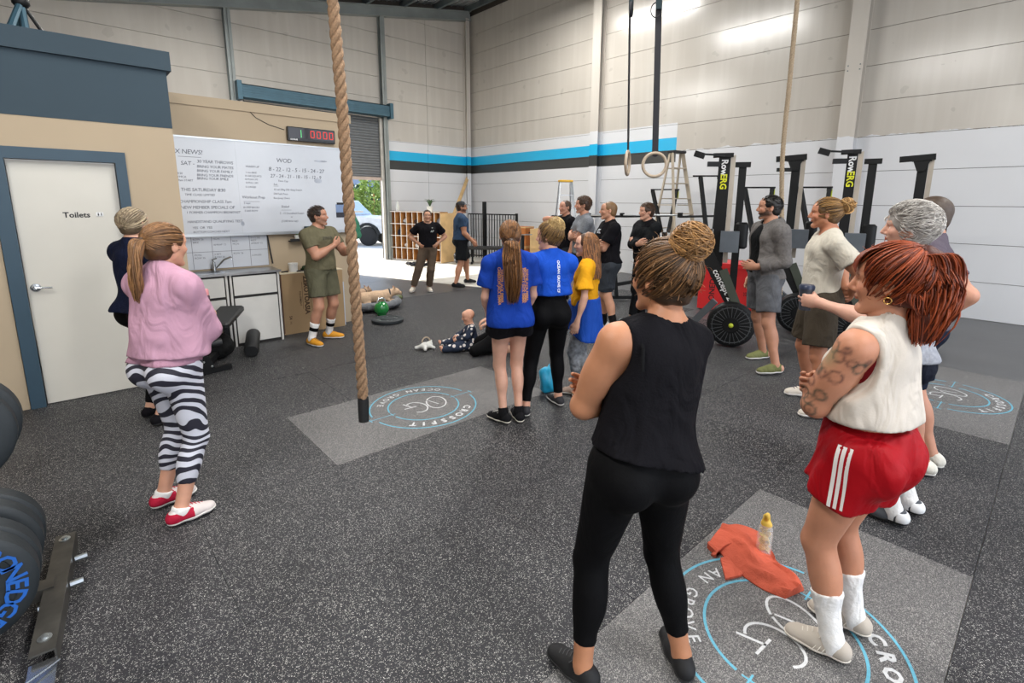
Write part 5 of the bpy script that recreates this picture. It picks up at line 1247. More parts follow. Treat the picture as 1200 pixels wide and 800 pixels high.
# ================================================= things
# ---- logo floor mats
cyan_m, white_m = mat('cyan_floor_print', '5fa6bd', .6, var=.15, scale=60), mat('white_floor_print', 'c9cacb', .6, var=.15, scale=60)
LAB = ['grey speckled rubber mat with round lettered emblem, nearest the camera under the towel', 'grey speckled rubber mat with round lettered emblem under the end of the thick rope', 'grey speckled rubber mat with round emblem at the right, nearest the white wall']
LOGO_TILES.sort(key=lambda t: (t[2] > 1, t[0]))
for (x0, x1, y0, y1), lab in zip([LOGO_TILES[0], LOGO_TILES[2], LOGO_TILES[1]], LAB):
    cx_, cy_ = (x0+x1)/2-.03, (y0+y1)/2-.01
    t = thing('rubber_mat', lab, 'mat', (cx_, cy_, -.014), 0, 'grey floor mats with the round emblem')
    MB().prism(tile_poly(x0, x1, y0, y1), -.014, .0).build('mat_base', RUBL, t)
    Z = .0004; T0 = T((cx_, cy_, Z), (-1, 0, 0), (0, -1, 0))
    for (ro, a0, a1) in ((.45, math.radians(8), math.radians(172)), (.45, math.radians(188), math.radians(352)), (.30, math.radians(10), math.radians(170)), (.30, math.radians(190), math.radians(350))):
        MB().ring(ro-.006, ro+.006, 0, .0008, 48, a0, a1, T0).build('emblem_ring', cyan_m, t)
    for sg in (-1, 1):
        b = MB(); b.add([T0 @ Vector(p) for p in ((sg*.27, -.004, .0006), (sg*.50, -.004, .0006), (sg*.50, .004, .0006), (sg*.27, .004, .0006))], [(0, 1, 2, 3)])
        for xx in (.30, .49): b.add([T0 @ Vector(p) for p in ((sg*xx-.004, -.03, .0007), (sg*xx+.004, -.03, .0007), (sg*xx+.004, .03, .0007), (sg*xx-.004, .03, .0007))], [(0, 1, 2, 3)])
        b.build('emblem_tick', cyan_m, t)
    for word, mid, step, top_, sz in (('CROSSFIT', 90, -12.5, True, .085), ('OCEAN GROVE', 270, 10.2, False, .078)):
        for i, ch in enumerate(word):
            if ch == ' ': continue
            a = math.radians(mid+(i-(len(word)-1)/2)*step); r_ = .375; c0 = Vector((math.cos(a)*r_, math.sin(a)*r_, .0008))
            up_ = Vector((math.cos(a), math.sin(a), 0)) if top_ else Vector((-math.cos(a), -math.sin(a), 0)); rt = Vector((up_.y, -up_.x, 0))
            b = MB(); put(b, txt(ch, sz, bold=.0035 if top_ else .0008), T0 @ T(c0, rt, up_)); b.build('emblem_letter', white_m, t)
    def stroke(pts, w_=.012):
        P_ = [Vector((p[0], p[1], .0008)) for p in pts]; b = MB(); vs = []
        for i, p in enumerate(P_):
            d = (P_[min(i+1, len(P_)-1)]-P_[max(i-1, 0)]).normalized(); n_ = Vector((-d.y, d.x, 0))*w_/2; vs += [p-n_, p+n_]
        b.add([T0 @ q for q in vs], [(2*i, 2*i+1, 2*i+3, 2*i+2) for i in range(len(P_)-1)]); return b.build('emblem_stroke', white_m, t)
    stroke([(-.12+.088*math.cos(a)+.03*math.sin(a), .01+.125*math.sin(a)) for a in np.linspace(-.6, 2*PI-.7, 30)])
    stroke([(-.115+.02*k*.5, .06-.04*k) for k in range(4)], .010)
    stroke([(.07+.085*math.cos(a), .0+.115*math.sin(a)) for a in np.linspace(.9, 5.2, 26)])
    stroke([(.06, -.02), (.17, -.03)]); stroke([(.10, -.02), (.13, -.13)]); 
# ---- whiteboard and the weekly board under it
wbm = mat('whiteboard_gloss', 'c9cdd4', .16, var=.05, scale=2, spec=.6); alu = mat('aluminium', 'b9bcbf', .35, .8)
pen = mat('dry_marker_black', '545864', .6, var=.3, scale=90); smear = mat('marker_smear', 'a9afbb', .5, var=.3, scale=10)
yf = YW-.002
t = thing('whiteboard', 'large wall whiteboard covered in handwriting behind the instructor', 'whiteboard', ((.87+2.98)/2, YW, 1.31))
MB().span(.862, 2.975, YW-.018, YW-.001, 1.325, 2.43).build('board', wbm, t)
MB().span(.862, 2.985, YW-.024, YW-.001, 2.43, 2.448).span(2.975, 2.985, YW-.024, YW-.001, 1.31, 2.43).build('frame', alu, t)
MB().span(.862, 2.985, YW-.07, YW-.001, 1.305, 1.325).span(.862, 2.985, YW-.075, YW-.07, 1.305, 1.34).build('pen_tray', alu, t)
MB().span(1.652, 1.655, YW-.019, YW-.017, 1.33, 2.43).build('board_joint', alu, t)
def write(lines, m=pen, par_=t, yy=YW-.0195):
    for s, x, z, sz in lines:
        b = MB(); put(b, txt(s, sz*.84, align='LEFT', shear=.12, bold=.0, spacing=.92), T((x, yy, z), (1, 0, 0), (0, 0, 1))); b.build('handwriting', m, par_)
W_ = lambda px, py: (onY(px, py, YW)[0], onY(px, py, YW)[2])
L = []
for s, px, py, sz in [('X NEWS!', 204, 177, .085), ('SAT - ', 211, 191, .075), ('30 YEAR THROWS', 230, 189, .058), ('BRING YOUR MATES', 230, 195, .052), ('BRING YOUR FAMILY', 230, 200, .05), ('BRING YOUR FRIENDS', 230, 205, .048), ('BRING YOUR SMILE', 230, 209, .048),
                      ('8:30', 207, 203, .04), ('YMCA', 207, 207, .04), ('9am START', 208, 211, .038), ('THIS SATURDAY 8:30', 211, 222, .062), ('TIME CLASS, LIMITED', 216, 228, .042), ('CHAMPIONSHIP CLASS 7am', 209, 236, .056), ('NEW MEMBER SPECIALS OF', 211, 243, .058), ('1 FORMER CHAMPION BREAKFAST', 218, 249, .046),
                      ('HANDSTAND QUALIFYING TEST', 219, 260, .05), ('YES  OR  YES', 225, 267, .046), ('BOTTOM COACHES NEXT', 226, 272, .04),
                      ('WARM UP', 287, 195, .042), ('1 min BIKE', 287, 202, .036), ('10 AIR SQUATS', 286, 206, .036), ('10 PUSH UPS', 286, 210, .034), ('10 PULL UPS', 287, 214, .034), ('5 LUNGES', 287, 219, .034), ('Workout Prep', 283, 231, .056), ('2 reps', 285, 238, .038), ('10 STEP BACKS', 284, 243, .036), ('5 BAR ROW', 286, 247, .036),
                      ('WOD', 323, 188, .088), ('8 - 22 - 12 - 5 - 15 - 24 - 27', 314, 198, .082), ('27 - 24 - 21 - 18 - 15 - 12 - 9', 316, 206, .072), ('Time Cap', 325, 212, .04), ('RxL:', 320, 216, .038), ('15 cal 20kg DB Hang Snatch', 320, 222, .04), ('DB Push Press', 320, 227, .038), ('Box Jump Overs', 320, 232, .038),
                      ('Scaled', 329, 242, .05), ('7 - 15 Dumbbell Snatch', 327, 250, .042), ('or', 340, 254, .034), ('(12:00 time cap)', 329, 259, .042)]:
    x, z = W_(px, py); L.append((s, x, z, sz))
write(L)
for (a, b_, c_) in (((208, 183), (235, 184), .004), ((320, 218), (326, 218), .003), ((285, 236), (304, 236), .003), ((329, 246), (341, 246), .003), ((256, 222), (262, 222), .003)):
    xa, za = W_(*a); xb, zb = W_(*b_); MB().bar((xa, YW-.0195, za), (xb, YW-.0195, za), c_, .001, (0, 1, 0)).build('underline', pen, t)
for px, py, rx, rz in ((375, 189, .09, .012), (372, 212, .05, .03), (284, 262, .02, .03)):
    x, z = W_(px, py); MB().prism([(rx*math.cos(a), rz*math.sin(a)) for a in np.linspace(0, 2*PI, 18, endpoint=False)], 0, .0006, T((x, YW-.0188, z), (1, 0, 0), (0, 0, 1))).build('smear', smear, t)
p2 = thing('poster', 'small dark landscape photo print stuck to the right end of the whiteboard', 'poster', (2.86, YW-.02, 1.7))
x, z = W_(398, 247)
MB().span(x-.06, x+.06, YW-.022, YW-.0195, z-.09, z+.09).build('paper', mat('poster_sky', '7d93b8', .5), p2)
MB().span(x-.06, x+.06, YW-.0235, YW-.022, z-.09, z-.02).build('dark_foreground', mat('poster_dark', '2c2c36', .5, var=.5, scale=40), p2)
MB().span(x-.045, x+.05, YW-.0235, YW-.0225, z+.085, z+.115).build('dark_clip', ink, p2)
t = thing('weekly_board', 'small white planner board ruled in squares above the sink', 'whiteboard', (1.4, YW, .92))
MB().span(.862, 1.925, YW-.012, YW-.001, .915, 1.303).build('board', wbm, t)
for i in range(6): x = .90+.205*i; MB().bar((x, YW-.0125, .92), (x, YW-.0125, 1.30), .004, .001, (0, 1, 0)).build('ruled_line', pen, t)
MB().bar((.865, YW-.0125, 1.12), (1.92, YW-.0125, 1.12), .004, .001, (0, 1, 0)).build('ruled_line', pen, t)
for i in range(5):
    x = .915+.205*i
    for j, z in enumerate((1.27, 1.235, 1.20, 1.085, 1.05)):
        if (i+j) % 4 == 3: continue
        s = random.choice(['MON', 'ROW 2k', 'AMRAP 12', '5 x 5 SQ', 'LUNGES', 'BIKE', 'REST', 'DEADLIFT', '3 RFT']); b = MB(); put(b, txt(s, .03, align='LEFT'), T((x, YW-.0127, z), (1, 0, 0), (0, 0, 1))); b.build('handwriting', pen, t)
tag(MB().bar((1.93, YW-.02, 1.29), (1.965, YW-.03, .93), .014, .014).build('marker_stick', ink), 'thin black stick leaning at the right edge of the planner board', 'stick')
# ---- timer clock with red figures
xa, za = W_(335, 148); xb, zb = W_(391, 171)
t = thing('digital_clock', 'black wall timer with red digits above the whiteboard', 'clock', ((xa+xb)/2, YW, zb))
xa, xb, za, zb = 2.26, 2.87, 2.665, 2.49
MB().rbox(((xa+xb)/2, YW-.03, (za+zb)/2), (xb-xa, .055, za-zb), .012).build('clock_case', mat('clock_black', '141414', .25), t)
MB().span(xa+.015, xb-.015, YW-.0595, YW-.058, zb+.035, za-.015).build('screen', mat('clock_screen', '1d0f0e', .08, spec=.8), t)
red_m = mat('red_led', 'd8332a', .4, emit=.35); grn = mat('green_led', '58c878', .4, emit=.3); seg = {'0': 'abcdef', '1': 'bc'}
def digit(ch, x, z, h, m):
    w2 = h*.27; b = None
    S_ = dict(a=((-w2, h/2), (w2, h/2)), b=((w2, h/2), (w2, 0)), c=((w2, 0), (w2, -h/2)), d=((-w2, -h/2), (w2, -h/2)), e=((-w2, 0), (-w2, -h/2)), f=((-w2, h/2), (-w2, 0)), g=((-w2, 0), (w2, 0)))
    b = MB()
    for k_ in seg[ch]:
        (p0, p1), (q0, q1) = S_[k_]; b.bar((x+p0, YW-.0602, z+p1), (x+q0, YW-.0602, z+q1), .011, .001, (0, 1, 0))
    b.build('digit', m, t)
digit('1', xa+.14, 2.585, .095, grn)
for i, dx in enumerate((.31, .39, .475, .555)): digit('0', xa+dx, 2.588, .08, red_m)
b = MB(); put(b, txt('ROGUE', .026, align='LEFT', bold=.001), T((xa+.03, YW-.0605, zb+.018), (1, 0, 0), (0, 0, 1))); b.build('lettering', mat('white_lettering', 'e8e8e8', .5), t)
pc = [onY(x, y, YW-.005) for x, y in ((285, 119), (291, 129), (300, 138), (315, 146), (333, 152))]
pc[0] = pc[0]+V3(0, 0, .03)
tag(MB().tube([tuple(p) for p in pc], .004, 6).build('power_cable', ink), 'thin dark cable running down the tan wall to the timer', 'cable')
# ---- shelf tray with a cup plant
t = thing('wall_tray', 'small black wall tray under the whiteboard left of the instructor', 'tray', (2.28, YW, 1.24))
x, z = W_(347, 281); MB().span(x-.10, x+.12, YW-.09, YW-.001, z-.015, z-.003).span(x-.10, x+.12, YW-.09, YW-.083, z-.015, z+.02).build('tray_shelf', ink, t)
t = thing('potted_plant', 'little plant in a white cup on the black wall tray', 'plant', (x, YW-.045, z))
b = MB(); b.lathe([(0, 0), (.028, 0), (.036, .07), (.030, .066), (.0, .06)], 16, (x, YW-.045, z-.002)); b.build('pot', mat('white_ceramic', 'dcdcd6', .35), t, True)
for i in range(9):
    a = i*.7; b = MB(); b.tube([(x, YW-.045, z+.06), (x+.02*math.cos(a), YW-.045+.02*math.sin(a), z+.09), (x+.045*math.cos(a), YW-.045+.035*math.sin(a), z+.085)], [.004, .008, .002], 5, flat=.4); b.build('leaf', mat('leaf_green', '5a7a4c', .6), t)
x, z = W_(362, 270); tag(MB().rbox((x, YW-.07, z+.01), (.15, .07, .10), .008).build('folded_cloth_box', mat('dark_teal_card', '1f3a40', .7)), 'dark teal box standing in the pen tray behind the instructor', 'box')
# ---- sink cabinets
cab = mat('white_laminate', 'cdcbc6', .5, var=.05); gapd = mat('dark_gap', '2c2a29', .8); sst = mat('stainless_steel', 'a3a3a2', .28, .9, var=.25, scale=6)
YC = YW-.0; YCF = YW-.40
def carcass(x0, x1, lab):
    t = thing('sink_cabinet', lab, 'cabinet', ((x0+x1)/2, YW-.2, 0), 0, 'white cabinets under the sink')
    MB().span(x0, x1, YW-.38, YW-.005, .0, .865).build('body', gapd, t)
    MB().span(x0+.008, x0+.03, YW-.395, YW-.38, .0, .865).build('stile', cab, t); MB().span(x1-.03, x1-.008, YW-.395, YW-.38, .0, .865).build('stile', cab, t)
    d = MB().span(x0+.045, x1-.045, YW-.40, YW-.38, .62, .845).build('drawer', cab, t); MB().prism([(.035*math.cos(a), .012*math.sin(a)+.004*math.cos(a)) for a in np.linspace(0, 2*PI, 14, endpoint=False)], 0, .002, T(((x0+x1)/2, YW-.4025, .76), (1, 0, 0), (0, 0, 1))).build('blue_sticker', mat('blue_sticker', '3f7f9d', .5), d)
    MB().span(x0+.045, x1-.045, YW-.40, YW-.38, .04, .585).build('door', cab, t)
carcass(.862, 1.365, 'white cabinet under the sink, left one beside the toilet wall'); carcass(1.37, 1.93, 'white cabinet under the sink, right one beside the cardboard box')
t = thing('sink_bench', 'stainless steel sink bench top with a tall tap', 'sink', (1.4, YW-.2, .87))
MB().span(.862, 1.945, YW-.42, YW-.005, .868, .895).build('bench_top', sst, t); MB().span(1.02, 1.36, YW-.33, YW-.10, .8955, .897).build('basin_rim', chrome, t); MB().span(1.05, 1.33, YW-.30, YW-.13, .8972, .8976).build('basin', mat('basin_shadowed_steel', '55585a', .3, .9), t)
MB().tube([(1.30, YW-.07, .895), (1.30, YW-.07, 1.0)], [.02, .017], 12).tube([(1.32, YW-.07, .93), (1.40, YW-.13, 1.03), (1.46, YW-.17, 1.06), (1.475, YW-.18, 1.04)], .011, 10).build('tap', chrome, t, True)
MB().tube([(1.30, YW-.07, 1.0), (1.285, YW-.07, 1.03), (1.33, YW-.09, 1.045)], .009, 8).build('tap_lever', chrome, t, True)
# ---- cardboard box with printed lettering, things on it
card = mat('cardboard', 'a88c68', .85, var=.1, scale=3); cprint = mat('brown_print', '4f3a28', .8)
t = thing('cardboard_box', 'tall flat cardboard carton with vertical brown lettering beside the cabinets', 'box', (2.36, YW-.1, 0))
MB().span(1.99, 2.80, YW-.20, YW-.01, .0, .80).build('carton', card, t); MB().span(1.985, 2.805, YW-.205, YW-.005, .80, .812).build('lid_flap', mat('cardboard_light', 'cdbfa4', .85), t)
MB().span(1.988, 2.0, YW-.204, YW-.2, .02, .80).build('tape', mat('brown_tape', '6a4a3a', .4), t)
for s, x, z, sz, bd in (('ZEROTOASIA', 2.30, .50, .085, .0035), ('EQUIPMENT', 2.22, .46, .036, .0005), ('54', 2.08, .22, .05, .001), ('KG', 2.08, .15, .03, 0)):
    b = MB(); put(b, txt(s, sz, bold=bd), T((x, YW-.2012, z), (0, 0, -1), (1, 0, 0))); b.build('lettering', cprint, t)
for x in (2.25, 2.355): MB().bar((x, YW-.2012, .68), (x, YW-.2012, .32), .004, .001, (0, 1, 0)).build('printed_line', cprint, t)
x, y = 2.19, YW-.1
t = thing('tub', 'white plastic tub on the cardboard carton', 'tub', (x, y, .812)); MB().lathe([(0, 0), (.052, 0), (.056, .09), (.0, .09)], 20, (x, y, .812)).build('tub_body', mat('white_plastic', 'e0e0de', .35), t, True); MB().lathe([(0, 0), (.060, 0), (.060, .025), (.0, .03)], 20, (x, y, .902)).build('tub_lid', MATS['white_plastic'], t, True)
V_, Q_ = solid([el((2.42, y, .85), (.12, .06, .035), .02), el((2.36, y, .84), (.09, .05, .028), .02), rc((2.50, y, .84), (2.58, y-.01, .83), .03, .018, .02)], .008, wr=(.006, 60, 4), clips=[((0, 0, .813), (0, 0, -1))])
o = npmesh('cap', V_, Q_, cloth('dark_green_cloth', '24321f')); tag(o, 'dark green cap lying on the cardboard carton', 'cap')
o = MB().rbox((2.28, y-.02, .820), (.14, .06, .014), .01, .2).build('phone', ink); tag(o, 'small black phone lying on the carton between tub and cap', 'phone')
o = MB().tube([(2.03, y-.03, .822), (2.07, y-.05, .828), (2.11, y-.03, .822), (2.08, y, .822)], .009, 6).build('sunglasses', ink); tag(o, 'dark sunglasses at the left corner of the carton', 'glasses')
t = thing('white_panel', 'pale panel leaning behind the carton, right of the instructor', 'panel', (2.9, YW-.03, 0)); MB().span(2.805, 2.83, YW-.16, YW-.005, 0, .62).build('panel_sheet', mat('pale_blue_panel', 'b9c3d2', .5), t)
# ---- black bench with a foam roller
blk = mat('black_powder_coat', '0d0e10', .5, .0, spec=.3); vinyl = mat('black_vinyl', '17181a', .5, var=.1, bump=.1, bscale=90); zinc = mat('zinc_bolt', 'b8bcbd', .3, .9)
t = thing('weight_bench', 'black padded weight bench standing in front of the sink cabinets', 'bench', (1.0, 5.95, 0))
B0, B1 = Vector((1.06, 5.80, 0)), Vector((1.50, 6.62, 0))
MB().bar((.70, 5.66, .03), (1.27, 5.78, .03), .05, .05).build('foot_bar', blk, t); MB().bar((1.02, 5.74, .05), (1.02, 5.74, .40), .05, .07, (0, 1, 0)).build('upright', blk, t)
MB().bar((1.02, 5.74, .08), (1.42, 6.55, .10), .05, .06).build('spine', blk, t); MB().bar((1.40, 6.50, .10), (1.40, 6.50, .38), .05, .06, (0, 1, 0)).build('upright', blk, t)
MB().bar((1.0, 5.72, .40), (1.46, 6.55, .40), .05, .05).build('seat_rail', blk, t)
def pad(c, L, W, H, rz, name, rx=0):
    R = Matrix.Rotation(rz, 3, 'Z') @ Matrix.Rotation(rx, 3, 'X'); return MB().rbox(c, (W, L, H), .035, R=R).build(name, vinyl, t, True)
rz = math.atan2(-(1.46-1.02), 6.55-5.74)
pad((1.33, 6.18, .47), .62, .26, .07, rz, 'back_pad', .12); pad((1.06, 5.74, .45), .30, .27, .07, rz, 'seat_pad', -.15)
MB().prism([(-.1, 0), (.1, 0), (.05, .14), (-.05, .14)], -.006, .006, T((1.02, 5.70, .05), (.97, .2, 0), (0, 0, 1))).build('gusset', blk, t)
for dx, dz in ((-.07, .03), (.07, .03), (0, .09), (0, .16)): MB().ball((1.02+dx, 5.69+dx*.2, .05+dz), .012, 8).build('bolt', zinc, t)
for sg in (-1, 1): MB().tube([(1.02, 5.74, .30), (1.02+sg*.18, 5.74+sg*.03, .30)], .045, 12).build('leg_roll', vinyl, t, True)
t.location.x -= .13
t = thing('foam_roller', 'thick black foam roller standing on end beside the black bench', 'roller', (1.42, 6.35, 0))
MB().lathe([(0, 0), (.066, 0), (.075, .012), (.075, .44), (.066, .45), (0, .45)], 24, (0, 0, 0), None).build('foam', vinyl, None, True).parent = t
t.location = (1.40, 6.02, .076); t.rotation_euler = (math.radians(-78), 0, math.radians(-18))
t['label'] = 'thick black foam roller lying beside the black bench'
# kit bag under bench
V_, Q_ = solid([el((1.16, 6.28, .14), (.13, .17, .13), .04), el((1.05, 6.2, .10), (.10, .10, .10), .04)], .012, wr=(.008, 30, 8), clips=[((0, 0, .0), (0, 0, -1))])
tag(npmesh('kit_bag', V_, Q_, cloth('black_bag_cloth', '1c1c1c')), 'black kit bag with yellow print lying under the bench', 'bag')
# bottle held by the woman in navy
bp = BOT
t = thing('water_bottle', 'slim bottle with a pink lid held beyond the pink sweater', 'bottle', (bp[0], bp[1], bp[2]-.1)); 
for (a, b_, r_, m, n_) in ((bp[2]-.10, bp[2]+.12, .034, mat('smoky_bottle', '6b5560', .15, trans=.4), 'bottle_body'), (bp[2]+.12, bp[2]+.165, .030, mat('pink_lid', 'd98f94', .5), 'lid')):
    MB().lathe([(0, a), (r_, a), (r_, b_-.01), (r_*.85, b_), (0, b_)], 20, (bp[0], bp[1], 0)).build(n_, m, t, True)
# ---- hanging ropes and rings
def twisted(name, pts, r, m1, lab, strands=3, pitch=.16, end=None):
    t = thing(name, lab, 'rope', pts[0]); K = int(sum((Vector(a)-Vector(b)).length for a, b in zip(pts, pts[1:]))/pitch*10)+2; tt = np.linspace(0, 1, K); cur = catmull([np.array(p) for p in pts], tt)
    Ltot = np.concatenate([[0], np.cumsum(np.linalg.norm(np.diff(cur, axis=0), axis=1))])
    for k_ in range(strands):
        a = Ltot/pitch*2*PI+k_*2*PI/strands; off = np.stack([np.cos(a), np.sin(a), np.zeros_like(a)], 1)*r*.52; MB().tube([tuple(p) for p in cur+off], r*.56, 8).build('strand', m1, t, True)
    return t
hemp = mat('manila_rope', '94765a', .85, var=.35, scale=90, bump=.6, bscale=200); hemp2 = mat('pale_rope', 'a8957c', .85, var=.3, scale=90, bump=.5, bscale=200)
# thick rope: bottom px (426,492), passes (401,100), (390,0)
Dr = 2.95
pts = [at_dist(425.5, 466, Dr), at_dist(413, 300, Dr+.02), at_dist(400.5, 120, Dr+.05), at_dist(390, 0, Dr+.08)]; pb = at_dist(426.5, 493, Dr)
up_ = unit(pts[3]-pts[2]); ptop = pts[3]+up_*2.6; kz = (roof_z(ptop[0])-pts[3][2])/up_[2]; pts.append(pts[3]+up_*kz)
t = twisted('climbing_rope', [tuple(p) for p in pts], .030, hemp, 'thick twisted climbing rope with black taped end hanging before the instructor', pitch=.17)
MB().tube([tuple(pb), tuple(pb+(pts[0]-pb)*.5), tuple(pts[0])], [.030, .032, .032], 14).build('taped_end', mat('black_tape', '19191a', .7, bump=.3), t, True)
Dr = 6.9; pts = [at_dist(916, 275, Dr), at_dist(917, 185, Dr), at_dist(926, 90, Dr), at_dist(934.5, 0, Dr)]; u = unit(pts[3]-pts[2]); kz = (roof_z(pts[3][0])-pts[3][2])/u[2]; pts.append(pts[3]+u*kz); pts.insert(0, at_dist(914, 345, Dr))
twisted('climbing_rope', [tuple(p) for p in pts], .026, hemp2, 'thinner pale climbing rope hanging in front of the upright rowing machines', pitch=.10)
wood = mat('ring_wood', 'ab9a85', .45, var=.2, scale=20)
def ring_(px, py, D, yawdeg, lab, topx, thick):
    c = at_dist(px, py, D); t = thing('gymnastic_ring', lab, 'gymnastic ring', tuple(c), math.radians(yawdeg), 'wooden gymnastic rings'); R = .105
    MB().tube([(R*math.cos(a), 0, R*math.sin(a)) for a in np.linspace(0, 2*PI, 36, endpoint=False)], .0145, 12, closed=True).build('ring', wood, None, True).parent = t
    tp_ = at_dist(topx, 0, D); d = tp_-c; z1 = roof_z(tp_[0])-c[2]; dl = Matrix.Rotation(-math.radians(yawdeg), 3, 'Z') @ Vector((d[0], d[1], 0)); k_ = z1/d[2]
    e = Vector((dl.x*k_, dl.y*k_, z1)); w = .055
    sm_ = mat('strap_webbing', '17161d', .7)
    for s_ in (-1, 1):
        MB().bar((0, s_*.004, R-.01), tuple(e+Vector((0, s_*.004, 0))), w, .0025, (0, 1, 0)).build('strap', sm_, None).parent = t
    MB().tube([(math.cos(a)*.021, 0, R+math.sin(a)*.021) for a in np.linspace(0, 2*PI, 14, endpoint=False)], .004, 6, closed=True, flat=4).build('strap_loop', sm_, None, True).parent = t
    q = e*((1.36)/e.z); b = MB(); b.box((q.x, q.y-.015, 1.36), (.05, .03, .09)); b.build('cam_buckle', mat('buckle_steel', '2d3b3f', .4, .6), None).parent = t
    MB().tube([tuple(q+Vector((-.045*math.sin(a)-.02, -.02, .06*math.cos(a)-.05))) for a in np.linspace(0, 2*PI, 18, endpoint=False)], .010, 6, closed=True, flat=.5).build('coiled_tail', sm_, None, True).parent = t
    return t
ring_(735.5, 191, 4.9, 27, 'left wooden ring on a black strap, seen nearly edge-on', 738, 1); ring_(767, 193, 4.9, -52, 'right wooden ring on a black strap, seen full round', 772, 2)
# ---- left: weight rack with bumper plates
bump = mat('bumper_rubber', '20262a', .55, var=.15, scale=8, bump=.1, bscale=60); bump2 = mat('bumper_face', '1b1d1f', .6)
t = thing('plate_rack', 'grey steel plate rack base standing on the floor at the left edge', 'rack', (-.2, 2.75, 0)); gst = mat('worn_grey_steel', '5d5a55', .4, .7, var=.3, scale=12)
MB().bar((-.16, 3.20, .085), (-.235, 2.36, .085), .075, .008).bar((-.125, 3.20, .05), (-.20, 2.36, .05), .006, .07).build('side_channel', gst, t)
MB().bar((-.20, 2.80, .07), (-1.1, 2.86, .07), .075, .05).build('cross_bar', gst, t); MB().bar((-.62, 2.83, .07), (-.62, 2.83, 1.3), .07, .07, (0, 1, 0)).build('post', blk, t)
MB().tube([(-.62, 2.83, .9), (-.475, 2.83, .80)], .02, 8).tube([(-.435, 2.46, .33), (-.435, 3.12, .33)], .0245, 12).tube([(-.62, 2.83, .33), (-.475, 2.83, .33)], .02, 8).tube([(-.45, 2.84, .80), (-.45, 3.2, .80)], .0245, 12).build('storage_arm', zinc, t, True)
for x_, y_, z_ in ((-.165, 3.15, .092), (-.228, 2.44, .092)): MB().lathe([(0, 0), (.022, 0), (.022, .003), (.012, .004), (.012, .012), (0, .014)], 16, (x_, y_, z_-.003)).build('bolt', zinc, t, True)
for x_, y_, z_ in ((-.115, 3.0, .05), (-.135, 2.80, .05), (-.235, 2.69, .06)): MB().tube([(x_-.02, y_, z_), (x_+.025, y_, z_)], .013, 6).build('bolt', zinc, t, True)
MB().bar((-.235, 2.36, .05), (-.25, 2.20, .03), .08, .006).tube([(-.28, 2.27, .06), (-.19, 2.32, .06)], .005, 6).build('bent_end', chrome, t)
def plate(x, y, z, w_, m, lab, word=None, wc=None, ringc=None):
    p_ = thing('bumper_plate', lab, 'weight plate', (x, y, z), 0, 'bumper plates on the rack'); R = Matrix.Rotation(-PI/2, 3, 'X')
    MB().lathe([(.0255, 0), (.10, .0), (.105, .008), (.165, .008), (.17, .0), (.213, 0), (.225, .010), (.225, w_-.010), (.213, w_), (.17, w_), (.165, w_-.008), (.105, w_-.008), (.10, w_), (.0255, w_)], 48, (0, 0, 0), R).build('disc', m, None, True).parent = p_
    MB().lathe([(.0255, -.003), (.045, -.003), (.045, w_+.003), (.0255, w_+.003)], 24, (0, 0, 0), R).build('steel_hub', zinc, None, True).parent = p_
    if ringc: MB().ring(.206, .2135, -.0035, -.0005, 48, T=T((0, 0, 0), (1, 0, 0), (0, 0, 1))).build('colour_ring', ringc, None).parent = p_; 
    if word:
        for i, ch in enumerate(word):
            a = math.radians(62-17*i); b = MB(); put(b, txt(ch, .082, bold=.002), T((math.cos(a)*.162, -.0012, math.sin(a)*.162), (math.sin(a), 0, -math.cos(a)), (math.cos(a), 0, math.sin(a)))); b.build('letter', wc, None).parent = p_
blue_p = mat('blue_print', '1f5fb4', .5); green_p = mat('green_print', '2f8f3c', .5)
plate(-.44, 2.50, .33, .088, bump, 'lowest near bumper plate at the left edge with blue lettering on its face', 'IRONEDGE', blue_p)
plate(-.435, 2.60, .33, .088, bump, 'second bumper plate behind the blue-lettered one on the low arm')
plate(-.43, 2.76, .33, .088, bump, 'third bumper plate on the low arm, across the dark gap'); plate(-.425, 2.86, .33, .088, bump, 'rearmost bumper plate on the low arm with a scuffed rim')
plate(-.455, 2.86, .80, .075, bump, 'bumper plate with a thin green ring on the upper arm', None, None, green_p); plate(-.445, 3.0, .80, .088, bump, 'rearmost bumper plate on the upper arm, beside the tan wall')
# ---- on the toilet block: tripod
t = thing('tripod', 'dark tripod on top of the navy toilet block', 'tripod', (-.3, 6.3, 3.0)); ap = onY(24, 2, 6.2)
for i, (px, py, Y_, r_) in enumerate(((6, 30, 5.95, .028), (17, 31, 6.2, .03), (30, 33, 6.1, .03), (62, 38, 6.2, .016))):
    f = onY(px, py, Y_); MB().tube([tuple(ap), (f[0], f[1], 2.99)], [r_*.8, r_], 8).build('leg', blu if i < 3 else blk, t, True)
MB().ball(tuple(ap), .06, 10).tube([tuple(ap), (ap[0], ap[1], ap[2]+.35)], .03, 8).build('head', blk, t, True)
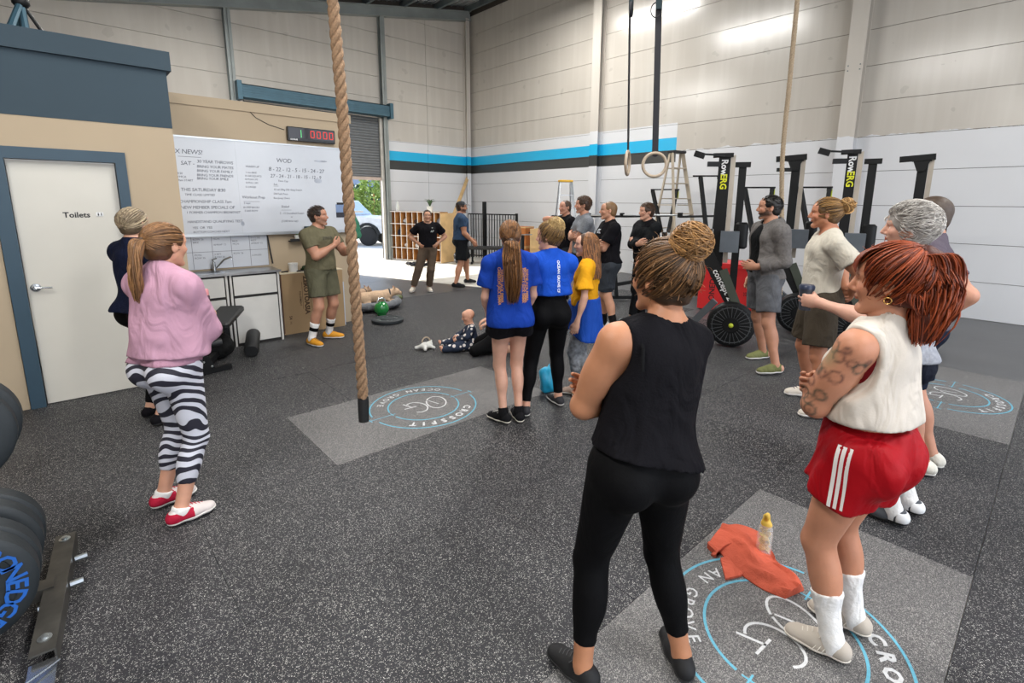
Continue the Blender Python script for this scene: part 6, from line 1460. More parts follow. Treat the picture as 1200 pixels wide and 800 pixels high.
# ---- floor bits by the instructor
g_ = mat('green_gloss', '1f7a38', .15, spec=.7)
t = thing('kettlebell', 'glossy green kettlebell in front of the dog bed', 'kettlebell', (3.50, 7.08, 0))
V_, Q_ = solid([el((0, 0, .108), (.112, .112, .11), .01), el((0, 0, .0), (.07, .07, .02), .03)], .008, clips=[((0, 0, .001), (0, 0, -1))]); npmesh('bell', V_, Q_, g_, t)
MB().tube([(-.055, 0, .19), (-.062, 0, .235), (-.04, 0, .265), (.04, 0, .265), (.062, 0, .235), (.055, 0, .19)], .015, 10).build('handle', mat('bright_steel', 'd5d8d8', .25, .8), None, True).parent = t
R = Matrix.Identity(3); t = thing('floor_plate', 'dark bumper plate lying flat on the floor in front of the green kettlebell', 'weight plate', (3.36, 6.62, 0))
MB().lathe([(.0255, 0), (.213, 0), (.225, .01), (.225, .045), (.213, .055), (.17, .055), (.165, .048), (.105, .048), (.10, .055), (.0255, .055)], 48).build('disc', bump, None, True).parent = t
for i, ch in enumerate('20 KG  20 KG  '):
    if ch == ' ': continue
    a = math.radians(90-25.7*i); b = MB(); put(b, txt(ch, .05, bold=.001), T((math.cos(a)*.135, math.sin(a)*.135, .0485), (math.sin(a), -math.cos(a), 0), (math.cos(a), math.sin(a), 0))); b.build('letter', mat('pale_letter', '8d9794', .6), None).parent = t
bedm = cloth('grey_bed_fabric', '5e5f63', .95, bump=.5)
t = thing('dog_bed', 'low grey fabric dog bed under the two pale dogs', 'bed', (3.62, 7.62, 0)); V_, Q_ = solid([el((0, 0, .055), (.44, .34, .075), .03)], .014, wr=(.008, 22, 3), clips=[((0, 0, .0), (0, 0, -1))]); npmesh('cushion', V_, Q_, bedm, t)
V_, Q_ = solid([rc((.42*math.cos(a), .32*math.sin(a), .10), (.42*math.cos(a+.35), .32*math.sin(a+.35), .10), .055, .055, .03) for a in np.arange(0, 6.3, .35)], .014, wr=(.007, 25, 4)); npmesh('rim', V_, Q_, cloth('light_grey_bed_rim', '787a7e', .95), t)
def dog(loc, yaw, lab, s=1.0, col='c2a080', up=0):
    t = thing('dog', lab, 'dog', loc, math.radians(yaw), 'pale dogs resting on the grey bed'); P = []
    P += [el((0, 0, .115), V3(.18, .135, .11)*s, .05), el((-.20*s, 0, .11), V3(.12, .10, .10)*s, .06), el((.16*s, 0, .12), V3(.12, .10, .10)*s, .05)]   # chest forward +x
    nk = V3(.22, 0, .14+up*.5)*s; hd = V3(.33, 0, .13+up)*s
    P += [rc(nk, hd, .075*s, .06*s, .04), el(hd+V3(.02, 0, .01)*s, V3(.075, .066, .06)*s, .03), rc(hd+V3(.05, 0, -.015)*s, hd+V3(.105, 0, -.03)*s, .040*s, .034*s, .02)]
    for sg in (-1, 1):
        P += [rc(hd+V3(.0, sg*.042, .04)*s, hd+V3(-.012, sg*.058, .105)*s, .022*s, .008*s, .01)]
        P += [rc(V3(.17, sg*.07, .08)*s, V3(.24, sg*.10, .035)*s, .034*s, .024*s, .02), rc(V3(.24, sg*.10, .035)*s, V3(.36, sg*.085, .022)*s, .023*s, .02*s, .015), el(V3(.375, sg*.085, .02)*s, V3(.03, .022, .018)*s, .01)]
        P += [el(V3(-.20, sg*.085, .085)*s, V3(.085, .045, .075)*s, .03), rc(V3(-.14, sg*.12, .045)*s, V3(-.22, sg*.125, .03)*s, .026*s, .02*s, .02), rc(V3(-.22, sg*.125, .025)*s, V3(-.10, sg*.14, .02)*s, .02*s, .018*s, .015)]
        P += [el(hd+V3(.060, sg*.030, .018)*s, V3(.009,)*3*s, .003) if False else el(hd+V3(.058, sg*.032, .018)*s, (.009*s,)*3, .003)]
    P += [rc(V3(-.30, 0, .09)*s, V3(-.36, .03, .06)*s, .02*s, .012*s, .02), el(hd+V3(.135, 0, -.018)*s, V3(.014, .018, .012)*s, .004)]
    V_, Q_ = solid(P, .009); c_ = np.tile(np.array(lin(col)[:3]), (len(V_), 1))
    for c0, r0, cc in [(hd+V3(.13, 0, -.02)*s, .035*s, '3a2f2a')]+[(hd+V3(.062, sg*.034, .018)*s, .013*s, '15110f') for sg in (-1, 1)]+[(V3(0, 0, .02), .07, 'd8c4aa')]+[(hd+V3(-.01, sg*.057, .09)*s, .025*s, 'a37c62') for sg in (-1, 1)]:
        w_ = np.clip((1-np.linalg.norm(V_-c0, axis=1)/r0)/.4, 0, 1)[:, None]; c_ = c_*(1-w_)+np.array(lin(cc)[:3])*w_
    npmesh('body', V_, Q_, mat('short_fur', 'ffffff', .8, vcol=True, var=.2, scale=25, bump=.3, bscale=150), t, c_)
    MB().tube([tuple(nk+V3(0, math.cos(a)*.078, math.sin(a)*.078)*s+V3(.01, 0, 0)) for a in np.linspace(0, 2*PI, 18, endpoint=False)], .009, 6, closed=True, flat=1.6).build('collar', mat('dark_collar', '2d2b2b', .6), None, True).parent = t
dog((3.66, 7.58, .085), -14, 'pale tan dog lying in front on the grey bed, head towards the concrete', .92, 'c4a689', .06); dog((3.45, 7.90, .09), 20, 'brownish pale dog lying behind the first one, mostly behind the rope', .8, 'a98d74', .07)
t = thing('toy_ball', 'small green and brown rubber toy beyond the dogs', 'toy', (4.25, 7.95, 0)); MB().ball((0, 0, .06), (.085, .06, .06), 14).build('toy_body', mat('olive_rubber', '6a7350', .5, var=.4, scale=12), None, True).parent = t
MB().tube([(.085*math.cos(a), .0, .06+.05*math.sin(a)) for a in np.linspace(0, 2*PI, 14, endpoint=False)], .016, 6, closed=True).build('toy_band', mat('dark_brown_rubber', '3a2c22', .6), None, True).parent = t
# soft toy near the baby
t = thing('soft_toy', 'white soft toy rattle lying on the floor near the baby', 'toy', (3.03, 5.05, 0)); pl = cloth('white_plush', 'd3d3ce', .95, bump=.6)
V_, Q_ = solid([el((0, 0, .045), (.06, .045, .045), .02), el((.07, .01, .05), (.04, .04, .04), .02), rc((-.03, .02, .04), (-.09, .05, .03), .025, .02, .02), rc((-.02, -.03, .04), (-.05, -.09, .03), .025, .02, .02), rc((.05, -.03, .04), (.07, -.09, .03), .024, .018, .02), rc((.09, .03, .05), (.12, .05, .08), .016, .012, .01)], .007, clips=[((0, 0, .001), (0, 0, -1))]); npmesh('plush_body', V_, Q_, pl, t)
MB().tube([(.05+.055*math.cos(a), .05+.01*math.sin(a), .075+.055*math.sin(a)) for a in np.linspace(0, 2*PI, 20, endpoint=False)], .009, 8, closed=True).build('wooden_ring', wood, None, True).parent = t
# ---- baby and the kneeling adult
def flower_mat():
    m = mat('navy_floral', '1f2a3f', .85, bump=.1); n = m.node_tree; b = n.nodes['Principled BSDF']; tc_ = n.nodes.new('ShaderNodeTexCoord'); v = n.nodes.new('ShaderNodeTexVoronoi'); v.inputs['Scale'].default_value = 17; n.links.new(tc_.outputs['Object'], v.inputs['Vector'])
    r = n.nodes.new('ShaderNodeValToRGB'); e = r.color_ramp.elements; e[0].position = .13; e[0].color = lin('c98a6a'); e[1].position = .16; e[1].color = lin('dfd9d4'); q = e.new(.33); q.color = lin('dfd9d4'); q = e.new(.36); q.color = lin('1f2a3f')
    n.links.new(v.outputs['Distance'], r.inputs[0]); n.links.new(r.outputs[0], b.inputs['Base Color']); return m
bw = fl(552, 408); t = thing('person', 'bald baby in a navy floral romper sitting on the floor by a kneeling adult', 'person', (bw[0], bw[1], 0), math.radians(150-90))
Hb = V3(0, .03, .40); Rb = rotm(8, 12); s = .72
P = head_prims(Hb, Rb, s, 'f')+[el((0, 0, .09), (.10, .095, .09), .04, 'body'), el((0, .01, .19), (.085, .075, .11), .05, 'body'), rc((-.06, 0, .275), (.06, 0, .275), .035, .035, .03, 'body'), rc((0, 0, .28), Hb+V3(0, -.01, -.05), .04, .04, .02)]
for sg in (-1, 1):
    P += [rc((sg*.06, .03, .07), (sg*.13, .19, .065), .062, .048, .03, 'leg'), rc((sg*.13, .19, .065), (sg*.12, .33, .04), .045, .03, .02, 'leg'), rc((sg*.12, .34, .035), (sg*.125, .37, .075), .026, .017, .015, 'foot')]
    P += [rc((sg*.085, 0, .27), (sg*.13, .06, .18), .034, .029, .02, 'arm'), rc((sg*.13, .06, .18), (sg*.07, .16, .15), .028, .022, .02, 'arm')]+hand_prims(V3(sg*.07, .16, .15), (-sg*.2, 1, -.3), (-sg*.5, 0, -1), sg, .5, .5)
V_, Q_ = solid(P, .009, fine=[(Hb-.11, Hb+.11, .0045), (V3(.02, .14, .08), V3(.12, .26, .2), .0035), (V3(-.12, .14, .08), V3(-.02, .26, .2), .0035)]); c_ = np.tile(np.array(lin('d9a389')[:3]), (len(V_), 1)); LL = (V_-Hb)@Rb/s
for sg in (-1, 1):
    w_ = np.clip((1-np.linalg.norm((LL-np.array((sg*.03, .087, .003)))/np.array((.006, .01, .006)), axis=1))/.3, 0, 1)[:, None]; c_ = c_*(1-w_)+.03*w_
w_ = np.clip((1-np.linalg.norm((LL-np.array((0, .093, -.055)))/np.array((.02, .02, .010)), axis=1))/.3, 0, 1)[:, None]; c_ = c_*(1-w_)+np.array(lin('b5605a')[:3])*w_
npmesh('body', V_, Q_, skin_mat(), t, c_)
g = []
for p in P:
    if p['tag'] in ('body', 'leg', 'arm'):
        q = dict(p)
        if q['t'] == 'el': q['r'] = q['r']+.008
        else: q['ra'] += .008; q['rb'] += .008
        g.append(q)
V_, Q_ = solid(g, .009, wr=(.002, 60, 3), clips=[((0, 0, .0), (0, 0, -1)), ((0, 0, .315), (0, .1, 1))]); npmesh('romper', V_, Q_, flower_mat(), t)
kn = fl(592, 412)
sp = dict(label='person in black leggings kneeling on the floor beside the baby, behind the ponytailed girl', sex='f', h=1.62, az=146, pos=(kn[0], kn[1]), w=.98, skin='cf9f86', vox=.012, gvox=.012, pelvis=(0, 0, .30), lean=8, ppitch=0, hpitch=10,
          legR=dict(to=(.12, -.02, .085), pole=(.16, 1.5, .2), yaw=180, pitch=-55), legL=dict(to=(-.12, -.02, .085), pole=(-.16, 1.5, .2), yaw=180, pitch=-55),
          armR=dict(to=(.12, .20, .40), pole=(.5, -.3, .4), hand=dict(d=(-.2, 1, -.3), pn=(0, 0, -1), curl=.4)), armL=dict(to=(-.12, .20, .40), pole=(-.5, -.3, .4), hand=dict(d=(.2, 1, -.3), pn=(0, 0, -1), curl=.4)),
          hair=dict(kind='bun', col='3a281c', col2='5a402c', tie=(0, -.11, .0), bun=(0, -.13, .0), br=.03, bn=50), wear=[legs(BLKL, end=1.9, off=.005, name='leggings'), top(BLK, hem=.95, sleeve=.6, off=.012, name='tshirt')])
if only('knee'): person(sp)
# ---- towel, jar of lemon, blue bag
tw = fl(880, 662)
n_ = 46; vs, fs = [], []
rt = np.random.default_rng(5)
A_, B_, C_, D_ = fl(838, 624), fl(872, 628), fl(934, 692), fl(862, 682)
cl = cloth('coral_towel', 'c8604a', .95, bump=.5, bscale=160)
path = [fl(843, 628), fl(866, 640), fl(886, 664), fl(912, 682), fl(931, 697)]; pth = catmull([V3(p[0], p[1], 0) for p in path], np.linspace(0, 1, n_))
for i in range(n_):
    u = i/(n_-1); d = unit(pth[min(i+1, n_-1)]-pth[max(i-1, 0)]); sdv = V3(-d[1], d[0], 0); wdt = .085+.045*math.sin(u*PI*1.2)+(.05 if u < .25 else 0)
    for j in range(25):
        v = j/24*2-1; tw_ = math.sin(v*5+u*5)*.016+math.sin(v*11-u*9)*.008; z = .006+max(0, (1-v*v))*(.042-.012*u)+max(0, tw_); off = v*wdt*(1-.12*math.sin(u*9+v*3))
        p_ = pth[i]+sdv*off; vs.append((p_[0], p_[1], max(.004, z)))
for i in range(n_-1):
    for j in range(24): a = i*25+j; fs.append((a, a+1, a+26, a+25))
base = len(vs); vs += [(v[0], v[1], .001) for v in vs]
fs += [tuple(base+k for k in f[::-1]) for f in fs]
for i in range(n_-1): a, b_ = i*25, (i+1)*25; fs += [(a, b_, base+b_, base+a), (a+24, base+a+24, base+b_+24, b_+24)]
for j in range(24): fs += [(j, base+j, base+j+1, j+1), ((n_-1)*25+j, (n_-1)*25+j+1, base+(n_-1)*25+j+1, base+(n_-1)*25+j)]
m_ = MB(); m_.add(vs, fs)
q = [fl(844, 656), fl(850, 680), fl(868, 676), fl(880, 668), fl(862, 650)]; m_.prism([(p[0], p[1]) for p in q], .001, .012)
tag(m_.build('towel', cl, None, True), 'crumpled coral towel lying on the nearest emblem mat', 'towel')
bp = fl(894, 650); t = thing('glass_jar', 'clear ribbed glass bottle of sliced fruit standing beside the coral towel', 'bottle', (bp[0], bp[1], 0)); gl = mat('clear_glass', 'f2f6f4', .04, alpha=.22, var=0, spec=.8)
MB().lathe([(0, .0), (.034, .0), (.038, .008), (.034, .03), (.038, .05), (.034, .075), (.038, .10), (.034, .125), (.036, .15), (.030, .165), (.030, .175), (.027, .175), (.027, .165), (.031, .15), (.031, .01), (0, .008)], 28).build('glass_body', gl, None, True).parent = t
lem = mat('lemon_rind', 'd9b95a', .5, var=.3, scale=30); r3 = np.random.default_rng(9)
for i in range(14):
    a, z = r3.uniform(0, 6.3), .02+.0095*i; R_ = Matrix.Rotation(r3.uniform(-1, 1), 3, 'X') @ Matrix.Rotation(r3.uniform(-1, 1), 3, 'Y'); MB().ball((.012*math.cos(a), .012*math.sin(a), z), (.017, .017, .006), 10, R_).build('fruit_slice', lem, None, True).parent = t
V_, Q_ = solid([el((0, 0, .175), (.026, .026, .022), .01), el((.008, .004, .20), (.020, .018, .022), .01), el((-.008, -.004, .222), (.014, .012, .018), .01)], .004, wr=(.003, 120, 6)); npmesh('lemon_top', V_, Q_, mat('yellow_wrap', 'e0b84a', .5, var=.25, scale=30), t)
bg = fl(643, 458)
V_, Q_ = solid([el((0, 0, .10), (.11, .08, .12), .03), el((-.05, .01, .16), (.06, .05, .07), .03), el((.05, -.02, .07), (.08, .07, .07), .03), rc((-.02, 0, .2), (.0, .0, .27), .03, .012, .02)], .007, wr=(.012, 38, 9), clips=[((0, 0, .002), (0, 0, -1))])
o = npmesh('plastic_bag', V_, Q_, mat('cyan_plastic', '28a6cf', .35, var=.2, scale=20)); o.location = (bg[0], bg[1], 0); tag(o, 'bright cyan bag on the floor between the blonde woman\'s legs', 'bag')
# cup held by the grey-haired person
if only('greyh'):
    root_, J_ = GREY; W_l = J_['WL']+unit(J_['WL']-J_['EL'])*.085; Mw = Matrix.Rotation(root_.rotation_euler.z, 3, 'Z'); cw = Mw @ Vector(W_l+V3(.028, 0, 0))+root_.location
    t = thing('travel_cup', 'dark lidded travel cup held by the grey-haired person', 'cup', (cw.x, cw.y, cw.z-.05)); MB().lathe([(0, -.02), (.030, -.02), (.038, .10), (0, .10)], 20).build('cup_body', mat('charcoal_cup', '3c4048', .35), None, True).parent = t; MB().lathe([(0, .10), (.041, .10), (.041, .115), (.034, .125), (0, .125)], 20).build('lid', mat('blue_grey_lid', '2b3348', .3), None, True).parent = t
# ================================================= far side of the hall
ply = mat('plywood', 'c08a50', .7, var=.25, scale=5); plyl = mat('pale_plywood', 'cdaa78', .7, var=.2, scale=4); edge_m = mat('white_melamine_edge', 'ded8cc', .5)
def cubby(A, B, cols, rows, H_, dep, lab, skip=()):
    A, B = Vector((*A, 0)), Vector((*B, 0)); x = (B-A).normalized(); n = Vector((-x.y, x.x, 0)); n = n if n.x > 0 else -n; L_ = (B-A).length
    t = thing('cubby_shelf', lab, 'shelf', tuple((A+B)/2), 0, 'cubby shelves by the roller door')
    R = Matrix((x, n, Vector((0, 0, 1)))).transposed()
    def bx(u0, u1, v0, v1, z0, z1, m, name): c = A+x*(u0+u1)/2+n*(v0+v1)/2+Vector((0, 0, (z0+z1)/2)); return MB().box(c, (abs(u1-u0), abs(v1-v0), abs(z1-z0)), R=R).build(name, m, t)
    bx(0, L_, dep-.01, dep, 0, H_, ply, 'back')
    for i in range(cols+1): u = L_*i/cols; bx(max(0, u-.009), min(L_, u+.009), .004, dep-.01, 0, H_, ply, 'divider'); bx(max(0, u-.011), min(L_, u+.011), 0, .004, 0, H_, edge_m, 'edge_strip')
    for j in range(rows+1): z = .02+(H_-.03)*j/rows; bx(0, L_, .004, dep-.01, z-.009, z+.009, ply, 'shelf_board'); bx(0, L_, -.001, .004, z-.011, z+.011, edge_m, 'edge_strip')
    return A, x, n, L_
CA, CM, CB = (7.30, 14.0), (7.58, 13.15), (7.92, 12.2)
u1 = cubby(CA, CM, 4, 4, 1.45, .38, 'wooden cubby shelf with white edges nearest the roller door'); u2 = cubby(CM, CB, 5, 4, 1.45, .38, 'wooden cubby shelf with white edges behind the person with hands on hips')
def in_cube(u, c, r, cols, name, lab, cat, m, shp):
    A, x, n, L_ = u; p_ = A+x*L_*(c+.5)/cols+n*.12+Vector((0, 0, .03+.355*r)); V_, Q_ = solid([el((0, 0, .07), shp, .02)], .010, wr=(.006, 40, c+r), clips=[((0, 0, .0), (0, 0, -1))]); o = npmesh(name, V_, Q_, m); o.location = p_; tag(o, lab, cat)
in_cube(u1, 2, 3, 4, 'cap', 'pale cap in the top row of the left cubby shelf', 'cap', cloth('pale_grey_cap', 'b5b5b8'), (.09, .08, .07)); in_cube(u2, 0, 3, 5, 'cap', 'dark cap in the top row of the right cubby shelf', 'cap', cloth('dark_cap', '4a3c38'), (.10, .09, .07))
in_cube(u1, 1, 2, 4, 'backpack', 'dark bag filling a cube in the second row of the left cubby shelf', 'bag', cloth('dark_bag', '2c2c38'), (.09, .10, .13)); in_cube(u1, 2, 1, 4, 'towel', 'white rolled towel low in the left cubby shelf', 'towel', cloth('white_towel', 'd8d5d0'), (.07, .08, .06)); in_cube(u2, 0, 1, 5, 'towel', 'white towel low in the right cubby shelf', 'towel', MATS['white_towel'], (.08, .09, .09))
in_cube(u2, 4, 3, 5, 'kit_bag', 'grey bag in the last top cube by the plywood side', 'bag', cloth('grey_bag', '77787f'), (.07, .09, .12))
Bv = Vector((*CB, 0)); xd = Vector((CB[0]-CM[0], CB[1]-CM[1], 0)).normalized(); nn = Vector((-xd.y, xd.x, 0)); nn = nn if nn.x > 0 else -nn
tag(MB().box(Bv+xd*.03+nn*.42+Vector((0, 0, .71)), (.02, .84, 1.42), R=Matrix((xd, nn, Vector((0, 0, 1)))).transposed()).build('plywood_sheet', plyl), 'pale plywood sheet closing the right end of the cubby shelves', 'panel')
pp_ = Vector((7.82, 12.55, 1.45)); t = thing('potted_plant', 'small plant in a white pot on top of the cubby shelves', 'plant', tuple(pp_)); MB().lathe([(0, 0), (.07, 0), (.095, .16), (.085, .16), (0, .14)], 18).build('pot', MATS['white_ceramic'], None, True).parent = t
for i in range(11):
    a = i*.62; L_ = .16+.03*(i % 3); MB().tube([(0, 0, .14), (.07*math.cos(a), .07*math.sin(a), .14+L_*.9), (.17*math.cos(a), .17*math.sin(a), .14+L_)], [.008, .026, .004], 5, flat=.3).build('leaf', mat('leaf_dark', '3c5a34', .5), None, True).parent = t
t = thing('bottle', 'slim white bottle on top of the cubby shelf near the door post', 'bottle', (7.46, 13.75, 1.452)); MB().lathe([(0, 0), (.05, 0), (.055, .14), (.03, .20), (.022, .27), (.0, .275)], 16).build('bottle_body', MATS['white_ceramic'], None, True).parent = t
# shoes under the shelf, backpack
for i, (dx, dy) in enumerate(((0, 0), (.16, -.12), (.05, -.35), (.22, -.5))):
    V_, Q_ = solid([rc((0, -.05, .05), (0, .1, .045), .045, .042, .02), rc((0, .1, .04), (.0, .17, .03), .045, .03, .02)], .012, clips=[((0, 0, .002), (0, 0, -1))]); o = npmesh('shoe', V_, Q_, cloth('black_trainer', '26262a')); o.location = (7.0+dx, 12.35+dy, 0); o.rotation_euler.z = .6*i
    tag(o, ['black trainer in the row before the cubby shelf, farthest back', 'black trainer in the row before the cubby shelf, second back', 'black trainer in the row before the cubby shelf, third back', 'black trainer in the row before the cubby shelf, nearest'][i], 'shoe', 'black trainers on the bare concrete')
bk = fl(541, 309); t = thing('backpack', 'black backpack with silver straps on the floor behind the man in the cap', 'bag', (bk[0], bk[1], 0)); V_, Q_ = solid([el((0, 0, .20), (.24, .20, .21), .04), el((-.12, -.08, .12), (.14, .12, .12), .04)], .016, wr=(.01, 22, 4), clips=[((0, 0, .002), (0, 0, -1))]); npmesh('bag_body', V_, Q_, cloth('black_nylon', '1e1f22', .5), t)
for i in range(3): MB().tube([(-.26+.05*i, -.16+.05*i, .26), (-.27+.06*i, -.20+.05*i, .14), (-.22+.06*i, -.24, .02)], .012, 5, flat=.4).build('strap', mat('silver_strap', 'a9abb0', .35, .4), None, True).parent = t
tag(MB().rbox(tuple(fl(528, 303)+V3(0, 0, .16)), (.16, .2, .32), .03).build('red_pack', cloth('red_nylon', '8d2730')), 'dark red pack between the plywood sheet and the man in the cap', 'bag')
a_, b_ = onY(548.5, 207, YB-.05), at_dist(528, 262, 15.3); tag(MB().bar(tuple(a_), (b_[0], b_[1], 0.02) if False else tuple(b_), .10, .045).build('timber_plank', plyl), 'long timber plank leaning against the back wall beside the corner column', 'plank')
# black steel fence panel
t = thing('steel_fence', 'black steel fence panel of upright bars standing in the corner', 'fence', tuple(at_dist(575, 300, 15.6)[:2])+(0,)); P0, P1 = at_dist(546, 0, 15.9), at_dist(607, 0, 14.9)
for i in range(19): q = P0+(P1-P0)*i/18; MB().bar((q[0], q[1], .04), (q[0], q[1], 1.38), .020, .020, (0, 1, 0)).build('bar', blk, t)
for z in (.10, 1.38): MB().bar((P0[0], P0[1], z), (P1[0], P1[1], z), .03, .035).build('rail', blk, t)
q = P0+(P1-P0)*.36; MB().bar((q[0]-.12, q[1]-.12, 0), (q[0]-.12, q[1]-.12, 1.75), .09, .09, (0, 1, 0)).build('post', blk, t); q2 = P1; MB().bar((q2[0], q2[1], 0), (q2[0], q2[1], 1.42), .06, .06, (0, 1, 0)).build('post', blk, t)
# wooden jump boxes, bench, plates
def jbox(px, D, w_, d_, h_, z0, m, lab, yaw=.3):
    q = at_dist(px, 280, D); t = thing('jump_box', lab, 'box', (q[0], q[1], z0), yaw, 'wooden jump boxes'); MB().span(-w_/2, w_/2, -d_/2, d_/2, 0, h_).build('box_body', m, None).parent = t
    for z in (h_*.03, h_*.97): MB().span(-w_/2-.004, w_/2+.004, -d_/2-.004, d_/2+.004, z-.012, z+.012).build('edge_band', plyl, None).parent = t
    for sg in (-1, 1): MB().prism([(.06*math.cos(a), .018*math.sin(a)) for a in np.linspace(0, 2*PI, 14, endpoint=False)], -.002, .002, T((0, sg*(d_/2+.001), h_*.7), (1, 0, 0), (0, 0, 1))).build('hand_slot', ink, None).parent = t
orb = mat('orange_plywood', 'b06a30', .6, var=.2, scale=5)
jbox(611, 13.3, .46, .5, .6, 0, orb, 'orange-brown wooden jump box beyond the ponytailed girl, lower of two'); jbox(611, 13.3, .46, .5, .52, .601, orb, 'orange-brown wooden jump box beyond the ponytailed girl, upper of two'); jbox(635, 13.0, .45, .45, .58, 0, plyl, 'pale wooden jump box right of the orange ones, lower'); jbox(635, 13.0, .45, .45, .5, .581, plyl, 'pale wooden jump box right of the orange ones, upper')
q = at_dist(576, 300, 14.4); t = thing('flat_bench', 'long low black bench in front of the steel fence', 'bench', (q[0], q[1], 0), -.75); MB().rbox((0, 0, .45), (1.5, .32, .09), .04).build('bench_pad', vinyl, None, True).parent = t
for sg in (-1, 1): MB().bar((sg*.55, -.2, .03), (sg*.55, .2, .03), .05, .05).bar((sg*.55, 0, .03), (sg*.55, 0, .42), .05, .05, (0, 1, 0)).build('leg_frame', blk, None).parent = t
q = at_dist(603, 285, 12.4); t = thing('barbell', 'loaded barbell standing on low uprights left of the wooden boxes', 'barbell', (q[0], q[1], .95), -.2); MB().tube([(-.1, 0, 0), (.5, 0, 0)], .014, 8).build('bar', zinc, None, True).parent = t
MB().lathe([(0, -.04), (.21, -.04), (.225, -.03), (.225, .03), (.21, .04), (0, .04)], 32, (0, 0, 0), Matrix.Rotation(PI/2, 3, 'Y')).build('plate', bump, None, True).parent = t; MB().bar((.22, 0, -.02), (.22, 0, -.95), .08, .08, (0, 1, 0)).build('upright', blk, None).parent = t
# ---- ladders by the right wall
lad_m = mat('cream_ladder', 'b9ac98', .5, .1); lad_y = mat('yellow_ladder_top', 'd9a92c', .5)
def ladder(cx_, cy_, H_, w_, spread, rungs, lab, topm, m, wt=.34, axis=1):
    """step ladder: front rails with treads, rear rails with braces; opens along x of its own frame"""
    t = thing('step_ladder', lab, 'ladder', (cx_, cy_, 0), math.radians(axis)); 
    for sg in (-1, 1):
        MB().bar((spread*.0, sg*wt/2, H_), (-spread*.55, sg*w_/2, 0), .03, .075).build('front_rail', m, None).parent = t; MB().bar((.06, sg*wt/2, H_), (spread*.45, sg*w_/2*.9, 0), .03, .04).build('rear_rail', m, None).parent = t
        MB().bar((-spread*.22, sg*(w_*.3+wt*.2), H_*.62), (spread*.20, sg*(w_*.3+wt*.2), H_*.62), .004, .02).build('spreader', m, None).parent = t
    for i in range(rungs): f = (i+1)/(rungs+1); hw = (w_*f+wt*(1-f))/2; MB().bar((-spread*.55*f, -hw, H_*(1-f)), (-spread*.55*f, hw, H_*(1-f)), .075, .022).build('tread', m, None).parent = t; MB().bar((.06+(spread*.45-.06)*f, -hw*.95, H_*(1-f)), (.06+(spread*.45-.06)*f, hw*.95, H_*(1-f)), .02, .02).build('brace', m, None).parent = t
    MB().rbox((.02, 0, H_+.02), (.2, wt+.06, .05), .02).build('ladder_top', topm, None).parent = t
ladder(9.55, 5.75, 2.78, .80, 1.0, 8, 'tall cream step ladder standing by the white wall behind the young man in black', ink, lad_m, .30, 78)
q = at_dist(663, 215, 12.6); ladder(q[0], q[1], 2.25, .6, .8, 6, 'aluminium step ladder with yellow parts far behind the raised-arm man', lad_y, alu, .28, 60)
# ---- trestle stands: bar on two legs that meet lower down, along the white wall
lime = mat('lime_cap', 'c6d23a', .5)
def vstand(px0, px1, pyt, pyb, D, lab):
    a, b_ = at_dist(px0, pyt, D), at_dist(px1, pyt, D); lo = at_dist((px0+px1)/2, pyb, D-.25); t = thing('rowing_rail_stand', lab, 'exercise machine', (lo[0], lo[1], 0), 0, 'dark machine rails leaning by the white wall')
    for i, q in enumerate((a, b_)):
        MB().bar(tuple(q), tuple(lo+V3((-.05, .05)[i], (.05, -.05)[i], 0)), .05, .075).build('leg', blk, t); MB().box(tuple(q+V3(0, 0, .0)), (.06, .06, .05)).build('end_cap', blk, t)
        MB().bar(tuple(q+V3(.02, -.03, 0)), tuple(q+V3(.02, -.03, -.16)), .015, .015, (0, 1, 0)).build('lime_strap', lime, t)
    MB().bar(tuple(lo+V3(0, 0, 0)), (lo[0]+.02, lo[1], .12), .09, .07, (0, 1, 0)).build('rail', blk, t); MB().bar((lo[0]-.25, lo[1]+.25, .06), (lo[0]+.25, lo[1]-.25, .06), .06, .06).build('foot', blk, t); MB().lathe([(0, -.08), (.2, -.08), (.22, -.05), (.22, .05), (.2, .08), (0, .08)], 28, (lo[0]-.05, lo[1]-.05, .42), Matrix.Rotation(PI/2, 3, 'X') if False else Matrix(((.7, 0, .7), (-.7, 0, .7), (0, 1, 0)))).build('fan_cage', blk, t, True)
    c = (a+b_)/2+V3(.2, .12, .04); d = unit((b_-a)); MB().bar(tuple(c-d*.30), tuple(c+d*.30), .10, .025).build('shelf_bar', blk, t)
for a in ((821, 843, 208, 268, 10.2, 'dark leaning machine rails with lime tips left of the nearest rowing machine'), (873, 905, 222, 285, 9.6, 'dark leaning machine rails with lime tips between the two left rowing machines'), (938, 972, 222, 288, 9.2, 'dark leaning machine rails with lime tips above the dreadlocked man\'s face'), (765, 793, 224, 272, 11.2, 'dark leaning machine rails behind the tall cream ladder')): vstand(*a)
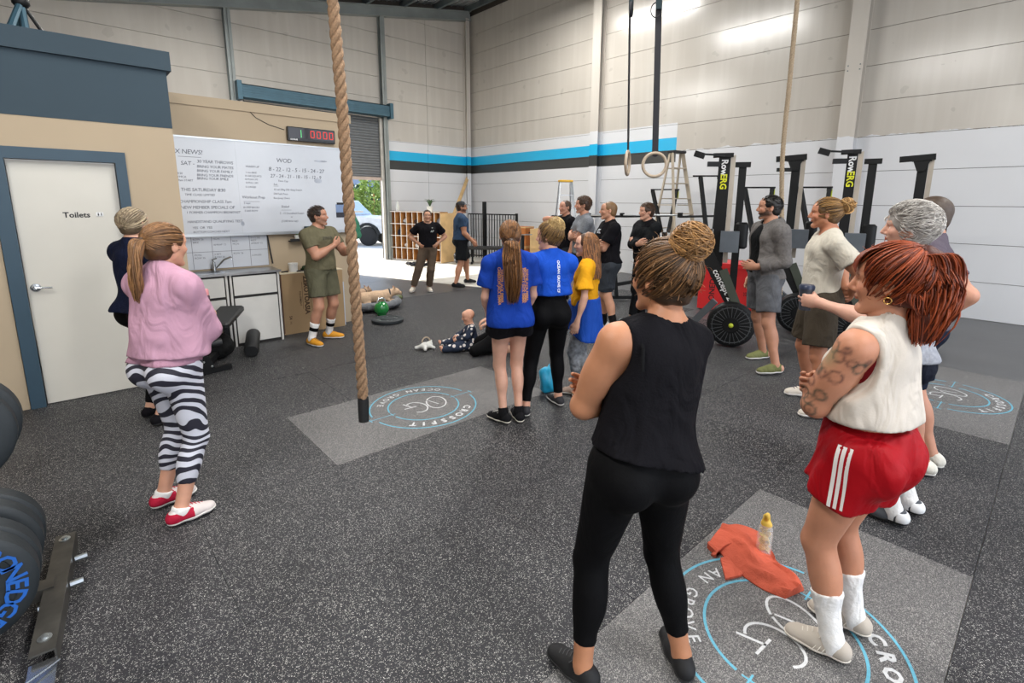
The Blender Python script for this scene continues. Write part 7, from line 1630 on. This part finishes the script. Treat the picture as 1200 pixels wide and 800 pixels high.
# ---- rowing machines stored upright
gry = mat('machine_grey_plastic', '565c63', .5); wht = mat('white_lettering', 'e8e8e8', .5); yel = mat('yellow_lettering', 'd8d820', .5); rail_m = mat('beige_rail', 'b7ada0', .35, .3)
def rower(px, py, lab, zt=2.4, letter=False, near=False, narrow=False, style=0):
    d = ray(px, py); k_ = (zt-EYE)/d[2]; tp_ = EYEP+d*k_; r_ = V3(CR[0], CR[1], 0); r_ = unit(r_); f = unit(V3(-tp_[0], -tp_[1], 0)); r_ = V3(-f[1], f[0], 0)    # r_: image right
    if near: pass
    o = V3(tp_[0], tp_[1], 0); t = thing('rowing_machine', lab, 'rowing machine', tuple(o), 0, 'rowing machines stored upright'); 
    R = Matrix((Vector(r_), Vector(-f), Vector((0, 0, 1)))).transposed()
    def bx(c, s_, m, name, pr_=None, RR=None): q = MB().box(o+r_*c[0]-f*c[1]+V3(0, 0, c[2]), s_, R=RR if RR is not None else R).build(name, m, t); return q
    def W3(a, b_, c): return tuple(o+r_*a-f*b_+V3(0, 0, c))
    w_ = .11 if narrow else .14
    MB().bar(W3(.0, 0, .95), W3(.0, 0, zt), .06, w_, tuple(r_)).build('monorail', blk, t); MB().bar(W3(w_/2+.03, .01, 1.0), W3(w_/2+.03, .01, zt-.01), .05, .055, tuple(r_)).build('rail_edge', rail_m, t)
    bx((-.02, 0, zt-.01), (w_+.10, .10, .05), blk, 'rail_end')
    if style == 0:
        MB().bar(W3(.0, -.1, zt-.02), W3(-.30, -.15, zt+.0), .022, .022).build('rear_foot', blk, t); MB().bar(W3(-.05, -.05, zt-.12), W3(-.20, -.08, zt-.12), .05, .06).build('rear_foot', blk, t)
        MB().bar(W3(-.36, -.15, zt+.01), W3(-.24, -.15, zt-.03), .07, .07).build('foot_cap', blk, t)
    else:
        MB().bar(W3(-.26, -.05, zt-.005), W3(.12, -.05, zt+.02), .06, .075).build('rear_foot', blk, t); MB().prism([(-.09, 0), (.09, 0), (.04, -.13), (-.04, -.13)], -.02, .02, T(W3(-.02, -.05, zt-.03), tuple(r_), (0, 0, 1))).build('gusset', blk, t)
        if style == 1: MB().bar(W3(-.05, -.05, zt-.15), W3(-.24, -.08, zt-.15), .05, .05).build('rear_foot', blk, t)
    if style == 0: MB().bar(W3(.22, .12, .62), W3(.22, .12, zt-.12), .05, .09, tuple(r_)).build('frame_tube', blk, t); bx((.22, .12, zt-.12), (.18, .10, .06), blk, 'frame_cap')
    if letter:
        for s_, z_, m in (('Row', zt-.16, wht), ('ERG', zt-.335, yel)):
            b = MB(); put(b, txt(s_, .105, bold=.003), T(W3(-.0, -.034-.002, z_), (0, 0, -1), tuple(r_))); b.build('lettering', m, t)
    # seat, footplate, flywheel arm
    bx((.13, -.10, 1.28), (.22, .16, .26), gry, 'monitor'); MB().rbox(o+r_*.27-f*.10+V3(0, 0, 1.35), (.16, .12, .34), .05, R=R).build('seat', blk, t, True)
    MB().bar(W3(-.14, -.28, 1.16), W3(.24, -.34, .50), .07, .16, tuple(r_)).build('flywheel_arm', blk, t); MB().bar(W3(.08, -.35, .95), W3(.30, -.40, .45), .02, .10, tuple(r_)).build('arm_edge', mat('olive_arm', '3c4238', .5), t)
    if letter and near:
        b = MB(); dirv = V3(*W3(.24, -.34, .50))-V3(*W3(-.14, -.28, 1.16)); dirv = unit(dirv); upv = unit(np.cross(dirv, f)); b2 = put(b, txt('concept 2', .105, bold=.002), T(tuple((V3(*W3(-.14, -.28, 1.16))+V3(*W3(.24, -.34, .50)))/2+f*.045+dirv*.08), tuple(dirv), tuple(-upv if np.dot(upv, r_) < 0 else upv))); b.build('lettering', wht, t)
    c = V3(*W3(.22, -.42, .285)); Rf = Matrix((Vector(r_), Vector((0, 0, 1)), Vector(f))).transposed()
    MB().lathe([(0, -.09), (.26, -.09), (.275, -.075), (.28, -.03), (.28, .04), (.265, .07), (.245, .078), (.10, .07), (.09, .085), (0, .085)], 40, tuple(c), Rf).build('flywheel_cage', blk, t, True)
    MB().ring(.215, .225, .078, .082, 40, T=T(tuple(c), tuple(r_), (0, 0, 1), tuple(f)) if False else Rf.to_4x4() if False else Matrix.Translation(tuple(c)) @ Rf.to_4x4()).build('cage_ring', mat('ring_grey', '4a4d50', .3), t)
    for k_ in range(24): a = 2*PI*k_/24; MB().bar(tuple(c+f*.080+r_*.10*math.cos(a)+V3(0, 0, .10*math.sin(a))), tuple(c+f*.080+r_*.235*math.cos(a)+V3(0, 0, .235*math.sin(a))), .006, .006).build('cage_spoke', MATS['ring_grey'], t)
    MB().ball(tuple(c+f*.085), .03, 10).build('hub_badge', lime, t, True)
    MB().bar(W3(-.36, .15, .07), W3(.40, .15, .07), .07, .06).bar(W3(-.36, .15, .07), W3(-.36, -.3, .07), .06, .05).build('base_frame', mat('grey_frame', '6c7176', .4, .4), t); MB().bar(W3(-.28, .12, .10), W3(.02, .05, .48), .05, .09).build('brace', MATS['grey_frame'], t)
    for sx_ in (-.34, .38): MB().tube([W3(sx_-.03, .15, .035), W3(sx_+.03, .15, .035)], .035, 12).build('castor', blk, t, True)
rower(850, 181, 'rowing machine stored upright in front of the red box, flywheel by the man in grey', 2.36, True, True); rower(934, 186, 'rowing machine stored upright between the man in grey and the dreadlocked man', 2.38, False, False, True, 1); rower(1000, 177, 'rowing machine stored upright with lettered rail just behind the dreadlocks', 2.40, True, False, True); rower(1083, 186, 'rowing machine stored upright behind the grey-haired person', 2.36, False, False, True, 2)
# ---- red storage box
q = fl(816, 362); q2 = fl(857, 367.5); xd = unit(V3(q2[0]-q[0], q2[1]-q[1], 0)); nd = V3(-xd[1], xd[0], 0); nd = nd if nd[0] > 0 else -nd; RR = Matrix((Vector(xd), Vector(nd), Vector((0, 0, 1)))).transposed(); cc = V3(q[0], q[1], 0)+xd*.48+nd*.33
redm = mat('red_powder_coat', 'd02a2c', .45, var=.06); t = thing('storage_box', 'red steel storage box with vertical black lettering behind the nearest rowing machine', 'box', tuple(cc))
MB().box(tuple(cc+V3(0, 0, .38)), (.96, .62, .72), R=RR).build('box_body', redm, t); MB().box(tuple(cc+V3(0, 0, .77)), (1.0, .66, .07), R=RR).build('lid', redm, t)
fc = cc-nd*.312; b = MB(); put(b, txt('IRONEDGE', .13, bold=.002), T(tuple(fc+V3(0, 0, .38)-xd*.25), (0, 0, 1), tuple(-xd))); b.build('lettering', ink, t); b = MB(); put(b, txt('25', .07), T(tuple(fc+V3(0, 0, .34)+xd*.27), (0, 0, 1), tuple(-xd))); b.build('lettering', ink, t)
# ---- barbells racked along the wall
for lab, p0, p1, D in (('thin steel barbell racked on the white wall between the brown-haired man and the short-haired man', (690, 252), (712, 252), 11.0), ('thin steel barbell racked on the white wall left of the tall ladder', (729, 252), (797, 252), 10.6)):
    a, b_ = at_dist(*p0, D), at_dist(*p1, D-.8); t = thing('barbell', lab, 'barbell', tuple((a+b_)/2), 0, 'barbells racked on the white wall'); MB().tube([tuple(a), tuple(b_)], .016, 8).build('bar', alu, t, True)
    for q in (a, b_): MB().box(tuple(q), (.07, .07, .09)).build('end_collar', blk, t); MB().bar(tuple(q+V3(0, 0, -.03)), (XW, q[1], q[2]-.03), .04, .04).build('wall_hook', blk, t)
# ---- air bike, plates on the floor beyond the men
q = fl(735, 352); t = thing('air_bike', 'black exercise bike between the short-haired man and the young man in black', 'exercise bike', (q[0], q[1], 0), math.radians(-40))
MB().lathe([(0, -.07), (.27, -.07), (.29, -.05), (.29, .05), (.27, .07), (0, .07)], 32, (.45, 0, .38), Matrix.Rotation(PI/2, 3, 'X')).build('fan_cage', blk, None, True).parent = t
for a, b_ in (((-.5, 0, .06), (.6, 0, .06)), ((-.2, 0, .06), (-.28, 0, .85)), ((.35, 0, .06), (.30, 0, 1.05)), ((-.2, 0, .3), (.4, 0, .4))): MB().bar(a, b_, .06, .06, (0, 1, 0)).build('frame_tube', blk, None).parent = t
MB().rbox((-.30, 0, .88), (.26, .18, .06), .05).build('seat', vinyl, None, True).parent = t
for sg in (-1, 1): MB().tube([(.30, sg*.10, .3), (.28, sg*.26, .9), (.10, sg*.27, 1.15)], .016, 8).build('handle', gry, None, True).parent = t; MB().bar((sg*.5, -.3, .04), (sg*.5, .3, .04), .07, .05).build('foot', blk, None).parent = t
for i, (px, py) in enumerate(((738, 379), (752, 384))):
    q = fl(px, py); t = thing('weight_plate', ['flat dark plate on the floor behind the short-haired man\'s shoes', 'flat dark plate with pale rim nearest the black-topped woman\'s shoulder'][i], 'weight plate', (q[0], q[1], 0)); MB().lathe([(.03, 0), (.19, 0), (.2, .01), (.2, .035), (.19, .045), (.03, .045)], 32).build('disc', bump, None, True).parent = t; MB().ring(.10, .16, .0455, .0475, 32).build('pale_ring', mat('pale_plate_print', '9fa8ae', .5), None).parent = t
# ---- at the roller door: green banner, outside: car, hedge
q = fl(417, 326); t = thing('banner_post', 'dark post with a green cloth hanging from it beside the roller door, behind the rope', 'post', (q[0], q[1], 0)); MB().bar((q[0], q[1], 0), (q[0], q[1], 1.75), .05, .05, (0, 1, 0)).build('post', mat('slate_post', '3f4a50', .6), t)
V_, Q_ = solid([rc((0, 0, 1.35), (.05, -.02, 1.0), .10, .12, .05, '', (V3(0, 1, 0), .35))], .014, wr=(.012, 25, 3)); o = npmesh('green_cloth', V_, Q_, cloth('sea_green_cloth', '3f7a62'), None); o.location = (.0, 0, 0); o.parent = t
MB().box((q[0]+.08, q[1], 1.50), (.30, .12, .04)).build('ledge', MATS['white_plastic'], t); MB().bar((q[0]-.02, q[1], 1.55), (q[0]-.12, q[1], 1.95), .03, .12).build('slanting_flap', mat('slate_post2', '6b7278', .6), t)
yard = struct(MB().span(-30, 60, YB+.35, 80, -.2, -.03).build('ground_outside', mat('pale_yard_concrete', 'c8c4bc', .8)))
wc = fl(431, 288, -.03); hd = math.radians(-50); t = thing('car', 'white four-wheel-drive car parked outside the roller door', 'car', (wc[0], wc[1], -.03), hd); 
cw = mat('white_car_paint', 'e4e6e8', .25, spec=.6); tyre = mat('tyre', '2a2a2a', .8); gls = mat('car_glass', '8fa6bd', .08, spec=.8); rim_m = mat('alloy', 'b4b0aa', .35, .5)
# own frame: x forward, front right wheel at origin (y to the left)
side = [(-3.6, .55), (-3.65, 1.05), (-3.5, 1.15), (-3.35, 1.75), (-1.15, 1.78), (-.55, 1.18), (.65, 1.08), (.78, .95), (.80, .55), (.55, .5), (.40, .78), (.1, .92), (-.2, .9), (-.42, .7), (-.5, .5), (-2.2, .5), (-2.35, .75), (-2.6, .92), (-2.9, .85), (-3.15, .5)]
MB().prism(side, .04, 1.74, Matrix(((1, 0, 0, 0), (0, 0, 1, 0), (0, 1, 0, 0), (0, 0, 0, 1)))).build('car_body', cw, None).parent = t
MB().add([(-1.13, .16, 1.72), (-1.13, 1.62, 1.72), (-.60, 1.66, 1.22), (-.60, .12, 1.22)], [(0, 1, 2, 3)]).build('windscreen', gls, None).parent = t; bpy.data.objects[-1] if False else None
MB().add([(-1.12+.03, .16, 1.75), (-1.12+.03, 1.62, 1.75), (-.53, 1.66, 1.235), (-.53, .12, 1.235), (-1.13, .16, 1.70), (-1.13, 1.62, 1.70), (-.60, 1.66, 1.2), (-.60, .12, 1.2)], [(0, 1, 2, 3), (7, 6, 5, 4), (0, 4, 5, 1), (1, 5, 6, 2), (2, 6, 7, 3), (3, 7, 4, 0)]).build('windscreen_glass', gls, None).parent = t
for a, b_ in ((-1.25, -2.1), (-2.2, -3.2)): MB().prism([(b_, 1.2), (a-(.0 if b_ < -2.2 else -.42), 1.2), (a-.05, 1.66), (b_, 1.66)], .03, .045, Matrix(((1, 0, 0, 0), (0, 0, 1, 0), (0, 1, 0, 0), (0, 0, 0, 1)))).build('side_window', gls, None).parent = t
MB().span(-3.0, -1.2, .25, 1.55, 1.86, 1.90).build('roof_rack', blk, None).parent = t
for x in (-2.9, -2.1, -1.3): MB().span(x-.03, x+.03, .2, 1.6, 1.78, 1.87).build('rack_bar', blk, None).parent = t
for x in (0, -2.77):
    for y in (.12, 1.62):
        wh = MB().lathe([(.18, -.12), (.33, -.12), (.38, -.09), (.38, .09), (.33, .12), (.18, .12)], 28, (x, y, .38), Matrix.Rotation(PI/2, 3, 'X')).build('wheel', tyre, None, True); wh.parent = t
        r_ = MB().lathe([(0, -.10), (.2, -.10), (.22, -.13), (.22, .10), (0, .10)], 20, (x, y, .38), Matrix.Rotation(PI/2, 3, 'X')).build('rim', rim_m, None, True); r_.parent = wh
for x in (0, -2.77): MB().tube([(x+.46*math.cos(a), .04, .40+.46*math.sin(a)) for a in np.linspace(.1, PI-.1, 12)], .06, 6).build('fender_flare', tyre, None, True).parent = t
MB().rbox((-.62, -.08, 1.22), (.12, .16, .14), .04).build('wing_mirror', blk, None).parent = t; MB().span(.78, .92, .05, 1.7, .45, .70).build('bull_bar', blk, None).parent = t; MB().rbox((.79, .25, .88), (.06, .3, .14), .03).build('headlight', gls, None).parent = t
lf = [mat('hedge_leaf_%s' % n_, c, .6, var=.3) for n_, c in (('light', '8aa04c'), ('mid', '5c7a3c'), ('dark', '3f5c34'))]
for i, (px, D, h_, w_) in enumerate(((410, 38, 2.7, 2.6), (423, 41, 3.0, 2.8), (437, 38, 3.9, 2.0), (449, 42, 3.2, 2.4), (398, 42, 2.8, 2.6))):
    q = at_dist(px, 240, D); r4 = np.random.default_rng(i); t = thing('bush', ['pale green bush outside the roller door, left of the car', 'darker green bush outside above the car bonnet', 'tall yellow-green bush outside beside the door post', 'leafy bush outside behind the door post', 'bush outside hidden behind the rope'][i], 'bush', (q[0], q[1], -.03), 0, 'bushes outside the roller door')
    b = MB()
    for k_ in range(900):
        d_ = r4.normal(size=3); d_ /= np.linalg.norm(d_); rr = r4.uniform(.7, 1.0); c = V3(d_[0]*w_/2*rr, d_[1]*w_/2*rr, h_*.52+d_[2]*h_*.5*rr); u = unit(r4.normal(size=3)); v = unit(np.cross(u, r4.normal(size=3))); s_ = .16; b.add([c-u*s_, c-v*s_*.5, c+u*s_, c+v*s_*.5], [(0, 1, 2, 3)])
    o = b.build('foliage', lf[(0, 2, 0, 1, 1)[i]], None); o.parent = t; stuff(o); MB().tube([(0, 0, 0), (.1, 0, h_*.6)], [.12, .05], 8).build('trunk', ply, None).parent = t
q = at_dist(414, 222, 58); tag(MB().span(q[0]-6, q[0]+3, q[1]-3, q[1]+3, -.03, 4.0).build('far_building', mat('blue_grey_cladding', '7f8da3', .7)), 'blue-grey building far beyond the bushes outside', 'building')
